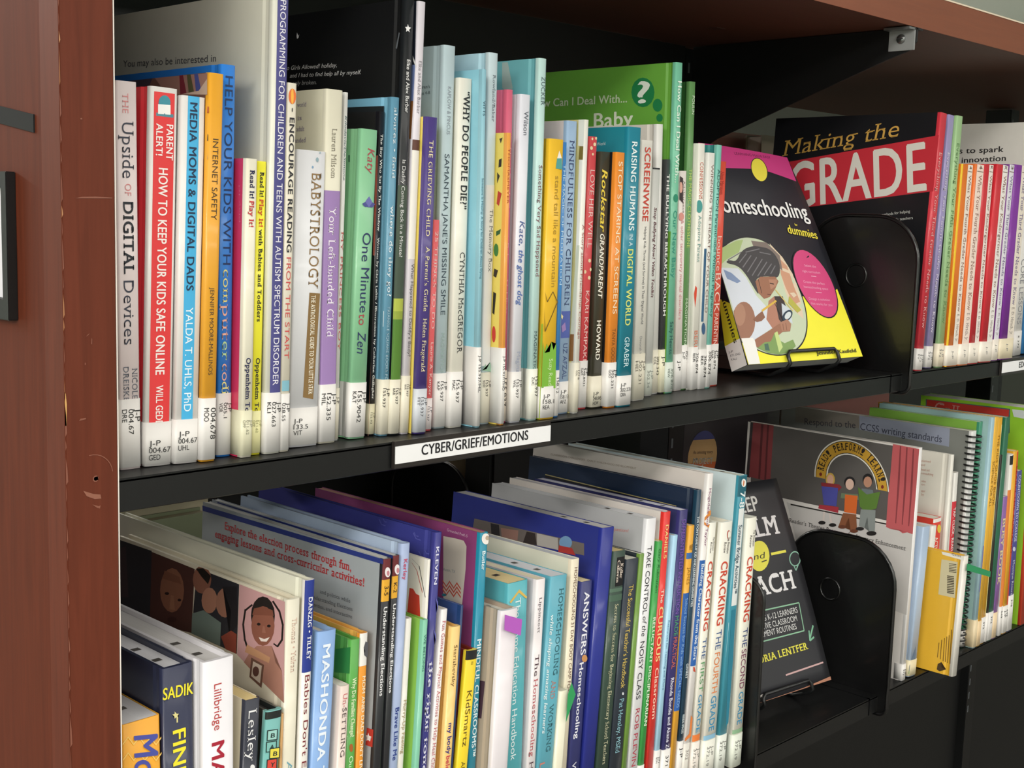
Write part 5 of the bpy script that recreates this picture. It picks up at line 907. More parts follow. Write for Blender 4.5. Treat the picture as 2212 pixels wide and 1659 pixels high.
('book', 'book', 'tall white spine with orange ribbons and a blue block, BUILDING CHARACTER', 'C', 'pb', (563.49, -0.79, -365.9), 0.0682, 8.75, 297.8, 219, 'e8e4e2', 'c8c0ba', 'dcd8d2', [
  ('S', 't', 'Hogsdale and Taylor', 3.06, 284, 3.06, 230.3, 3.5, '8a4c74', ''),
  ('S', 'p', [(3.57, 262.6), (8.47, 263.6), (8.95, 259), (5.74, 257.7)], 'df8c3c'),
  ('S', 'p', [(-0.2, 257.5), (5.22, 261.2), (7.07, 258.5), (-0.2, 254)], 'df8c3c'),
  ('S', 'p', [(-0.2, 254), (4.72, 250.1), (8.95, 250.6), (7.3, 247.3), (-0.2, 251.1)], 'df8c3c'),
  ('S', 'p', [(0, 217.4), (6.56, 217.4), (6.56, 118.2), (0, 118.2)], '2c62ac'),
  ('S', 't', 'Building Character from the Start', 1.31, 213.9, 1.31, 123.9, 4.38, 'dce6f2', 'b'),
  ('S', 'p', [(2.77, 117.7), (5.03, 116.8), (7.23, 111.7), (3.42, 113.2)], 'c84c34'),
  ('S', 'p', [(5.99, 71), (8.95, 68), (8.95, 50.4), (-0.2, 47.2), (-0.2, 50.2), (5.67, 53.4)], 'df8040'),
  ('L', 't', 'CLASSROOM CHALLENGES · EARLY CHILDHOOD DEVELOPMENT', -194.1, 285.9, -82.9, 288.7, 1.8, 'a09080', ''),
  ], ['V', ['302'], 44.7, 'dcd8d0', 0.0, '9a9490']),
('book', 'book', 'white spine, CRACKING THE FIRST GRADE in red, blue and green', 'C', 'hc', (578.26, -0.57, -366), 0.0459, 11.01, 250.5, 200, 'eceadf', 'e2ded0', 'd9d5c8', [
  ('S', 't', 'The Princeton', 6.5, 236.9, 6.5, 223.9, 2.42, '3a3030', 'i'),
  ('S', 't', 'Review', 3.19, 232.6, 3.19, 221.7, 2.42, '3a3030', 'i'),
  ('S', 't', 'CRACKING', 2.2, 214.3, 2.2, 148.6, 6.61, 'cf4a34', 'b'),
  ('S', 't', 'THE', 2.75, 141.5, 2.75, 121.6, 5.51, '3c5c90', ''),
  ('S', 't', 'FIRST', 2.75, 118.5, 2.75, 90.1, 5.51, '5f9c68', ''),
  ('S', 't', 'GRADE', 2.75, 87.5, 2.75, 50.9, 5.51, '2f8ab8', ''),
  ('S', 'p', [(0, 49.1), (11.01, 49.1), (11.01, 42.8), (0, 42.8)], 'e27c3c'),
  ], ['V', ['J-P', '372.19'], 41.9, 'e8e0d8', 10.0, '8a8a86']),
('book', 'book', 'white spine, CRACKING THE FOURTH GRADE with FOURTH in orange', 'C', 'hc', (593.5, -2.48, -365.58), 0.0506, 18.11, 248.5, 200, 'ebe9de', 'dedacb', 'd9d5c8', [
  ('S', 't', 'The Princeton', 10.68, 234, 10.68, 218.2, 3.98, '3a3030', 'i'),
  ('S', 't', 'Review', 5.61, 229.6, 5.61, 219, 3.98, '3a3030', 'i'),
  ('S', 'p', [(15.14, 235.6), (15.14, 233.9), (14.68, 232.5), (13.83, 231.6), (12.71, 231.4), (11.51, 231.9), (10.39, 233), (9.54, 234.5), (9.08, 236.2), (9.07, 237.9), (9.53, 239.3), (10.38, 240.1), (11.49, 240.3), (12.7, 239.9), (13.82, 238.8), (14.67, 237.3)], 'b85a50'),
  ('S', 'p', [(15.2, 235.1), (15.24, 233.6), (14.92, 232.3), (14.3, 231.5), (13.47, 231.3), (12.56, 231.7), (11.7, 232.7), (11.03, 234), (10.65, 235.6), (10.61, 237.1), (10.93, 238.4), (11.54, 239.2), (12.37, 239.4), (13.28, 239), (14.14, 238), (14.82, 236.7)], 'ebe9de'),
  ('S', 't', 'CRACKING', 4.07, 211.1, 4.07, 150, 9.96, 'cf4a34', 'b'),
  ('S', 't', 'THE', 4.98, 145.6, 4.98, 126.9, 8.15, '3c5c90', ''),
  ('S', 't', 'FOURTH', 4.98, 123.8, 4.98, 84.8, 8.15, 'e0844c', ''),
  ('S', 't', 'GRADE', 4.98, 81.7, 4.98, 47.9, 8.15, '2f8ab8', ''),
  ('S', 'p', [(0, 44.3), (18.11, 44.3), (18.11, 39.8), (0, 39.8)], '8ab8d4'),
  ], ['V', ['J-P', '372.19'], 39.3, 'e6e6dc', 10.0, '8a8a86']),
('book', 'book', 'tall teal spine marked 7-8 with a white title strip, SUMMER BRIDGE ACTIVITIES', 'C', 'pb', (617.28, -2.72, -365.86), 0.0489, 13.03, 289.8, 216, '3f90a4', 'c2d2d6', 'd8dcd0', [
  ('S', 'p', [(0, 289.3), (11.73, 289.3), (11.73, 269.9), (0, 269.9)], '1f5f70'),
  ('S', 'p', [(10.63, 282.4), (10.55, 280.8), (9.89, 279.6), (8.76, 278.8), (7.32, 278.6), (5.8, 279.1), (4.43, 280), (3.42, 281.4), (2.91, 283), (2.99, 284.5), (3.65, 285.7), (4.78, 286.5), (6.21, 286.7), (7.73, 286.3), (9.1, 285.3), (10.12, 283.9)], 'e8e8e4'),
  ('S', 'p', [(5.62, 285.4), (8.12, 283.9), (7.2, 279.5), (5.53, 280.6)], 'c87a50'),
  ('S', 't', '7-8', 2.61, 274.3, 2.61, 259.2, 7.82, 'e8eef0', 'b'),
  ('S', 'p', [(2.61, 258.4), (11.08, 258.4), (11.08, 164.7), (2.61, 164.7)], 'e2e6e6'),
  ('S', 't', 'Summer Bridge Activities™', 4.04, 242.4, 4.04, 176.4, 5.47, '2c4a5c', 'b'),
  ('S', 'p', [(3.73, 160.7), (9.84, 160.7), (12.49, 113.2), (13.23, 48.9), (9.4, 45.4), (5.13, 105.5)], '2c7c94'),
  ('S', 'p', [(-0.2, 149.5), (0.76, 149), (-0.01, 115.4), (-0.2, 116.1)], 'a8d4e0'),
  ], ['V', ['J-P', '372.19'], 38.7, 'e0e4dc', 12.0, '7a7a76']),
('book', 'book', 'white spine right beside the black bookend, CRACKING THE SECOND GRADE', 'C', 'hc', (640.6, -3.55, -366.11), 0.0238, 16.25, 246.9, 200, 'ebe9dc', 'd9dad2', 'd9d5c8', [
  ('S', 't', 'The Princeton', 10.4, 234.5, 10.4, 218.7, 3.57, '3a3030', 'i'),
  ('S', 't', 'Review', 5.52, 230, 5.52, 217.8, 3.57, '3a3030', 'i'),
  ('S', 't', 'CRACKING', 3.66, 208.8, 3.66, 145.2, 8.94, 'cf4a34', 'b'),
  ('S', 't', 'THE', 4.47, 138.8, 4.47, 120, 7.31, '3c4c80', ''),
  ('S', 't', 'SECOND', 4.47, 117.7, 4.47, 78.6, 7.31, '7a3a5c', ''),
  ('S', 't', 'GRADE', 4.47, 75.3, 4.47, 42.9, 7.31, '2f8ab8', ''),
  ('S', 'p', [(0, 38.2), (16.25, 38.2), (16.25, 34.1), (0, 34.1)], '8ab08c'),
  ], ['V', ['J-P', '372.19'], 33.1, 'dfe4d8', 12.0, '7a7a76']),
('book', 'book', 'large white performance book with children under a yellow READ PERFORM LEARN arch', 'D', 'pb', (993.24, 3, -366.38), 0.0146, 8.37, 275.9, 233, 'e6e4e4', 'cfcac6', 'd9d5c8', [
  ('L', 'p', [(-229.2, 275.9), (0, 273.6), (0, 215.4), (-4.6, 184.8), (-169.1, 187.1), (-222.5, 188.5)], '5a5654'),
  ('L', 'p', [(-229.2, 275.9), (-225.1, 275.9), (-225, 204.8), (-230.7, 205.1)], '3a3234'),
  ('L', 'p', [(-225.1, 275.9), (-194.8, 275.9), (-194.7, 205), (-226.5, 205.8)], '8a3f42'),
  ('L', 'p', [(-213.3, 275.9), (-209.8, 275.9), (-209.8, 205.5), (-212.6, 205.7)], '5f2a2e'),
  ('L', 'p', [(-204.3, 275.9), (-201.6, 275.9), (-200.9, 205.8), (-203.6, 205.9)], '5f2a2e'),
  ('L', 'p', [(-168.8, 183), (-160.8, 182.7), (0, 178.4), (0, 79.7), (-135.6, 93)], 'cbc7c4'),
  ('L', 'p', [(-163.4, 182.2), (0, 181.6), (0, 180), (-163.3, 180.5)], '2a2624'),
  ('L', 'p', [(-32.8, 275.9), (0, 274.9), (0, 231.9), (0, 175.4), (-6.8, 176.2), (-12.4, 174), (-19.7, 177.6), (-29, 176.3), (-33.8, 177.6), (-34, 209.6), (-33.1, 242.6)], 'c05c60'),
  ('L', 'p', [(-24, 275.1), (-22.3, 274.8), (-20.7, 226.6), (-21.4, 183.8), (-22.6, 184.2), (-23, 226.3)], '8a3c42'),
  ('L', 'p', [(-15.9, 274.6), (-14.2, 274.3), (-12.6, 226.4), (-13.2, 183.7), (-14.4, 184.1), (-14.9, 226)], '8a3c42'),
  ('L', 'p', [(-7.8, 274.2), (-6.1, 273.9), (-4.5, 226.1), (-5.1, 183.7), (-6.3, 184), (-6.8, 225.7)], '8a3c42'),
  ('L', 'p', [(-33.3, 219.3), (-34.5, 226), (-36.4, 232.6), (-39.2, 239), (-42.6, 245.1), (-46.7, 250.8), (-51.4, 256), (-56.7, 260.6), (-62.4, 264.5), (-68.5, 267.8), (-74.8, 270.2), (-81.2, 271.8), (-87.8, 272.5), (-94.2, 272.4), (-100.5, 271.3), (-106.5, 269.3), (-112.1, 266.5), (-117.2, 262.9), (-121.7, 258.5), (-125.6, 253.5), (-128.7, 247.8), (-131, 241.6), (-132.4, 235.1), (-133, 228.3), (-132.6, 221.3), (-115.1, 220.9), (-115.3, 225.5), (-115, 230), (-114, 234.3), (-112.6, 238.3), (-110.5, 242.1), (-108, 245.4), (-105.1, 248.3), (-101.7, 250.7), (-98.1, 252.6), (-94.1, 253.9), (-90, 254.6), (-85.8, 254.8), (-81.4, 254.3), (-77.2, 253.3), (-73, 251.7), (-69, 249.6), (-65.2, 247), (-61.7, 244), (-58.5, 240.5), (-55.8, 236.8), (-53.5, 232.7), (-51.7, 228.5), (-50.4, 224.1), (-49.6, 219.6)], 'e8e4dc'),
  ('L', 'p', [(-34.7, 219.3), (-35.9, 225.8), (-37.8, 232.2), (-40.4, 238.4), (-43.8, 244.4), (-47.8, 249.9), (-52.3, 254.9), (-57.4, 259.4), (-63, 263.2), (-68.9, 266.3), (-75, 268.7), (-81.3, 270.3), (-87.6, 271), (-93.8, 270.8), (-99.9, 269.8), (-105.7, 267.9), (-111.2, 265.1), (-116.1, 261.6), (-120.5, 257.4), (-124.2, 252.5), (-127.2, 247), (-129.5, 241), (-130.9, 234.6), (-131.4, 228), (-131.1, 221.3), (-116.6, 221), (-116.9, 225.8), (-116.5, 230.4), (-115.5, 234.9), (-114, 239.2), (-111.9, 243.1), (-109.2, 246.6), (-106.2, 249.6), (-102.7, 252.1), (-98.8, 254.1), (-94.7, 255.4), (-90.4, 256.2), (-85.9, 256.3), (-81.4, 255.9), (-77, 254.8), (-72.6, 253.1), (-68.4, 250.9), (-64.4, 248.2), (-60.8, 245), (-57.5, 241.4), (-54.6, 237.5), (-52.2, 233.3), (-50.3, 228.8), (-48.9, 224.3), (-48.1, 219.6)], '2a2220'),
  ('L', 'p', [(-35.4, 219.4), (-36.6, 225.7), (-38.4, 232.1), (-41, 238.2), (-44.3, 244), (-48.3, 249.4), (-52.8, 254.4), (-57.8, 258.8), (-63.3, 262.6), (-69, 265.6), (-75.1, 268), (-81.3, 269.5), (-87.5, 270.2), (-93.7, 270), (-99.7, 269), (-105.4, 267.1), (-110.7, 264.4), (-115.6, 261), (-119.9, 256.8), (-123.6, 252), (-126.5, 246.5), (-128.7, 240.7), (-130.1, 234.4), (-130.6, 227.9), (-130.3, 221.3), (-117.4, 221), (-117.7, 225.9), (-117.3, 230.7), (-116.3, 235.3), (-114.7, 239.6), (-112.5, 243.6), (-109.8, 247.1), (-106.7, 250.2), (-103.1, 252.8), (-99.2, 254.8), (-95, 256.2), (-90.6, 257), (-86, 257.1), (-81.4, 256.6), (-76.8, 255.5), (-72.4, 253.9), (-68.1, 251.6), (-64, 248.8), (-60.3, 245.6), (-57, 241.9), (-54, 237.9), (-51.6, 233.6), (-49.6, 229), (-48.2, 224.3), (-47.4, 219.6)], 'c89a34'),
  ('L', 't', 'R', -120.8, 230, -120.1, 234.3, 8.5, '2a2220', 'sb'),
  ('L', 't', 'E', -119.9, 235, -118.7, 239.1, 8.5, '2a2220', 'sb'),
  ('L', 't', 'A', -118.4, 239.7, -116.7, 243.5, 8.5, '2a2220', 'sb'),
  ('L', 't', 'D', -116.3, 244.2, -114.1, 247.6, 8.5, '2a2220', 'sb'),
  ('L', 't', '!', -113.7, 248.2, -111, 251.2, 8.5, '2a2220', 'sb'),
  ('L', 't', 'P', -106.8, 254.7, -103.4, 256.8, 8.5, '2a2220', 'sb'),
  ('L', 't', 'E', -102.7, 257.1, -99, 258.7, 8.5, '2a2220', 'sb'),
  ('L', 't', 'R', -98.3, 258.9, -94.4, 259.9, 8.5, '2a2220', 'sb'),
  ('L', 't', 'F', -93.7, 260, -89.6, 260.5, 8.5, '2a2220', 'sb'),
  ('L', 't', 'O', -88.9, 260.5, -84.7, 260.4, 8.5, '2a2220', 'sb'),
  ('L', 't', 'R', -83.9, 260.3, -79.7, 259.7, 8.5, '2a2220', 'sb'),
  ('L', 't', 'M', -79, 259.5, -74.9, 258.3, 8.5, '2a2220', 'sb'),
  ('L', 't', '!', -74.1, 258, -70.1, 256.3, 8.5, '2a2220', 'sb'),
  ('L', 't', 'L', -64.9, 253.2, -61.3, 250.5, 8.5, '2a2220', 'sb'),
  ('L', 't', 'E', -60.7, 250, -57.4, 246.9, 8.5, '2a2220', 'sb'),
  ('L', 't', 'A', -56.9, 246.4, -53.9, 242.9, 8.5, '2a2220', 'sb'),
  ('L', 't', 'R', -53.4, 242.3, -50.9, 238.5, 8.5, '2a2220', 'sb'),
  ('L', 't', 'N', -50.5, 237.8, -48.4, 233.8, 8.5, '2a2220', 'sb'),
  ('L', 't', '!', -48, 233.1, -46.4, 228.9, 8.5, '2a2220', 'sb'),
  ('L', 'p', [(-40.2, 224.1), (-40.2, 223.2), (-40.6, 222.5), (-41.1, 221.9), (-41.7, 221.6), (-42.4, 221.7), (-43, 222), (-43.5, 222.7), (-43.7, 223.5), (-43.6, 224.3), (-43.3, 225.1), (-42.8, 225.7), (-42.1, 226), (-41.4, 225.9), (-40.8, 225.5), (-40.4, 224.9)], '7a2a20'),
  ('L', 'p', [(-122.3, 225.9), (-122.4, 225), (-122.7, 224.2), (-123.3, 223.6), (-124, 223.3), (-124.8, 223.4), (-125.4, 223.8), (-125.9, 224.4), (-126.1, 225.3), (-126, 226.2), (-125.7, 227), (-125.1, 227.6), (-124.4, 227.8), (-123.6, 227.8), (-123, 227.4), (-122.5, 226.7)], '7a2a20'),
  ('L', 'p', [(-104.4, 222.2), (-104.6, 218.9), (-105.8, 216), (-107.6, 213.8), (-110, 212.8), (-112.4, 213), (-114.6, 214.5), (-116.1, 217), (-116.9, 220.2), (-116.6, 223.5), (-115.5, 226.4), (-113.6, 228.6), (-111.3, 229.6), (-108.8, 229.3), (-106.7, 227.8), (-105.1, 225.3)], 'c8a44c'),
  ('L', 'p', [(-106.3, 221.9), (-106.4, 219.5), (-107.2, 217.3), (-108.5, 215.8), (-110.1, 215), (-111.8, 215.2), (-113.4, 216.3), (-114.5, 218.2), (-115, 220.5), (-114.8, 222.9), (-114, 225), (-112.7, 226.6), (-111.1, 227.3), (-109.4, 227.1), (-107.9, 226), (-106.8, 224.2)], 'd9a890'),
  ('L', 'p', [(-122.9, 215.7), (-99, 217.4), (-94.4, 214.8), (-98.4, 209.6), (-121, 208)], '8a2c34'),
  ('L', 'p', [(-123.4, 188.2), (-96.9, 190), (-97, 182.7), (-124.3, 183.4)], 'a83440'),
  ('L', 'p', [(-121.9, 211.3), (-99.3, 212.9), (-100, 190.1), (-117.1, 189.3)], '4a4c9c'),
  ('L', 'p', [(-117, 180.7), (-114.5, 180.6), (-114.9, 169.1), (-117.4, 169.2)], 'd8ccc6'),
  ('L', 'p', [(-109.4, 180.4), (-106.9, 180.3), (-104.1, 168.8), (-107.3, 169.3)], 'd8ccc6'),
  ('L', 'p', [(-112.9, 167.7), (-113.2, 166.8), (-114.2, 165.8), (-115.8, 165), (-117.7, 164.5), (-119.7, 164.3), (-121.4, 164.5), (-122.5, 165), (-123, 165.8), (-122.6, 166.8), (-121.6, 167.7), (-120, 168.5), (-118.1, 169), (-116.1, 169.2), (-114.5, 169), (-113.3, 168.5)], '201c1c'),
  ('L', 'p', [(-98.3, 167.6), (-98.6, 166.7), (-99.6, 165.8), (-101.2, 165), (-103.1, 164.4), (-105, 164.2), (-106.7, 164.4), (-107.8, 164.9), (-108.3, 165.7), (-108, 166.7), (-106.9, 167.6), (-105.3, 168.4), (-103.5, 168.9), (-101.5, 169.1), (-99.9, 168.9), (-98.8, 168.4)], '201c1c'),
  ('L', 'p', [(-77.2, 223.3), (-77.5, 220.5), (-78.9, 217.9), (-81.2, 215.9), (-83.9, 214.9), (-86.7, 215), (-89.2, 216.1), (-91, 218.2), (-91.8, 220.9), (-91.5, 223.7), (-90, 226.3), (-87.8, 228.3), (-85, 229.3), (-82.2, 229.2), (-79.7, 228), (-77.9, 226)], '1c1a1c'),
  ('L', 'p', [(-78.8, 220.8), (-79, 218.2), (-80.1, 215.8), (-81.7, 214.1), (-83.8, 213.2), (-85.9, 213.4), (-87.8, 214.5), (-89.2, 216.5), (-89.8, 219), (-89.6, 221.6), (-88.5, 223.9), (-86.9, 225.7), (-84.8, 226.5), (-82.7, 226.4), (-80.8, 225.2), (-79.4, 223.3)], 'd6b4a4'),
  ('L', 'p', [(-94.5, 207.5), (-72.4, 209.6), (-70.7, 203.1), (-95.3, 201.1)], '6a7a60'),
  ('L', 'p', [(-89.5, 206.6), (-72.9, 207.8), (-73, 185.9), (-89, 185.2)], 'd8682c'),
  ('L', 'p', [(-90.2, 183.9), (-73, 185.4), (-70.2, 165.1), (-78.8, 165.1), (-82.4, 179.7), (-87.6, 166.3), (-95.1, 167.1)], '8a5538'),
  ('L', 'p', [(-84.6, 168), (-85, 167), (-86.1, 166.1), (-87.8, 165.2), (-89.9, 164.7), (-92.1, 164.4), (-93.9, 164.6), (-95.2, 165.1), (-95.7, 165.8), (-95.3, 166.8), (-94.2, 167.7), (-92.4, 168.6), (-90.3, 169.1), (-88.2, 169.4), (-86.3, 169.2), (-85.1, 168.7)], '6a3c28'),
  ('L', 'p', [(-69, 165.9), (-69.4, 164.9), (-70.5, 164), (-72.2, 163.2), (-74.3, 162.6), (-76.4, 162.4), (-78.2, 162.5), (-79.5, 163), (-79.9, 163.8), (-79.6, 164.7), (-78.5, 165.6), (-76.7, 166.5), (-74.6, 167), (-72.5, 167.3), (-70.7, 167.1), (-69.5, 166.6)], '6a3c28'),
  ('L', 'p', [(-54.7, 230.3), (-55, 227.5), (-56.2, 225), (-58.2, 223.1), (-60.7, 222.1), (-63.2, 222.3), (-65.5, 223.5), (-67.1, 225.5), (-67.8, 228.2), (-67.5, 231), (-66.3, 233.6), (-64.3, 235.4), (-61.8, 236.4), (-59.2, 236.3), (-57, 235.1), (-55.4, 233)], '1c1a1c'),
  ('L', 'p', [(-55.7, 227.4), (-55.9, 224.8), (-56.9, 222.5), (-58.5, 220.8), (-60.5, 220), (-62.6, 220.1), (-64.4, 221.2), (-65.8, 223.2), (-66.4, 225.6), (-66.2, 228.2), (-65.2, 230.6), (-63.5, 232.3), (-61.5, 233.1), (-59.4, 232.9), (-57.6, 231.8), (-56.3, 229.9)], 'b88870'),
  ('L', 'p', [(-68.2, 217.5), (-53.7, 218.3), (-52, 212), (-68.8, 210.2)], '6a7478'),
  ('L', 'p', [(-73.1, 218.4), (-61, 211.5), (-44.1, 217.7), (-47.3, 197.3), (-61.2, 190.3), (-68.9, 195.6)], '5a7c34'),
  ('L', 'p', [(-67.4, 192.5), (-48.3, 194.9), (-47.4, 168.4), (-54.6, 168.1), (-58.4, 185.2), (-60.9, 171.3), (-68.3, 172.2)], '8a908e'),
  ('L', 'p', [(-61.4, 170.1), (-61.8, 169.2), (-62.9, 168.3), (-64.6, 167.4), (-66.7, 166.9), (-68.7, 166.7), (-70.5, 166.8), (-71.8, 167.3), (-72.3, 168.1), (-71.9, 169), (-70.8, 169.9), (-69.1, 170.7), (-67, 171.3), (-64.9, 171.5), (-63.1, 171.4), (-61.9, 170.9)], '24201f'),
  ('L', 'p', [(-45, 167.7), (-45.4, 166.6), (-46.7, 165.4), (-48.8, 164.4), (-51.2, 163.7), (-53.8, 163.4), (-55.9, 163.6), (-57.4, 164.2), (-58, 165.2), (-57.6, 166.3), (-56.2, 167.5), (-54.2, 168.5), (-51.7, 169.2), (-49.2, 169.5), (-47, 169.3), (-45.5, 168.7)], '24201f'),
  ('L', 't', "Reader's Theater Programs for Literacy Enhancement", -163.7, 159.3, -6.8, 154.9, 5, '3a3634', 's'),
  ], ['V', ['J-P', '372'], 20.0, 'e4e1de', 10.0, '2a2a2a']),
('book', 'book', 'light blue paperback with a green foot, after the performance book', 'D', 'pb', (1009.15, 3, -365.33), 0.0653, 17.88, 179.3, 170, 'a9bcd4', '9fb2cc', 'd9d5c8', [
  ('S', 'p', [(-0.2, 13.9), (11.22, 36.1), (14.31, 10.4), (-0.2, 7)], '5a7088'),
  ('S', 'p', [(-0.2, 7.2), (15.51, 10.2), (15.04, 6.9), (-0.2, 3.8)], '4f9a4c'),
  ], ['V', [], 20.0, 'e2d6b4', 12.0, '2a2a2a']),
('boxed_set', 'book', 'golden yellow boxed book with a barcode label and white spine, pulled out from the row', 'D', 'hc', (1051.43, -31.07, -365.77), 0.0584, 12.57, 144.9, 105, 'e8e4dc', 'dfae35', 'e8e4da', [
  ('L', 'p', [(-28.2, 144.9), (0, 144.9), (0, 140), (-26.6, 141.6)], 'e9e5dc'),
  ('L', 't', 'Gases', -15.3, 143.4, -3.8, 143, 2.7, '5a4a40', ''),
  ('L', 'p', [(-27.2, 135.9), (-7.1, 136.7), (-6.1, 93.6), (-26.9, 93.4)], 'cfc4a0'),
  ('L', 'p', [(-17.6, 132.9), (-8.5, 133.7), (-8.4, 132.9), (-17.5, 132.1)], '3f3628'),
  ('L', 'p', [(-17.4, 131), (-8.3, 131.8), (-8.2, 131.1), (-17.4, 130.3)], '3f3628'),
  ('L', 'p', [(-17.2, 129.2), (-8.1, 130), (-8.1, 129.2), (-17.2, 128.4)], '3f3628'),
  ('L', 'p', [(-17, 127.3), (-7.9, 128.1), (-7.9, 127.4), (-17, 126.5)], '3f3628'),
  ('L', 'p', [(-16.9, 125.5), (-7.8, 126.3), (-7.7, 125.5), (-16.8, 124.7)], '3f3628'),
  ('L', 'p', [(-16.7, 123.6), (-7.6, 124.4), (-7.5, 123.7), (-16.6, 122.8)], '3f3628'),
  ('L', 'p', [(-18.4, 118.2), (-9.9, 118.9), (-9.7, 117.9), (-18.3, 117.1)], '3f3628'),
  ('L', 'p', [(-18.2, 116.2), (-9.6, 117), (-9.5, 115.9), (-18.1, 115.1)], '3f3628'),
  ('L', 'p', [(-18, 114.3), (-9.4, 115), (-9.3, 113.9), (-17.9, 113.2)], '3f3628'),
  ('L', 'p', [(-17.8, 112.3), (-9.2, 113.1), (-9.1, 112), (-17.7, 111.2)], '3f3628'),
  ('L', 'p', [(-17.6, 110.3), (-9, 111.1), (-8.9, 110), (-17.5, 109.3)], '3f3628'),
  ('L', 'p', [(-17.4, 108.4), (-8.8, 109.2), (-8.7, 108.1), (-17.3, 107.3)], '3f3628'),
  ('L', 'p', [(-17.2, 106.4), (-8.6, 107.2), (-8.5, 106.1), (-17.1, 105.3)], '3f3628'),
  ('L', 'p', [(-17, 104.4), (-8.4, 105.2), (-8.3, 104.2), (-16.9, 103.4)], '3f3628'),
  ('L', 'p', [(-16.8, 102.5), (-8.2, 103.3), (-8.1, 102.2), (-16.7, 101.4)], '3f3628'),
  ('L', 'p', [(-16.6, 100.5), (-8, 101.3), (-7.9, 100.2), (-16.5, 99.4)], '3f3628'),
  ('L', 'p', [(-16.4, 98.5), (-7.8, 99.4), (-7.7, 98.3), (-16.3, 97.5)], '3f3628'),
  ('L', 'p', [(-20.4, 36.4), (-19.6, 36.6), (-19.7, 18.5), (-20.5, 18.3)], '6a4c1c'),
  ('L', 'p', [(-17.3, 40.6), (-16.5, 40.8), (-16.1, 17.2), (-16.9, 17)], '6a4c1c'),
  ('L', 'p', [(-14.1, 43.6), (-13.4, 43.8), (-12.4, 15.9), (-13.2, 15.7)], '6a4c1c'),
  ('L', 'p', [(-11.5, 46), (-10.7, 46.2), (-9.5, 15.6), (-10.3, 15.4)], '6a4c1c'),
  ('L', 'p', [(-8.8, 48.3), (-8.1, 48.5), (-6.6, 15.2), (-7.3, 15)], '6a4c1c'),
  ('L', 'p', [(-6.7, 55.6), (-5.9, 55.7), (-3.6, 14.9), (-4.4, 14.7)], '6a4c1c'),
  ('L', 'p', [(-18.9, 10.8), (-14.6, 14.2), (-13.9, 7.6), (-8, 7), (-15.7, 2.6), (-19.4, 3.9)], '4a3820'),
  ], None),
('book', 'book', 'white case with a red strip and an oval badge, after the light blue paperback', 'D', 'hc', (1064.42, 18, -365.78), 0.0584, 12.29, 169.4, 170, 'e8e6e0', 'e0deda', 'd9d5c8', [
  ('S', 'p', [(-0.2, 156.6), (-0.2, 153.9), (-0.2, 151.8), (-0.2, 150.4), (-0.2, 150.1), (-0.2, 150.8), (-0.2, 152.5), (-0.2, 154.8), (-0.2, 157.5), (-0.2, 160.1), (-0.2, 162.3), (-0.2, 163.6), (-0.2, 164), (-0.2, 163.2), (-0.2, 161.6), (-0.2, 159.2)], 'c8ccd0'),
  ('S', 'p', [(3.69, 131.2), (8.61, 131.2), (8.61, 102.5), (3.69, 102.5)], 'c83c34'),
  ], ['V', [], 20.0, 'e6cfae', 10.0, '2a2a2a']),
('book', 'book', 'red paperback reading ACTION WORDS with a yellow badge', 'D', 'pb', (1087.93, 22, -366.5), -0.0052, 19.36, 176.2, 180, 'd23c2c', 'd23c2c', 'd9d5c8', [
  ('S', 'p', [(0, 175.7), (19.36, 175.7), (19.36, 171.1), (0, 171.1)], 'e6e4de'),
  ('S', 'p', [(18.65, 161.3), (18.57, 159.3), (17.75, 157.7), (16.3, 156.8), (14.45, 156.7), (12.49, 157.4), (10.71, 158.8), (9.39, 160.7), (8.71, 162.8), (8.79, 164.8), (9.61, 166.4), (11.05, 167.3), (12.89, 167.4), (14.85, 166.7), (16.63, 165.3), (17.97, 163.4)], 'e0c040'),
  ('S', 't', 'ACTION WORDS!', 3.68, 152.6, 3.68, 100.2, 8.13, 'f0dcd0', 'b'),
  ('S', 'p', [(3.87, 76.8), (19.36, 76.8), (19.36, 11.8), (3.87, 11.8)], 'c8cc8a'),
  ], ['V', [], 20.0, 'e6dcc0', 10.0, '2a2a2a']),
('book', 'book', 'tall grey-white book with faint orange text on its cover, before the spiral bound one', 'D', 'hc', (1115.38, 20, -366.44), 0.0090, 7.11, 251.8, 200, 'e2dfd6', 'c9c5bb', 'd9d5c8', [
  ('L', 't', 'planned', -39.1, 237.7, -26.9, 238, 2.9, 'c09080', ''),
  ('L', 't', 'and', -38.7, 232.5, -33.8, 232.6, 2.9, 'c09080', ''),
  ('L', 't', 'based and', -38.3, 226.7, -27.3, 227, 2.9, 'c09080', ''),
  ('L', 't', 'consulting', -37.9, 222.1, -22, 222.5, 2.9, 'c09080', ''),
  ('L', 't', 'video', -37.1, 212.3, -31, 212.5, 2.9, 'c09080', ''),
  ('L', 't', 'on', -36.8, 208.2, -31.9, 208.4, 2.9, 'c09080', ''),
  ('L', 't', 'paper', -36.2, 200.1, -30.7, 200.3, 2.9, 'c09080', ''),
  ('L', 't', 'by', -35.8, 195.5, -32.1, 195.6, 2.9, 'c09080', ''),
  ], None),
('book', 'book', 'white and red spine reading TAP CLICK READ, tucked by the spiral binding', 'D', 'pb', (1136.27, 22, -366.5), -0.0111, 10.07, 227.3, 200, 'e4e2dc', 'e4e2dc', 'd9d5c8', [
  ('S', 'p', [(0, 190.8), (10.07, 190.8), (10.07, 0), (0, 0)], 'cf3440'),
  ('S', 't', 'TAP, CLICK, READ', 2.01, 183.2, 2.01, 127.7, 6.04, 'f0e0dc', 'b'),
  ], None),
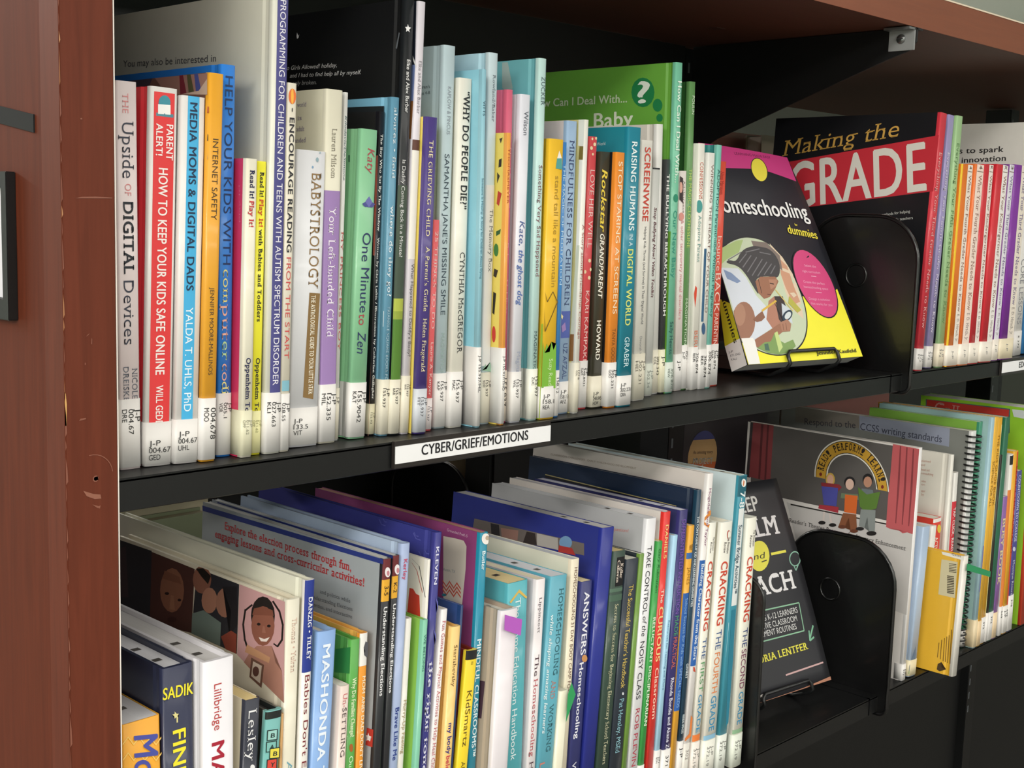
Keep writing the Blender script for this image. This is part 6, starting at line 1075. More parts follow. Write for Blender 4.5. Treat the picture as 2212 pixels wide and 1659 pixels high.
('spiral_bound_book', 'book', 'spiral bound book with RESPOND TO THE CCSS WRITING STANDARDS on its cover', 'D', 'pb', (1149.19, 12, -366.42), 0.0063, 13.37, 278.7, 273, 'dcdcda', '6e706c', 'd9d5c8', [
  ('L', 'p', [(-251.7, 278.7), (-154.4, 278.7), (-153.4, 262.6), (-250.2, 257.3)], '7c766e'),
  ('L', 'p', [(-154.4, 278.7), (-28.9, 278.7), (-28.2, 255.5), (-152.6, 260.3)], '8e94a6'),
  ('L', 't', 'Respond to the', -235.5, 256, -158.7, 261.3, 8.7, '3c3c44', ''),
  ('L', 't', 'CCSS writing standards', -151.9, 260.4, -38.3, 259.4, 8.9, '3c3f50', ''),
  ], None),
('book', 'book', 'green spine behind the yellow boxed book, with white lettering', 'D', 'pb', (1162.96, 10.63, -366.34), 0.0186, 8.83, 288.9, 151, '3f8c6c', '6f9a3c', 'd8d8d8', [
  ('S', 't', 'GRAPHIC ORGANIZERS IN', 1.77, 83.2, 1.77, 35.2, 5.3, 'cfe0d4', ''),
  ], ['V', ['372'], 23.1, 'e4e1de', 12.0, '2a2a2a']),
('book', 'book', 'pale blue spine with violet blocks between the green and yellow spines', 'D', 'pb', (1172.19, 0, -366.33), 0.0186, 9.3, 295, 153, '9fc0cc', '8aa8a8', 'dcdcd8', [
  ('S', 'p', [(4.65, 131.8), (9.3, 131.8), (9.3, 72.5), (4.65, 72.5)], '7c80b4'),
  ], ['V', [], 36.6, 'e4d2ae', 12.0, '2a2a2a']),
('book', 'book', 'mustard yellow spine, first of the two together', 'D', 'pb', (1181.89, 0, -366.3), 0.0186, 11, 294.6, 160, 'e6b23c', 'd89a2c', 'd8c890', [
  ('S', 't', 'SCIENCE FOR ALL', 2.75, 238.5, 2.75, 179.8, 5.5, '8a6420', ''),
  ], ['V', [], 33.1, 'e6cca4', 12.0, '2a2a2a']),
('book', 'book', 'mustard yellow spine with a pale edge, second of the two together', 'D', 'pb', (1193.29, 1, -366.25), 0.0186, 13.3, 292.5, 160, 'e0a82c', 'ecc84c', 'e8dc9c', [
  ('S', 'p', [(9.97, 283.3), (13.3, 283.3), (13.3, 38.1), (9.97, 38.1)], 'f0e29a'),
  ('S', 't', 'THE KIDS GUIDE BOOK', 2.66, 271.6, 2.66, 179.9, 5.32, '8a6420', ''),
  ], ['V', ['372'], 35.0, 'e4e1de', 12.0, '2a2a2a']),
('book', 'book', 'thin black spine after the mustard yellow pair', 'D', 'pb', (1206.98, 0, -366.39), 0.0186, 5.93, 244, 160, '26241f', '26241f', 'd9d5c8', [
  ], ['V', [], 38.9, 'e4e1de', 12.0, '2a2a2a']),
('book', 'book', 'dark green spine touched by the green paper flag', 'D', 'pb', (1213.32, 0, -366.26), 0.0186, 13.02, 291.3, 160, '2c6a50', '2a5c48', 'e0dcd0', [
  ], ['V', ['372'], 38.6, 'e4e1de', 12.0, '2a2a2a']),
('book', 'book', 'violet spine reading BUSY BOOK', 'D', 'pb', (1226.74, 0, -366.22), 0.0224, 12.39, 187.3, 160, '8a62a4', '7c5894', 'd9d5c8', [
  ('S', 't', 'BUSY BOOK', 2.48, 158.7, 2.48, 71.9, 7.43, 'e4d4a0', 'b'),
  ], ['V', [], 34.8, 'e8d0ac', 12.0, '2a2a2a']),
('book', 'book', 'white spine with a black block at its top before the orange-yellow one', 'D', 'pb', (1247.08, 0, -366.5), -0.0179, 8.36, 241.3, 160, 'e2e0da', 'e2e0da', 'd9d5c8', [
  ('S', 'p', [(0, 239.7), (8.36, 239.7), (8.36, 227.6), (0, 227.6)], '1c1a1a'),
  ('S', 'p', [(0, 194.7), (8.36, 194.7), (8.36, 11), (0, 11)], 'e0823c'),
  ], ['V', ['649'], 39.5, 'e4e1de', 12.0, '2a2a2a']),
('book', 'book', 'orange-yellow and red spine near the right edge', 'D', 'pb', (1258.16, 0, -366.5), -0.0275, 14.29, 244.3, 160, 'e2a72c', 'dca02c', 'e6d6a0', [
  ('S', 'p', [(8.57, 242.9), (14.29, 242.9), (14.29, 30.3), (8.57, 30.3)], 'd2482c'),
  ('S', 't', 'LEARN THE ALPHABET', 9.29, 223.4, 9.29, 106, 4.29, '8a3020', ''),
  ], ['V', ['649', 'J-P'], 38.0, 'e4e1de', 12.0, '2a2a2a']),
('book', 'book', 'navy violet spine reading COUNTDOWN TO COLLEGE', 'D', 'pb', (1272.85, 0, -366.5), -0.0271, 15.04, 216.2, 160, '4c4c90', 'c07c8c', 'd9d5c8', [
  ('S', 't', 'COUNTDOWN TO COLLEGE', 3.31, 210.8, 3.31, 121.5, 6.92, 'c4c8e0', 'b'),
  ('S', 'p', [(9.46, 111.1), (9.32, 110), (8.52, 109.1), (7.2, 108.7), (5.55, 108.8), (3.83, 109.3), (2.29, 110.3), (1.18, 111.5), (0.65, 112.8), (0.79, 114), (1.58, 114.9), (2.9, 115.3), (4.54, 115.2), (6.27, 114.6), (7.81, 113.7), (8.93, 112.4)], 'c4c8e0'),
  ('S', 't', 'Monique Rinere', 3.76, 96.4, 3.76, 49.1, 6.02, 'c4c8e0', ''),
  ], ['V', ['378'], 49.1, 'e4e1de', 12.0, '2a2a2a']),
('book', 'book', 'large lime green book framed in red at the right edge, CALL', 'D', 'pb', (1315.71, 0, -366.5), -0.0296, 27.58, 294.6, 160, 'c8452f', '7fae2c', 'd8d6d0', [
  ('L', 'p', [(-152.6, 289.9), (-33.1, 291.1), (-31.6, 258.8), (-38.3, 254.7), (-150, 245.7)], '3f5a68'),
  ('L', 'p', [(-151.2, 289.4), (-34.3, 289.7), (-34.9, 261.5), (-150.2, 249)], 'b8342a'),
  ('L', 't', 'Call', -139.2, 271.4, -104, 269.4, 16.7, 'c89088', 's'),
  ('L', 'p', [(-30.6, 290.8), (-13.2, 291.1), (-12.5, 280.1), (-27.5, 281.2)], 'c8d0d0'),
  ], None),
]
DISPLAYS = {
'home': ((711.84, 48.61, 18.16), -0.11964, 0.43700, 187, 246, 22, 17, '10121f', [
  ('F', 'p', [(24.4, 246), (67.6, 246), (120.4, 246), (187, 246), (187, 246), (183.3, 213.9), (158.6, 218), (135.1, 221.6), (106.6, 222.3), (58.5, 219.2), (5.5, 214)], 'cf3d86'),
  ('F', 'p', [(110, 71.6), (161.9, 70.9), (181, 79.5), (187, 0), (0, 0), (0, 29.5), (41.3, 24.4)], 'f2ea3a'),
  ('F', 't', 'LEARNING MADE EASY', 81.3, 237.3, 149.6, 239.6, 3.1, '5a1c3c', ''),
  ('F', 'p', [(131.5, 219), (129.6, 216.1), (127.2, 213.5), (124.5, 211.2), (121.5, 209.3), (118.5, 208), (115.4, 207.2), (112.4, 207), (109.6, 207.4), (107.1, 208.3), (104.9, 209.7), (103.3, 211.6), (102.2, 214), (101.6, 216.6), (101.7, 219.4), (102.3, 222.3), (103.6, 225.3), (105.3, 228.1), (107.6, 230.7), (110.3, 233.1), (113.3, 235), (116.5, 236.4), (119.7, 237.3), (122.9, 237.6), (125.9, 237.4), (128.6, 236.5), (130.8, 235.1), (132.5, 233.1), (133.5, 230.7), (134, 228), (133.8, 225.1), (132.9, 222)], '15151a'),
  ('F', 'p', [(130.3, 219.1), (128.5, 216.4), (126.3, 213.9), (123.8, 211.8), (121, 210), (118.2, 208.8), (115.3, 208), (112.6, 207.8), (110, 208.2), (107.7, 209.1), (105.8, 210.4), (104.3, 212.3), (103.3, 214.4), (102.8, 216.9), (102.9, 219.6), (103.5, 222.4), (104.7, 225.1), (106.4, 227.8), (108.5, 230.3), (111, 232.5), (113.8, 234.3), (116.7, 235.6), (119.7, 236.4), (122.7, 236.7), (125.4, 236.5), (127.8, 235.6), (129.8, 234.3), (131.3, 232.5), (132.3, 230.2), (132.7, 227.6), (132.4, 224.9), (131.6, 222)], 'efe04a'),
  ('F', 'p', [(0, 117.5), (0, 119.4), (2, 121.6), (7, 124), (12.1, 126.6), (17.4, 129.4), (22.7, 131.9), (28, 134.1), (33.2, 135.8), (38.5, 137.3), (43.4, 138.4), (47.9, 139.3), (52.2, 139.8), (56.1, 140), (60.3, 140), (65, 139.7), (70, 139.1), (75.5, 138.3), (80.7, 136.9), (85.7, 135), (90.4, 132.5), (94.9, 129.4), (98.9, 125.9), (102.5, 122), (105.7, 117.6), (108.4, 112.8), (110.7, 107.9), (112.5, 103), (113.9, 98), (114.9, 92.9), (115.7, 87.5), (116.3, 81.9), (116.8, 76.1), (117.1, 69.9), (117, 64), (116.4, 58.2), (115.3, 52.7), (113.8, 47.4), (112, 42.4), (109.9, 37.7), (107.4, 33.5), (104.7, 29.6), (101.7, 26), (98.5, 22.9), (95.1, 20), (91.5, 17.5), (87.6, 15.3), (83.6, 13.3), (79.3, 11.6), (74.8, 10.1), (70.4, 8.9), (66.1, 8), (61.8, 7.4), (57.5, 7.1), (53.3, 7), (49.2, 7.1), (45.1, 7.4), (41.1, 8), (37.3, 8.7), (33.7, 9.5), (30.3, 10.4), (27.1, 11.5), (23.8, 12.7), (20.3, 14.1), (16.7, 15.7), (13, 17.5), (9.4, 19.2), (6.1, 20.7), (2.9, 22.1), (0, 23.4), (0, 27), (0, 33), (0, 41.3), (0, 52.1), (0, 63.1), (0, 74.3), (0, 85.6), (0, 97.2), (0, 106.3), (0, 113.1)], '15151a'),
  ('F', 'p', [(0, 116.5), (0, 118.4), (2.8, 120.5), (7.7, 122.8), (12.7, 125.4), (17.9, 128.1), (23, 130.6), (28.2, 132.7), (33.3, 134.4), (38.5, 135.8), (43.3, 136.9), (47.7, 137.7), (51.9, 138.2), (55.7, 138.5), (59.8, 138.4), (64.4, 138.1), (69.3, 137.6), (74.6, 136.8), (79.7, 135.4), (84.6, 133.5), (89.2, 131.1), (93.6, 128.1), (97.6, 124.6), (101.1, 120.8), (104.2, 116.5), (106.8, 111.8), (109, 107.1), (110.8, 102.2), (112.2, 97.3), (113.2, 92.4), (114, 87.1), (114.6, 81.6), (115, 75.9), (115.3, 69.9), (115.2, 64.1), (114.6, 58.5), (113.6, 53.1), (112.1, 47.8), (110.4, 43), (108.3, 38.4), (105.9, 34.3), (103.2, 30.5), (100.3, 27), (97.2, 23.9), (93.9, 21.1), (90.3, 18.7), (86.6, 16.5), (82.6, 14.5), (78.4, 12.8), (74.1, 11.4), (69.7, 10.2), (65.5, 9.3), (61.3, 8.7), (57.1, 8.4), (53, 8.3), (48.9, 8.4), (45, 8.8), (41.1, 9.3), (37.3, 10), (33.8, 10.8), (30.5, 11.7), (27.4, 12.7), (24.1, 13.9), (20.7, 15.3), (17.2, 16.9), (13.5, 18.6), (10.1, 20.3), (6.8, 21.8), (3.6, 23.1), (0.7, 24.4), (0, 27.9), (0, 33.7), (0, 41.9), (0, 52.5), (0, 63.2), (0, 74.1), (0, 85.3), (0, 96.6), (0, 105.6), (0, 112.2)], 'c4cfb4'),
  ('F', 'p', [(0, 119.7), (12.7, 126.5), (37.5, 134.6), (49, 135.9), (36.4, 121.6), (14.5, 113.7), (0, 106)], 'a9bf7e'),
  ('F', 'p', [(90.5, 132.5), (104.7, 116.6), (112.7, 97.3), (113, 71.6), (107.1, 45.4), (94.1, 57.2), (91.1, 77.2), (94, 103.6)], 'dcc8b0'),
  ('F', 'p', [(99.8, 114.4), (107.6, 106.4), (108, 82.3), (110.1, 65.3), (98, 62.3), (93.7, 81.4), (92.6, 97.2)], 'c9967a'),
  ('F', 'p', [(61.3, 135.1), (85.5, 133.5), (101, 118.7), (97.4, 101), (80.5, 114.2), (62.6, 124.5)], '7d706a'),
  ('F', 'p', [(0, 104.5), (27.4, 103.5), (35.4, 93.7), (42.8, 73.6), (55.8, 58), (63.2, 41.4), (18.7, 24.8), (2.6, 33.4), (1.6, 73.2), (0, 93.4)], 'd3d9e4'),
  ('F', 'p', [(4.4, 102.5), (15.3, 98.4), (25.7, 89.2), (19.2, 87.2), (5.9, 92.3)], '7f93b8'),
  ('F', 'p', [(59.7, 67.2), (70.8, 72.2), (75.9, 61.7), (72.8, 46.3), (54.2, 34.1), (47.4, 47)], 'b07c68'),
  ('F', 'p', [(70.8, 72.2), (84.2, 72), (84.7, 56.4), (70.5, 41.2), (66.9, 46.5)], '3a2e30'),
  ('F', 'p', [(79.2, 64.3), (89.6, 57.3), (86.7, 40.7), (80.1, 46.1), (72.8, 46.3)], 'c9d2dc'),
  ('F', 'p', [(29.5, 45.5), (26.6, 40.1), (22.8, 35.1), (18.2, 31), (13.2, 27.8), (8.2, 25.9), (3.5, 25.4), (0, 26.3), (0, 28.5), (0, 31.8), (0, 36.2), (0, 41.2), (0, 46.5), (0, 51.8), (1.4, 56.8), (5.9, 61), (10.8, 64.2), (15.9, 66.2), (20.7, 66.9), (24.9, 66.1), (28.3, 63.9), (30.6, 60.5), (31.5, 56), (31.2, 50.9)], '9a6e5a'),
  ('F', 'p', [(17.7, 52.8), (16.1, 49.8), (14.1, 46.9), (11.8, 44.5), (9.3, 42.7), (6.8, 41.6), (4.5, 41.2), (2.5, 41.7), (1, 42.9), (0.1, 44.9), (0, 47.3), (0.1, 50.2), (1.1, 53.3), (2.6, 56.3), (4.6, 59.2), (6.9, 61.6), (9.4, 63.5), (11.9, 64.6), (14.3, 65), (16.3, 64.5), (17.8, 63.3), (18.7, 61.4), (19, 58.8), (18.7, 55.9)], 'ab806a'),
  ('F', 'p', [(32.5, 115.5), (35.8, 118.8), (39.6, 121.6), (43.7, 123.9), (48.3, 125.8), (53.4, 127.2), (57.9, 128.2), (61.8, 128.7), (65.3, 128.9), (68.2, 128.7), (71.3, 128.5), (74.5, 128.1), (77.9, 127.7), (81.5, 127.2), (84.8, 126.3), (87.7, 124.8), (90.4, 122.8), (92.7, 120.3), (94.3, 117.5), (95.3, 114.5), (95.7, 111.3), (95.4, 107.8), (94.6, 104.5), (93.3, 101.4), (91.5, 98.6), (89.1, 95.9), (86.6, 94.1), (83.7, 93.1), (80.7, 93), (77.4, 93.6), (74, 94.1), (70.5, 94.4), (66.9, 94.4), (63.1, 94.3), (59.6, 93.9), (56.5, 93.3), (53.7, 92.4), (51.2, 91.3), (49.3, 89.3), (48, 86.6), (47.4, 83.1), (47.4, 78.9), (47.2, 76.2), (46.7, 75.1), (46, 75.5), (45, 77.4), (43.8, 79.8), (42.6, 82.8), (41.1, 86.3), (39.6, 90.3), (37.9, 93.9), (36, 97.2), (34, 100.1), (31.9, 102.7), (29.1, 104.8), (25.7, 106.5), (21.6, 107.7), (17, 108.4), (14, 109.2), (12.5, 110.1), (12.7, 110.9), (14.5, 111.8), (16.5, 112.3), (18.6, 112.5), (21, 112.2), (23.6, 111.6), (26.4, 111.9), (29.3, 113.3)], '3f3d40'),
  ('F', 'p', [(15.3, 113.2), (39.1, 122.1), (39.5, 121.1), (15.7, 112.1)], '77757a'),
  ('F', 'p', [(31.1, 110.1), (47.1, 120.6), (47.7, 119.7), (31.7, 109.2)], '77757a'),
  ('F', 'p', [(34.6, 105), (53.5, 118.6), (54.2, 117.7), (35.3, 104.1)], '77757a'),
  ('F', 'p', [(39.7, 99.8), (61.5, 116.5), (62.2, 115.7), (40.3, 98.9)], '77757a'),
  ('F', 'p', [(45.2, 95.7), (69.6, 114.5), (70.3, 113.6), (45.8, 94.8)], '77757a'),
  ('F', 'p', [(53.7, 95.1), (75.7, 111.4), (76.4, 110.5), (54.4, 94.2)], '77757a'),
  ('F', 'p', [(64.7, 96.7), (82.4, 109.3), (83, 108.4), (65.3, 95.8)], '77757a'),
  ('F', 'p', [(75.6, 97.7), (87.5, 107.2), (88.2, 106.4), (76.3, 96.8)], '77757a'),
  ('F', 'p', [(46.5, 122.2), (70.5, 126.3), (70.7, 125.2), (46.7, 121.2)], '77757a'),
  ('F', 'p', [(69, 122.5), (86.1, 120.1), (85.9, 119), (68.9, 121.4)], '77757a'),
  ('F', 'p', [(47.9, 89), (58.2, 94.1), (82, 94.1), (85, 88.8), (76, 80.5), (63, 71.3), (53.4, 69.4), (47, 76.7)], '9a6a52'),
  ('F', 'p', [(70.2, 91), (83.6, 90.9), (78.8, 83.6), (68.1, 79.5)], 'b08068'),
  ('F', 'p', [(69.9, 87.4), (76.1, 86.3), (75.9, 85.1), (69.7, 86.2)], '2a1a14'),
  ('F', 'p', [(60.7, 75), (66.4, 74.4), (66.3, 73.2), (60.6, 73.8)], '6a3a30'),
  ('F', 'p', [(53.8, 91.5), (52.7, 75.5), (52, 75.6), (53.1, 91.6)], '241c1c'),
  ('F', 'p', [(67.4, 67.2), (73.1, 46.4), (72.4, 46.2), (66.7, 67)], '241c1c'),
  ('F', 'p', [(26.8, 47.6), (36, 52.4), (44.8, 56.2), (46.1, 49.1), (38.7, 45.2), (31.2, 44.4)], '8a5f4c'),
  ('F', 'p', [(43.7, 57.3), (71.1, 68), (71.9, 66), (44.5, 55.2)], 'd9b24a'),
  ('F', 'p', [(76.1, 79.8), (93.8, 55.5), (92.6, 54.7), (74.9, 79)], 'd8c070'),
  ('F', 'p', [(94.7, 71.9), (107.3, 55.8), (99.8, 52.9), (89.7, 64.1)], 'b5b04c'),
  ('F', 'p', [(11.3, 20.6), (21.4, 26.2), (49.8, 35.8), (64.7, 41.4), (76.3, 44.1), (83.3, 39.8), (78.7, 32.7), (66.8, 32.6), (47, 24.2), (23.7, 16.6)], '9c6c56'),
  ('F', 'p', [(91.2, 52.4), (90.6, 51.3), (89.6, 50.1), (88.3, 48.9), (86.7, 47.8), (85, 46.7), (83.2, 45.8), (81.3, 45.1), (79.4, 44.6), (77.7, 44.2), (76.1, 44.1), (74.8, 44.3), (73.7, 44.6), (72.9, 45.2), (72.5, 46), (72.4, 46.9), (72.7, 47.9), (73.4, 49.1), (74.4, 50.3), (75.7, 51.4), (77.2, 52.6), (78.9, 53.6), (80.7, 54.5), (82.6, 55.3), (84.5, 55.8), (86.2, 56.2), (87.8, 56.3), (89.2, 56.2), (90.3, 55.8), (91.1, 55.2), (91.5, 54.4), (91.6, 53.5)], '26384a'),
  ('F', 'p', [(88.6, 51.7), (88.2, 50.9), (87.5, 50.1), (86.7, 49.3), (85.7, 48.6), (84.6, 47.9), (83.4, 47.3), (82.2, 46.8), (81, 46.4), (79.9, 46.2), (78.9, 46.1), (78, 46.2), (77.3, 46.5), (76.9, 46.8), (76.6, 47.3), (76.6, 48), (76.8, 48.7), (77.2, 49.4), (77.9, 50.2), (78.7, 51), (79.7, 51.8), (80.8, 52.5), (82, 53.1), (83.2, 53.6), (84.4, 53.9), (85.5, 54.2), (86.5, 54.2), (87.4, 54.1), (88.1, 53.9), (88.6, 53.5), (88.8, 53), (88.8, 52.4)], 'd2dadd'),
  ('F', 'p', [(66.8, 42.9), (80.1, 46.1), (83.8, 40.8), (77.9, 32.8), (65.5, 33.2)], 'a97a64'),
  ('F', 'p', [(70.8, 41.2), (69.2, 34), (68.6, 34.2), (70.2, 41.3)], '6a4030'),
  ('F', 'p', [(75.7, 42.1), (74.3, 33.9), (73.7, 34), (75.1, 42.2)], '6a4030'),
  ('F', 'p', [(20.9, 16.8), (33.2, 22.2), (43.5, 22.8), (54.2, 32.6), (57, 23.8), (64.2, 20), (79.1, 23.5), (80.3, 16.3), (67, 9.7), (51.1, 8.4), (35.4, 10.6)], '7e9c5c'),
  ('F', 'p', [(53.1, 31.6), (58.3, 33.4), (59.5, 16.1), (51.2, 10.4)], 'c3d48a'),
  ('F', 'p', [(32.4, 20.3), (38.4, 21), (37.9, 13), (31.1, 13.8)], '4a6a5c'),
  ('F', 'p', [(172.6, 60.1), (168.9, 54.4), (164.4, 50), (159.2, 47), (153.5, 45.4), (147.5, 45.4), (141.4, 47), (135.5, 50), (129.9, 54.4), (124.9, 59.9), (120.7, 66.4), (117.3, 73.6), (115.1, 81.3), (114, 89.2), (114.1, 97), (115.4, 104.3), (117.8, 111), (121.4, 116.8), (126, 121.5), (131.3, 124.8), (137.2, 126.7), (143.5, 126.9), (149.9, 125.6), (156, 122.7), (161.7, 118.4), (166.8, 112.7), (171, 106), (174.1, 98.5), (176.2, 90.5), (177, 82.4), (176.7, 74.4), (175.2, 66.9)], '15151a'),
  ('F', 'p', [(171.1, 61), (167.6, 55.5), (163.3, 51.2), (158.3, 48.3), (152.9, 46.8), (147.1, 46.8), (141.3, 48.3), (135.7, 51.2), (130.4, 55.4), (125.6, 60.7), (121.6, 67), (118.5, 74), (116.4, 81.5), (115.4, 89.1), (115.6, 96.6), (116.9, 103.7), (119.3, 110.2), (122.7, 115.8), (127.1, 120.3), (132.2, 123.5), (137.9, 125.3), (143.8, 125.6), (149.9, 124.3), (155.7, 121.5), (161.2, 117.3), (165.9, 111.8), (169.9, 105.3), (172.8, 98.1), (174.7, 90.4), (175.5, 82.5), (175.1, 74.8), (173.7, 67.5)], 'd2467e'),
  ('F', 't', 'Select the', 136.7, 106, 156.1, 104.5, 2.8, 'e6a8c4', ''),
  ('F', 't', 'right curriculum', 130.2, 99.4, 159.8, 97.3, 2.7, 'e6a8c4', ''),
  ('F', 'p', [(142.2, 95), (150.8, 94.4), (150.8, 93.6), (142.2, 94.2)], 'e6a8c4'),
  ('F', 't', 'Create the perfect', 125.8, 87, 161.2, 84.1, 2.7, 'e6a8c4', ''),
  ('F', 't', 'homeschooling space', 123.8, 81.1, 163.8, 78, 2.7, 'e6a8c4', ''),
  ('F', 'p', [(140.9, 75.9), (150.9, 75.3), (150.9, 74.5), (140.8, 75.1)], 'e6a8c4'),
  ('F', 't', 'Design a solution', 125.7, 67.2, 160.5, 65, 2.7, 'e6a8c4', ''),
  ('F', 't', 'that works for you', 126.3, 61.8, 161.6, 59, 2.7, 'e6a8c4', ''),
  ('F', 't', 'Homeschooling', 12.7, 166.7, 177.5, 164.7, 18.8, 'f0f0f0', 'b'),
  ('F', 't', 'for', 144.9, 155.1, 149.7, 154.8, 2.9, 'efe04a', 'b'),
  ('F', 't', 'dummies', 128.4, 145.6, 178.5, 139.8, 10.4, 'efe04a', 'b'),
  ('F', 't', 'Jennifer Kaufeld', 109.5, 5.2, 177.6, 5.2, 4.1, '26261c', 'b'),
  ('F', 'p', [(0.3, 27.7), (17.5, 27.8), (19.6, 24.5), (17.4, 0.1), (0, 0), (0, 0)], 'ecebe8'),
  ('L', 'p', [(-11.1, 75.1), (1.1, 65.3), (0, 27), (-21.1, 27.1)], 'bdb828'),
  ('L', 't', 'dummies', -7.9, 76.4, -8.4, 25.6, 5.7, '22221a', 'b'),
  ('L', 'p', [(-21.1, 27.1), (0.4, 27.9), (-0.1, 0), (-21.6, 0)], 'dcdad8'),
  ('L', 't', 'J-P', -18.9, 18.9, -12.8, 17.7, 2.2, '3a3a3a', ''),
  ('L', 't', '371.042', -18.5, 14.8, -4.4, 12.3, 2.2, '3a3a3a', ''),
  ('L', 't', 'KAU', -18.1, 10.7, -10.8, 9.2, 2.2, '3a3a3a', ''),
  ]),
'keep': ((714.63, 57.14, -349.2), -0.11480, 0.37524, 178, 234.4, 13, 8, '28282d', [
  ('F', 't', 'KEEP', 84.2, 200.9, 131.8, 201.7, 16.3, 'dcdad8', 'b'),
  ('F', 't', 'CALM', 69.9, 173.1, 156, 171.5, 20.7, 'e4e0e2', 'sb'),
  ('F', 'p', [(127.5, 148.9), (125.2, 144.8), (121.9, 141), (117.9, 138), (113.4, 135.9), (108.8, 134.9), (104.3, 135), (100.2, 136.2), (96.9, 138.4), (94.4, 141.5), (93.1, 145.2), (92.9, 149.4), (94, 153.7), (96.1, 157.8), (99.3, 161.5), (103.3, 164.6), (107.8, 166.7), (112.5, 167.8), (117.1, 167.8), (121.3, 166.7), (124.7, 164.5), (127.2, 161.3), (128.5, 157.5), (128.6, 153.3)], 'e4dc50'),
  ('F', 't', 'and', 91.2, 148.4, 121.3, 147.7, 7, '2a2a20', 'i'),
  ('F', 'p', [(111.8, 144.9), (121, 145.7), (121.1, 144.5), (111.9, 143.7)], '2a2a20'),
  ('F', 'p', [(131, 152.1), (157.5, 151.9), (157.5, 148.9), (131, 149.1)], 'e4dc50'),
  ('F', 'p', [(178, 138.4), (178, 136.2), (176.3, 134.3), (174, 132.8), (171.3, 131.8), (168.6, 131.3), (165.9, 131.4), (163.4, 132.1), (161.4, 133.3), (159.9, 134.9), (159.1, 136.8), (158.9, 139), (159.5, 141.2), (160.7, 143.3), (162.6, 145.2), (164.9, 146.7), (167.6, 147.7), (170.4, 148.3), (173.1, 148.2), (175.6, 147.5), (177.6, 146.4), (178, 144.7), (178, 142.8), (178, 140.6)], '8ab8a4'),
  ('F', 'p', [(177.7, 138.6), (176.6, 136.8), (175.1, 135.2), (173.1, 133.9), (170.9, 133), (168.6, 132.6), (166.4, 132.7), (164.4, 133.2), (162.7, 134.2), (161.5, 135.6), (160.8, 137.3), (160.7, 139.1), (161.2, 141), (162.3, 142.7), (163.8, 144.3), (165.8, 145.6), (168, 146.5), (170.3, 147), (172.5, 146.9), (174.6, 146.4), (176.3, 145.4), (177.5, 144), (178, 142.3), (178, 140.5)], '28282d'),
  ('F', 'p', [(164.8, 133.2), (166.4, 127.1), (164.9, 126.7), (163.3, 132.8)], '8ab8a4'),
  ('F', 'p', [(172.7, 131.8), (166.1, 126.3), (165.2, 127.5), (171.7, 133)], '8ab8a4'),
  ('F', 't', 'TEACH', 56.1, 109.2, 158.6, 107.9, 20.6, 'e8e6e8', 'sb'),
  ('F', 'p', [(65.7, 94.2), (156.4, 91.9), (156.3, 90.5), (65.6, 92.8)], '8fc0a0'),
  ('F', 'p', [(157, 91.1), (153.8, 59.9), (152.4, 60), (155.6, 91.2)], '8fc0a0'),
  ('F', 'p', [(153, 59.3), (55.6, 60.5), (55.6, 61.8), (153.1, 60.7)], '8fc0a0'),
  ('F', 't', 'EMPOWERING K-12 LEARNERS', 48, 82, 150.6, 81.1, 6.3, 'dcdcdc', ''),
  ('F', 't', 'WITH POSITIVE CLASSROOM', 51, 73.5, 146, 72.4, 6.2, 'dcdcdc', ''),
  ('F', 't', 'MANAGEMENT ROUTINES', 57.3, 65.8, 141.9, 64, 6.2, 'dcdcdc', ''),
  ('F', 'p', [(171.1, 62.2), (160.1, 49), (158.4, 50.4), (169.4, 63.7)], '7fb898'),
  ('F', 'p', [(162.1, 58.5), (159.4, 47.5), (157.5, 48), (160.2, 59)], '7fb898'),
  ('F', 'p', [(167.2, 49.4), (158.7, 46.8), (158.1, 48.7), (166.6, 51.4)], '7fb898'),
  ('F', 't', 'VICTORIA LENTFER', 38.9, 39.1, 152.8, 39.7, 7.6, 'e4dc50', 'sb'),
  ('F', 'p', [(105.8, 20.5), (171.6, 21.8), (171.7, 20), (105.9, 18.7)], 'c9a4a4'),
  ('F', 'p', [(25.2, 0), (129, 0.9), (178, 3.8), (178, 0.1), (92.9, 0), (24, 0)], 'a8745c'),
  ('F', 'p', [(26.8, 4.4), (70.1, 8.6), (70.1, 6.6), (25.9, 1.7)], 'e2dcd8'),
  ]),
}
FLAGS = [
  ('sticky_flag', 'magenta square sticky flag on the white boxed set', 'sticky flag', [(309.34, -15.5, -141.4), (328.32, -15.5, -148.97), (327.31, -15.5, -161.64), (309.31, -15.5, -153.36)], 'b45cc0'),
  ('arrow_flag', 'green diamond arrow flag on the short cream book spine', 'sticky flag', [(399.74, -5.82, -219.94), (405.17, -5.82, -231.2), (394.55, -5.82, -251.85), (395.94, -5.82, -228.86)], '2f9a5a'),
  ('paper_flag', 'green paper strip sticking out of the golden yellow boxed book', 'paper flag', [(1062.83, -34.07, -229.56), (1129.17, -34.07, -251.08), (1129.09, -34.07, -258.04), (1062.84, -34.07, -237.76)], '2c8f5c'),
]
def metres(dec):
    out = []
    for it in dec:
        if it[1] == 'p': out.append((it[0], 'p', [(a / 1000, b / 1000) for a, b in it[2]], it[3]))
        else: out.append(it[:3] + tuple(v / 1000 for v in it[3:8]) + it[8:])
    return out
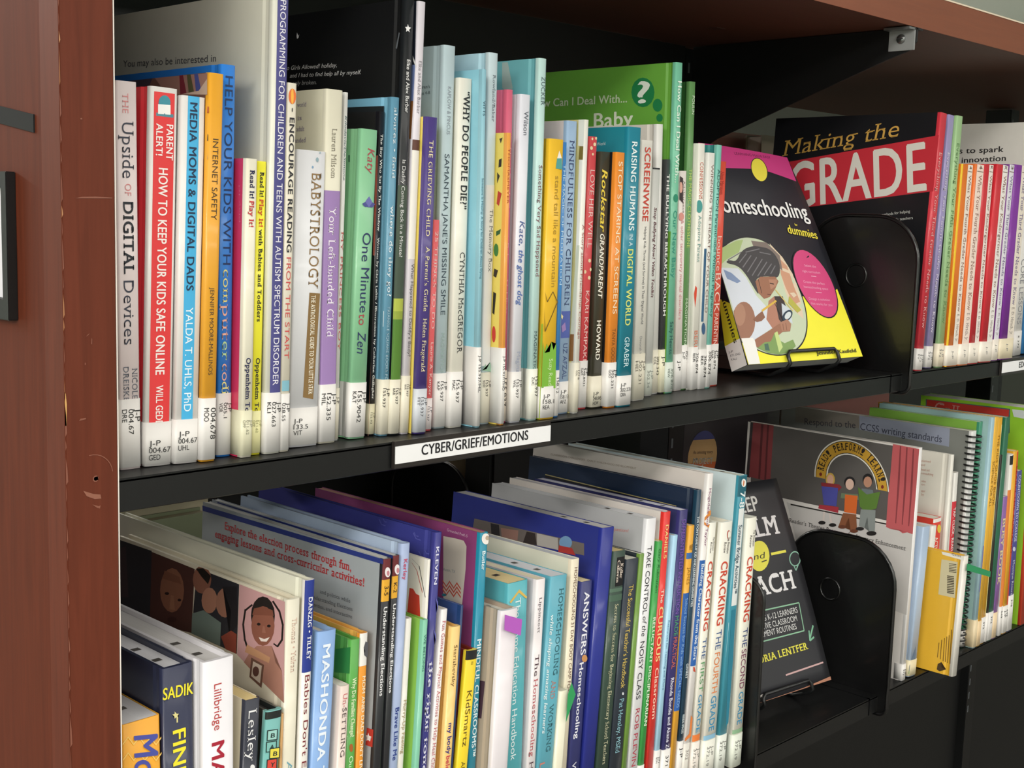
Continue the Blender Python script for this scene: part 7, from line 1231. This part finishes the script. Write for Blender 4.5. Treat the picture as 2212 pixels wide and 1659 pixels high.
def profile(t, d, hc):
    b = min(.0006, .04 * t) if hc else min(.0003, .02 * t)
    r = min(.0013, t * .16)
    left = [(0, d)] + ([(0, .0115), (.0009, .0092), (.0009, .0062), (0, .0040)] if (hc and t > .006) else [(0, .004)]) + [(0, r), (r * .3, r * .3)]
    sp = [(r + (t - 2 * r) * i / 6, -b * (1 - (2 * i / 6 - 1) ** 2)) for i in range(7)]
    rightp = [(t - x, y) for x, y in reversed(left)]
    return left + sp + rightp, b, r
def wrap_mesh(name, P, z0, z1, c, t, mats, ysplit):
    """a bent sheet of thickness c following the outline P, from z0 to z1"""
    n = len(P); inn = [(min(max(x, c), t - c), max(y, c)) for x, y in P]
    V = [(x, y, z0) for x, y in P] + [(x, y, z1) for x, y in P] + [(x, y, z0) for x, y in inn] + [(x, y, z1) for x, y in inn]; F = []; I = []; S = []
    for i in range(n - 1):
        side = 1 if (P[i][1] + P[i + 1][1]) / 2 > ysplit else 0
        sm = not side
        F.append((i, i + 1, i + 1 + n, i + n)); I.append(side); S.append(sm)
        F.append((i + 2 * n + 1, i + 2 * n, i + 3 * n, i + 3 * n + 1)); I.append(side); S.append(False)
        F.append((i + n, i + 1 + n, i + 1 + 3 * n, i + 3 * n)); I.append(side); S.append(False)
        F.append((i + 1, i, i + 2 * n, i + 1 + 2 * n)); I.append(side); S.append(False)
    for i in (0, n - 1): F.append((i, i + n, i + 3 * n, i + 2 * n)); I.append(1); S.append(False)
    return mesh(name, V, F, mats, I, S)
def page_block(name, x0, x1, y0, y1, z0, z1, col, parent):
    V = [(x, y, z) for z in (z0, z1) for x, y in ((x0, y0), (x1, y0), (x1, y1), (x0, y1))]
    F = [(3, 2, 1, 0), (4, 5, 6, 7), (0, 1, 5, 4), (1, 2, 6, 5), (2, 3, 7, 6), (3, 0, 4, 7)]
    return link(mesh(name, V, F, [mat(col, .8, 'pages')]), name, parent)
ROWG = {'A': 'books on the upper shelf left of the faced-out book', 'B': 'books on the upper shelf right of the bookend', 'C': 'books on the lower shelf left of the bookend', 'D': 'books on the lower shelf right of the bookend'}
for row_ in BOOKS:
    bk = dict(zip(('n', 'c', 'lb', 'row', 'kind', 'O', 'th', 't', 'h', 'd', 'sp', 'fa', 'pg', 'dec', 'cl'), row_))
    bk['O'] = [v / 1000 for v in bk['O']]; bk['dec'] = metres(bk['dec'])
    if bk['cl']: bk['cl'] = [v / 1000 if isinstance(v, float) else v for v in bk['cl']]
    t, d, h, hc = bk['t'] / 1000, bk['d'] / 1000, bk['h'] / 1000, bk['kind'] == 'hc'
    root = empty(bk['n'], bk['O'], (0, bk['th'], 0)); tag(root, bk['lb'], bk['c'], ROWG[bk['row']])
    P, bul, r = profile(t, d, hc); c = min(.0024 if hc else .0007, t * .22)
    spiral = bk['n'].startswith('spiral')
    ms, mf = mat(bk['sp'], .38, 'cover', .25), mat(bk['fa'], .38, 'cover', .25, 0., 1.3 if bk['fa'] != bk['sp'] else 1.)  # many cover faces carry shade in their colour; gain lifts part of it
    link(wrap_mesh('cover', P, 0, h, c, t, [ms, mf], .0035), 'cover', root)
    iz = .0032 if hc else .0004; pc = min(c + .0002, t * .3)
    page_block('page_block', pc, t - pc, c + .0004, d - (.004 if hc else .0008), iz, h - iz, bk['pg'], root)
    def sy(x):
        x = min(max(x, 0), t); u = min(x, t - x)
        if u < .3 * r: return r - 2.3333 * u
        if u < r: return .3 * r * (1 - (u - .3 * r) / (.7 * r))
        return -bul * (1 - (2 * (x - r) / max(t - 2 * r, 1e-6) - 1) ** 2)
    knots = [0, .3 * r] + [r + (t - 2 * r) * i / 6 for i in range(7)] + [t - .3 * r, t]
    D = {('S', 'p'): Deco(), ('S', 't'): Deco(), ('L', 'p'): Deco(0), ('L', 't'): Deco(0)}
    for q, it in enumerate(bk['dec']):
        e = .00012 + q * .00001 + (.00008 if it[1] == 't' else 0)
        if it[0] == 'S':
            fn = lambda a, b, e=e: (a, sy(a) - e, b)
            if it[1] == 'p' and len(it[2]) == 4 and it[2][0][1] == it[2][1][1]:
                (x0, za), (x1, _), (_, zb), _ = it[2]; D[('S', 'p')].cols(fn, [x0] + [k for k in knots if x0 < k < x1] + [x1], zb, za, it[3])
            elif it[1] == 'p':
                try: D[('S', 'p')].poly([(a, -bul - e, b) for a, b in it[2]], it[3])
                except Exception: pass
            else: D[('S', 't')].text(it[2], it[3], it[4], it[5], it[6], it[7], lambda a, b, e=e: (a, -bul - e, b), it[8], it[9])
        else:
            fn = lambda a, b, e=e: (-e, -a, b)
            if it[1] == 'p':
                try: D[('L', 'p')].poly([fn(a, b) for a, b in it[2]], it[3])
                except Exception: pass
            else: D[('L', 't')].text(it[2], it[3], it[4], it[5], it[6], it[7], fn, it[8], it[9])
    D[('S', 'p')].build('spine_print', root); D[('S', 't')].build('spine_lettering', root)
    D[('L', 'p')].build('cover_print', root); D[('L', 't')].build('cover_lettering', root)
    if bk['cl']:
        cl = bk['cl']; mode, lines, zt, colr, wrap, tc = cl[:6]; wr = max(wrap, .0035); e = .0006
        Q = [(x + (-e if x < t / 2 else e) * (1 if y > r * .5 else 0), y - e * (1 if x > r * .2 and x < t - r * .2 else 0)) for x, y in P if y <= wr]
        Q = [(-e, wr)] + Q + [(t + e * .2, .003)]
        Q = [q for i, q in enumerate(Q) if i == 0 or abs(q[0] - Q[i - 1][0]) + abs(q[1] - Q[i - 1][1]) > 1e-6]
        lb = wrap_mesh('call_label', Q, .0012, zt, .0002, t, [mat(colr, .4, 'plain')] * 2, 99)
        lo = link(lb, 'call_label', root); De = Deco(); fn = lambda a, b: (a, -bul - e - .0002, b)
        if mode == 'V' and lines:
            lh = min(.0040, t / (len(lines) + .3) * .8); pitch = min(t / (len(lines) + .1), .0058); x = t / 2 + pitch * (len(lines) - 1) / 2 - lh / 2
            for k, s in enumerate(lines):
                L = len(s) * lh * .8; De.text(s, x - k * pitch, zt - .006, x - k * pitch, max(zt - .006 - L, .002), lh, fn, tc, '')
        elif lines:
            za, zb = cl[6], cl[7]; n = len(lines); st = (za - zb) / n; lh = st * .74
            for k, s in enumerate(lines):
                L = min(len(s) * lh * .8, t * .82); De.text(s, t * .1, za - st * k - lh, t * .1 + L, za - st * k - lh, lh, fn, tc, '')
        De.build('call_number', lo)
    if bk['row'] == 'C' and t > .0115:
        De = Deco()
        for y in (.022, .048): De.poly([(t * .36, y, h - iz + .0002), (t * .62, y, h - iz + .0002), (t * .62, y + .005, h - iz + .0002), (t * .36, y + .005, h - iz + .0002)], '4a4642')
        De.build('ink_stamp', root)
    if spiral:
        ring = None; zz = .006; mwire = mat('101012', .3, 'plain', .3)
        while zz < h - .004:
            if ring is None:
                ring = tube('coil_ring', [(t / 2 + .0098 * math.cos(a), .0005 + .0088 * math.sin(a), 0.) for a in [2 * PI * i / 20 for i in range(20)]], .0012, mwire, root, closed=True, seg=6); ring.location = (0, 0, zz)
            else:
                k = ring.copy(); COL.objects.link(k); k.location = (0, 0, zz)
            zz += .0072
# ------------------------------------------------------------------ the two faced-out display books and their wire easels
def display(key, label, wire_label, wa, wb, wa1):
    q = dict(zip(('BL', 'yaw', 'lean', 'w', 'h', 't', 'curl', 'base', 'dec'), DISPLAYS[key])); q['BL'] = [v / 1000 for v in q['BL']]; q['dec'] = metres(q['dec'])
    W_, H_, T_, curl = [q[k] / 1000 for k in ('w', 'h', 't', 'curl')]
    Z = Matrix.Rotation(q['yaw'], 4, 'Z'); X = Matrix.Rotation(-q['lean'], 4, 'X')
    Mx = Matrix.Translation(Vector(q['BL'])) @ Z @ X
    root = empty('book'); root.matrix_world = Mx; tag(root, label, 'book', 'faced-out display books')
    def off(a, b):
        return curl * max(0, min(1, a / W_)) ** 1.6 * max(0, min(1, b / H_)) ** 2.2
    # local: x = across, y = into the thickness, z = up the cover
    nx, nz = 16, 16; mc = mat(q['base'], .5, 'cover', .05)
    def sheet(name, y0, y1, x0, x1, z0, z1, m, par):
        V = []; F = []
        for y in (y0, y1):
            for j in range(nz + 1):
                for i in range(nx + 1):
                    a = x0 + (x1 - x0) * i / nx; b = z0 + (z1 - z0) * j / nz; V.append((a, y + off(a, b), b))
        s = (nx + 1) * (nz + 1)
        for j in range(nz):
            for i in range(nx):
                k = j * (nx + 1) + i; F.append((k, k + 1, k + nx + 2, k + nx + 1)); F.append((s + k + 1, s + k, s + k + nx + 1, s + k + nx + 2))
        ring = [i for i in range(nx + 1)] + [(j + 1) * (nx + 1) - 1 for j in range(1, nz + 1)] + [nz * (nx + 1) + i for i in range(nx - 1, -1, -1)] + [j * (nx + 1) for j in range(nz - 1, 0, -1)]
        for a, b in zip(ring, ring[1:] + ring[:1]): F.append((b, a, a + s, b + s))
        return link(mesh(name, V, F, [m], smooth=[k < nx * nz * 2 for k in range(len(F))]), name, par)
    sheet('cover', 0, .0006, 0, W_, 0, H_, mc, root); sheet('back_cover', T_ - .0006, T_, 0, W_, 0, H_, mc, root)
    sheet('page_block', .0008, T_ - .0008, .001, W_ - .001, .0005, H_ - .0005, mat('c9c7c2', .8, 'pages'), root)
    box('spine', (-.0007, 0, 0), (0, T_, H_), mc, root)
    D = {('F', 'p'): Deco(), ('F', 't'): Deco(), ('L', 'p'): Deco(0), ('L', 't'): Deco(0)}
    for k, it in enumerate(q['dec']):
        e = .00012 + k * .000012
        if it[0] == 'F': fn = lambda a, b, e=e: (a, off(a, b) - e, b)
        else: fn = lambda a, b, e=e: (-.0007 - e, -a, b)
        if it[1] == 't': D[(it[0], 't')].text(it[2], it[3], it[4], it[5], it[6], it[7], fn, it[8], it[9]); continue
        bm = bmesh.new()
        try:
            vs = []
            for a, b in it[2]:
                if not vs or (abs(vs[-1].co.x - a) + abs(vs[-1].co.y - b)) > 1e-5: vs.append(bm.verts.new((a, b, 0)))
            f = bm.faces.new(vs); bmesh.ops.triangulate(bm, faces=[f])
            if it[0] == 'F' and (max(p[0] for p in it[2]) - min(p[0] for p in it[2])) > .03:
                for _ in range(4):
                    long = [g for g in bm.edges if g.calc_length() > .018]
                    if long: bmesh.ops.subdivide_edges(bm, edges=long, cuts=1); bmesh.ops.triangulate(bm, faces=bm.faces[:])
            bm.verts.index_update(); dd = D[(it[0], 'p')]; i = len(dd.V); dd.V += [fn(v.co.x, v.co.y) for v in bm.verts]; mi = dd.m(it[3])
            for f in bm.faces: dd.F.append(tuple(v.index + i for v in f.verts)); dd.I.append(mi)
        except Exception: pass
        finally: bm.free()
    D[('F', 'p')].build('cover_print', root); D[('F', 't')].build('cover_lettering', root); D[('L', 'p')].build('spine_print', root); D[('L', 't')].build('spine_lettering', root)
    # easel: one bent wire, a lip in front of the cover, feet on the shelf and a back support
    st = empty('book_easel'); st.matrix_world = Mx; tag(st, wire_label, 'book stand', 'wire book easels')
    m = mat('141516', .35, 'paint', .2); rr = .0021; zf = wb; y0 = -.0035
    inv = Mx.inverted(); zs = (0 if key == 'home' else -.3665) + rr
    def dn(a, yw):      # point on the shelf straight below local (a, 0, 0), yw further back in world y
        p = Mx @ Vector((a, 0, 0)); return inv @ Vector((p.x, p.y + yw, zs))
    L1 = [(wa, y0, -.003), (wa, y0, zf - .004), (wa + .004, y0, zf), (wa1 - .004, y0, zf), (wa1, y0, zf - .004), (wa1, y0, -.003)]
    f = lambda p: tuple(p)
    tube('lip_wire', [f(dn(wa, .11)), f(dn(wa, .02)), (wa, y0 + .006, -.006)] + L1 + [(wa1, y0 + .006, -.006), f(dn(wa1, .02)), f(dn(wa1, .11))], rr, m, st)
    up1, up2 = (wa + .012, T_ + .004, H_ * .45), (wa1 - .012, T_ + .004, H_ * .45)
    tube('back_wire', [f(dn(wa, .11)), up1, (up1[0] + .006, up1[1], up1[2] + .006), (up2[0] - .006, up2[1], up2[2] + .006), up2, f(dn(wa1, .11))], rr, m, st)
display('home', 'faced-out black and yellow paperback with a pink top band, lettered HOMESCHOOLING in white', 'black wire easel under the black and yellow homeschooling book', .0600, .0100, .1410)
display('keep', 'faced-out charcoal paperback, KEEP CALM AND TEACH in white letters, by the lower bookend', 'black wire easel under the charcoal KEEP CALM book', .0590, .0075, .1400)
for name, lb, cat, pts, c in FLAGS:
    pts = [tuple(v / 1000 for v in p) for p in pts]
    V = [tuple(p) for p in pts] + [(p[0], p[1] + .0003, p[2]) for p in pts]; n = len(pts)
    F = [tuple(range(n)), tuple(range(2 * n - 1, n - 1, -1))] + [(i, (i + 1) % n, (i + 1) % n + n, i + n) for i in range(n)]
    tag(link(mesh(name, V, F, [mat(c, .6)]), name), lb, cat)
# ------------------------------------------------------------------ the shelving
BLK = mat('0b0c0d', .42, 'paint', .08); BLK2 = mat('09090a', .5, 'paint', .0)
Z2 = -.3665
def shelf(name, x0, x1, z, label):
    r = empty(name); tag(r, label, 'shelf', 'black steel shelves')
    box('shelf_board', (x0, .0, z - .0025), (x1, .27, z - .0002), BLK, r)
    prism('front_lip', [(0, z - .0198), (.0012, z - .0205), (.006, z - .0205), (.006, z - .0188), (.0018, z - .0185), (.0018, z - .0027), (.004, z - .0027), (.004, z - .0004), (.0012, z - .0002), (0, z - .0014)], 0, x0, x1, BLK, r)
    for x in (x0, x1 - .002): prism('end_bracket', [(.006, z - .0028), (.27, z - .0028), (.27, z - .06), (.2, z - .06), (.006, z - .02)], 0, x, x + .002, BLK2, r)
    return r
shelf('steel_shelf', .001, .9125, 0, 'upper black steel shelf of the near bay carrying the CYBER/GRIEF/EMOTIONS sign')
shelf('steel_shelf', .9155, 1.828, 0, 'upper black steel shelf of the far bay with the white ED label')
shelf('steel_shelf', .001, .9125, Z2, 'lower black steel shelf of the near bay under the DANZIG and CRACKING books')
shelf('steel_shelf', .9155, 1.828, Z2, 'lower black steel shelf of the far bay under the golden yellow boxed book')
for i, (x, lb) in enumerate(((.914, 'black slotted steel upright between the two shelf bays'), (1.8295, 'black slotted steel upright at the far end of the second bay'))):
    up = empty('shelf_upright', (x, 0, 0)); tag(up, lb, 'upright', 'slotted shelf uprights')
    box('post', (-.016, .285, -1.25), (.016, .33, .364), BLK, up, .001)
    sl = None; mS = mat('5c6064', .5)
    z = -.70
    while z < .35:
        if sl is None: sl = box('slot', (-.0012, -.0004, -.006), (.0022, .0006, .006), mS, up); sl.location = (-.009, .285, z)
        else: k = sl.copy(); COL.objects.link(k); k.location = (-.009, .285, z)
        z += .0254
# back panel of the near bay, then black sheets added for the dark behind
struct(box('wall_rack_back_and_shade', (.0, .285, -.03), (.897, .291, .366), BLK2))
struct(box('wall_rack_back_and_shade', (.0, .60, -1.25), (.93, .606, -.02), BLK2))  # added black sheet, hides the lit room wall in the gap
struct(box('wall_rack_back_and_shade', (.931, .30, -1.25), (2.6, .306, -.392), BLK2))  # added black sheet, stands in for the dark below the far bay
struct(box('wall_rack_back_and_shade', (.931, .605, -.40), (2.6, .611, -.02), BLK2))  # added black sheet, darkens the gap behind the far bay
shelf('steel_shelf', .001, .9125, -.733, 'bottom black steel shelf of the near bay below the lower row')
# canopy
WD = mat('74402c', .42, 'wood', .15); WDX = mat('82482f', .42, 'woodx', .2)
cn = empty('wooden_canopy', (0, 0, .368)); tag(cn, 'red-brown wooden canopy top over the shelving', 'canopy')
box('top_board', (.0006, .0, -.0005), (2.6, .62, .0355), mat('5f3a2b', .5, 'woodx'), cn, .0006)
box('front_edge', (.0006, -.0012, -.0005), (2.6, 0, .0355), WDX, cn)
box('trim_line', (.0006, -.0018, .0348), (2.6, -.0002, .0364), mat('e8d8c0', .5), cn)
# bracket under the canopy with its galvanised clip and bolt
br = empty('canopy_bracket', (.914, 0, 0)); tag(br, 'black triangular steel bracket under the canopy with a galvanised clip', 'bracket')
prism('gusset', [(-.004, .366), (-.004, .352), (.004, .343), (.03, .335), (.245, .257), (.285, .235), (.285, .366)], 0, -.0012, .0012, BLK2, br)
prism('flange', [(-.004, .3645), (-.004, .3665), (.285, .3665), (.285, .3645)], 0, -.001, .012, BLK2, br)
cp = prism('mounting_clip', [(-.003, .3435), (.0265, .3435), (.0265, .366), (-.003, .366)], 0, -.0035, -.0015, mat('a4a6a6', .45, 'plain', 0, .35), br, .0003)
prism('clip_flange', [(-.003, .364), (.0265, .364), (.0265, .3662), (-.003, .3662)], 0, -.016, -.0015, mat('8c8e8e', .35, 'plain', 0, .75), br)
bm = bmesh.new(); bmesh.ops.create_uvsphere(bm, u_segments=16, v_segments=8, radius=.0052)
for v in bm.verts: v.co = Vector((-.0035 + min(v.co.z * .55, 0) if False else -.0035 - abs(v.co.z) * .5, v.co.x + .0125, v.co.y + .3555))
me = bpy.data.meshes.new('bolt'); bm.to_mesh(me); bm.free(); me.materials.append(mat('b4b6b6', .25, 'plain', 0, .9)); bo = link(me, 'bolt', br)
prism('bolt_slot', [(.009, .355), (.016, .355), (.016, .3561), (.009, .3561)], 0, -.0063, -.0058, mat('2a2a2a', .6), bo)
# small bumper spot under the canopy
tag(box('canopy_plug', (.8, .17, .3665), (.816, .184, .3678), mat('4a2c22', .5), None, .0004), 'small round-edged brown plug on the underside of the canopy', 'plug')
# wooden end panel
ep = empty('end_panel', (0, 0, -1.25)); tag(ep, 'scratched red-brown wooden end panel at the left of the shelving', 'end panel')
def loc(o): o.location = (0, 0, 1.25); return o
loc(box('front_stile', (-.0326, -.002, -1.25), (-.0006, .0212, .405), mat('643020', .55, 'wood', 0), ep, .0007))
loc(box('panel_board', (-.0312, .0225, -1.25), (-.0006, .62, .405), mat('5e2a18', .65, 'wood', 0), ep, .0004))
loc(box('edge_trim', (-.0007, -.0018, -1.25), (.0, .012, .405), mat('e4dcd4', .5), ep))
sc = Deco(); CH2 = '84503f'
random.seed(4)
z = -.19; 
while z < .40:       # chipped laminate along the corner
    n = random.uniform(.006, .02); wv = random.uniform(.0002, .0009) * (1 if random.random() < .8 else 1.6)
    sc.poly([(-.0327, -.0023, z), (-.0327 + wv, -.0023, z + .002), (-.0327 + wv * .7, -.0023, z + n * .6), (-.0327, -.0023, z + n)], CH2 if random.random() < .96 else 'b07c54'); z += n + random.uniform(0, .004)
def scr(x, z, pts, c=CH2): sc.poly([(x + a, -.0023, z + b) for a, b in pts], c)
scr(-.0246, .1606, [(0, 0), (.022, .0006), (.022, .001), (.012, .0013), (.004, .0009)])
scr(-.0327, .0465, [(0, -.012), (.0009, -.012), (.0012, 0), (.0006, .006), (0, .007)], 'd0a060')
def arcband(cx, cz, r, w_, a0, a1, c):
    pts = [(cx + r * math.cos(a), cz + r * math.sin(a)) for a in [a0 + (a1 - a0) * i / 8 for i in range(9)]]
    pts += [(cx + (r - w_) * math.cos(a), cz + (r - w_) * math.sin(a)) for a in [a1 + (a0 - a1) * i / 8 for i in range(9)]]
    sc.poly([(x, -.0023, z) for x, z in pts], c)
arcband(-.0165, .004, .0125, .0005, .1, 1.75, CH2); arcband(-.0148, .0022, .0019, .0007, 0, 5.6, CH2)
scr(-.0225, -.0038, [(0, 0), (.006, -.0026), (.0105, -.0036), (.011, -.006), (.007, -.0058), (.002, -.0034)], '8c5a48')
scr(-.0172, -.0125, [(0, 0), (.004, -.0015), (.0052, -.0012), (.0048, -.003), (.003, -.0024)]); scr(-.0205, .068, [(0, 0), (.0006, 0), (.0006, .0012), (0, .0012)])
scr(-.0245, .0365, [(0, 0), (.0042, .0006), (.0042, .0014), (.001, .0012)]); scr(-.021, .2035, [(0, 0), (.001, 0), (.001, .0008), (0, .0008)])
scr(-.0195, .084, [(0, 0), (.001, .0004), (.0022, .0016), (.0014, .0014)]); scr(-.0165, .0795, [(0, 0), (.0006, 0), (.0007, .003), (.0003, .0034)])
loc(sc.build('scratch_marks', ep))
# slot cut and label holder on the outer face (plane x = -.0326)
sk = tag(prism('hand_slot', [(.031, .2065), (.031, .1965), (.2, .2215), (.2, .2315)], 0, -.0321, -.031, mat('0e1112', .8)), 'dark slanted slot cut in the end panel above the label holder', 'slot'); 
hd = empty('label_holder', (-.0312, .0, 0)); tag(hd, 'black framed label holder with a white card on the end panel', 'label holder')
prism('frame', [(.0565, .089), (.2, .089), (.2, .101), (.064, .101), (.064, .166), (.2, .166), (.2, .175), (.0565, .175)], 0, -.006, 0, mat('0b0a0b', .5, 'paint', 0), hd, .0005)
box('backing', (-.0015, .064, .101), (-.0002, .2, .166), mat('8c8c90', .4), hd); box('card', (-.0022, .0668, .1015), (-.0015, .2, .1655), mat('e4e2ea', .5), hd)
# sign holders on the shelf lips
def sign(x0, x1, z0, z1, txt, tx0, tx1, tz, th, label):
    h = empty('shelf_sign', (x0, 0, z0)); tag(h, label, 'shelf sign', 'shelf signs')
    r = lambda o: (setattr(o, 'location', (-x0, 0, -z0)), o)[1]
    r(box('sign_holder', (x0 - .0008, -.0035, z0 - .0035), (x1 + .0008, -.0003, z1 + .0035), mat('26211f', .4, 'paint', .2), h, .0004))
    c = r(box('sign_card', (x0, -.0042, z0), (x1, -.0035, z1), mat('eeeef0', .45), h))
    d = Deco(); d.text(txt, tx0, tz, tx1, tz, th, lambda a, b: (a, -.0044, b), '1c1c20', 'b'); d.build('sign_lettering', c)
sign(.2078, .366, -.0153, -.0030, 'CYBER/GRIEF/EMOTIONS', .2315, .3405, -.0115, .0072, 'long white shelf sign reading CYBER/GRIEF/EMOTIONS')
sign(1.187, 1.345, -.0160, -.0030, 'EDUCATION', 1.235, 1.30, -.0122, .0072, 'white shelf sign at the right edge starting with ED')
# ------------------------------------------------------------------ bookends
def bookend(label, x, y0, y1, z0, zb, zt, rad, tube_r=.0022, knob=None, hook=True):
    r = empty('bookend', (x, 0, z0)); tag(r, label, 'bookend', 'black steel bookends')
    m = mat('070708', .36, 'paint', .22)
    zb -= z0; zt -= z0
    out = [(y1, .0)] + [(y1, zt - rad)] + arc((y1 - rad, zt - rad), rad, 0, PI / 2, 8, lambda a, b: (a, b))[1:] + arc((y0 + rad, zt - rad), rad, PI / 2, PI, 8, lambda a, b: (a, b)) + [(y0, .012)]
    if hook: pts = out + [(y0, zb + .010)] + arc((y0 + .010, zb + .010), .010, PI, 1.5 * PI, 5, lambda a, b: (a, b)) + [(y0 + .022, zb), (y0 + .022, zb + .001), (-.0005, zb + .0012), (-.0005, .0)]
    else: pts = out + [(y0, 0)]
    if hook: pts = [p for p in pts]
    prism('plate', pts, 0, -.0006, .0006, m, r)
    tube('rim', [(0, a, b) for a, b in out + ([(y0, zb + .010)] + arc((y0 + .010, zb + .010), .010, PI, 1.5 * PI, 5, lambda a, b: (a, b)) + [(y0 + .03, zb)] if hook else [(y0, 0.002)])], tube_r, m, r, seg=10)
    if hook: box('base_plate', (.0008, .012, .0001), (.02 if knob is None else .012, y1, .0008), m, r)
    if knob:
        ky, kz = knob; kz -= z0
        tube('knob', [(-.0006, ky + .0125 * math.cos(a), kz + .0125 * math.sin(a)) for a in [2 * PI * i / 28 for i in range(28)]], .0013, m, r, closed=True, seg=8)
    return r
bookend('black bookend with a round knob behind the faced-out homeschooling book', .938, -.010, .128, 0, -.022, .1705, .05, knob=(.063, .104))
bookend('black bookend with a round knob behind the faced-out KEEP CALM book', .932, -.012, .125, Z2, Z2 - .022, Z2 + .175, .05, knob=(.068, Z2 + .108))
bookend('thin black bookend pressed against the CRACKING THE SECOND GRADE book', 0.6635, -.016, .12, Z2, Z2 - .02, Z2 + .186, .022, tube_r=.0016)
# ------------------------------------------------------------------ what stands on the far side of the rack
far = empty('far_shelf', (0, .335, Z2)); tag(far, 'black steel shelf on the far side of the rack', 'shelf', 'far side shelves')
box('shelf_board', (.0, .0, -.003), (.912, .26, -.0003), BLK, far); box('front_lip', (.0, .255, -.02), (.912, .26, -.003), BLK, far)
def simple_book(name, a, b, cov, pg, label, cat='book'):
    """an upright book seen from its front board: cover, page block"""
    r = empty(name, a); tag(r, label, cat, 'things on the far side of the rack'); d = [b[i] - a[i] for i in range(3)]
    box('cover', (0, 0, 0), (d[0], .0025, d[2]), mat(cov, .4, 'cover', .2), r); box('back_cover', (0, d[1] - .0025, 0), (d[0], d[1], d[2]), mat(cov, .4, 'cover', .2), r)
    box('page_block', (.003, .0027, .003), (d[0] - .001, d[1] - .0027, d[2] - .003), mat(pg, .8, 'pages'), r); return r
simple_book('picture_book', (.20, .40, Z2), (.318, .425, -.138), '9aa582', 'cfc8a8', 'green-grey picture book seen through the gap under the upper shelf')
simple_book('picture_book', (.16, .44, Z2), (.338, .458, -.100), 'd8cfae', 'cfc8a8', 'cream picture book behind the green-grey one on the far side')
simple_book('picture_book', (.675, .50, Z2), (.86, .52, -.138), 'c9b28e', 'cfc8a8', 'beige picture book seen below the shelf sign on the far side')
simple_book('picture_book', (.742, .47, Z2), (.85, .485, -.165), '6f7f90', 'cfc8a8', 'slate blue book in front of the beige one on the far side')
r_ = bookend('black bookend on the far side below the shelf sign', .668, .40, .54, Z2, Z2, -.137, .045, hook=False)
tag(box('black_binder', (.705, .40, Z2), (.88, .45, -.115), BLK2, None, .004), 'black binder on the far side behind the tall blue book', 'binder')
# far side of the second bay, upper shelf
f2 = empty('far_shelf', (.93, .335, 0)); tag(f2, 'black steel shelf on the far side of the second bay', 'shelf', 'far side shelves')
box('shelf_board', (0, .0, -.003), (.9, .26, -.0003), BLK, f2); box('front_lip', (0, .255, -.02), (.9, .26, -.003), BLK, f2)
simple_book('picture_book', (1.02, .50, 0), (1.385, .52, .298), 'b87c70', 'd8cfc0', 'dusty pink picture book on the far side behind the homeschooling book')
simple_book('picture_book', (1.30, .44, 0), (1.46, .47, .292), '8a7a66', 'd8cfc0', 'brown and silver book next to the dusty pink one on the far side')
f3 = empty('far_shelf', (.93, .335, Z2)); tag(f3, 'lower black steel shelf on the far side of the second bay', 'shelf', 'far side shelves')
box('shelf_board', (0, .0, -.003), (.9, .26, -.0003), BLK, f3); box('front_lip', (0, .255, -.02), (.9, .26, -.003), BLK, f3)
# round badge, black binder and purple cover behind the lower books
bd = simple_book('picture_book', (.95, .30, Z2), (1.17, .325, -.085), '2a2228', '3a3238', 'dark plum book with a round orange badge behind the tall teal spine')
d = Deco(); fb = lambda a, b: (a, -.0003, b)
def ell(cx, cz, rx, rz, c, e, a0=0, a1=2 * PI): d.poly([(cx + rx * math.cos(a0 + (a1 - a0) * i / 24), -.0003 - e, cz + rz * math.sin(a0 + (a1 - a0) * i / 24)) for i in range(24)], c)
bz = .222; ell(.042, bz, .032, .033, 'b08a5c', 0); ell(.042, bz + .004, .031, .030, '3c3c70', .0001, .6, 2.5); d.poly([(.012, -.0006, bz - .006), (.072, -.0006, bz - .01), (.068, -.0006, bz - .024), (.03, -.0006, bz - .03), (.016, -.0006, bz - .02)], 'b0562c')
d.text('An amazing story', .02, bz + .006, .064, bz + .002, .004, lambda a, b: (a, -.0008, b), '5a4638', 's'); d.text('PROJECT', .02, bz - .008, .064, bz - .012, .008, lambda a, b: (a, -.0008, b), 'a09a90', 'sb'); d.build('round_badge', bd)
simple_book('picture_book', (1.2, .31, Z2), (1.5, .335, -.07), '8c4a44', 'c8b8a8', 'rose picture book on the far side behind the CCSS cover')
rg = empty('backdrop', (.4, 1.7, -1.25)); tag(rg, 'plain olive-grey panel added to darken the view through the open rack', 'backdrop')  # added dark panel, covers the pale wall behind the rack
box('back_board', (0, 0, 0), (6, .02, 2.17), mat('4a4d45', .7), rg); box('top_board', (-.02, -.02, 2.17), (6.02, .4, 2.2), WDX, rg); box('side_panel', (-.02, .02, 0), (0, .4, 2.17), WD, rg)
# ------------------------------------------------------------------ the room
FLM = mat('6a655e', .9, 'paint'); WM = mat('b4c4ba', .8); CM = mat('d6d6d2', .9)
struct(box('floor', (-7, -9, -1.30), (9, 7, -1.25), FLM)); struct(box('ceiling', (-7, -9, ZC), (9, 7, ZC + .05), CM))
struct(box('wall_back', (-7, 6.9, -1.25), (9, 7, ZC), WM)); struct(box('wall_front', (-7, -9.1, -1.25), (9, -9, ZC), WM))
struct(box('wall_left', (-7.1, -9, -1.25), (-7, 7, ZC), WM)); struct(box('wall_right', (9, -9, -1.25), (9.1, 7, ZC), WM))
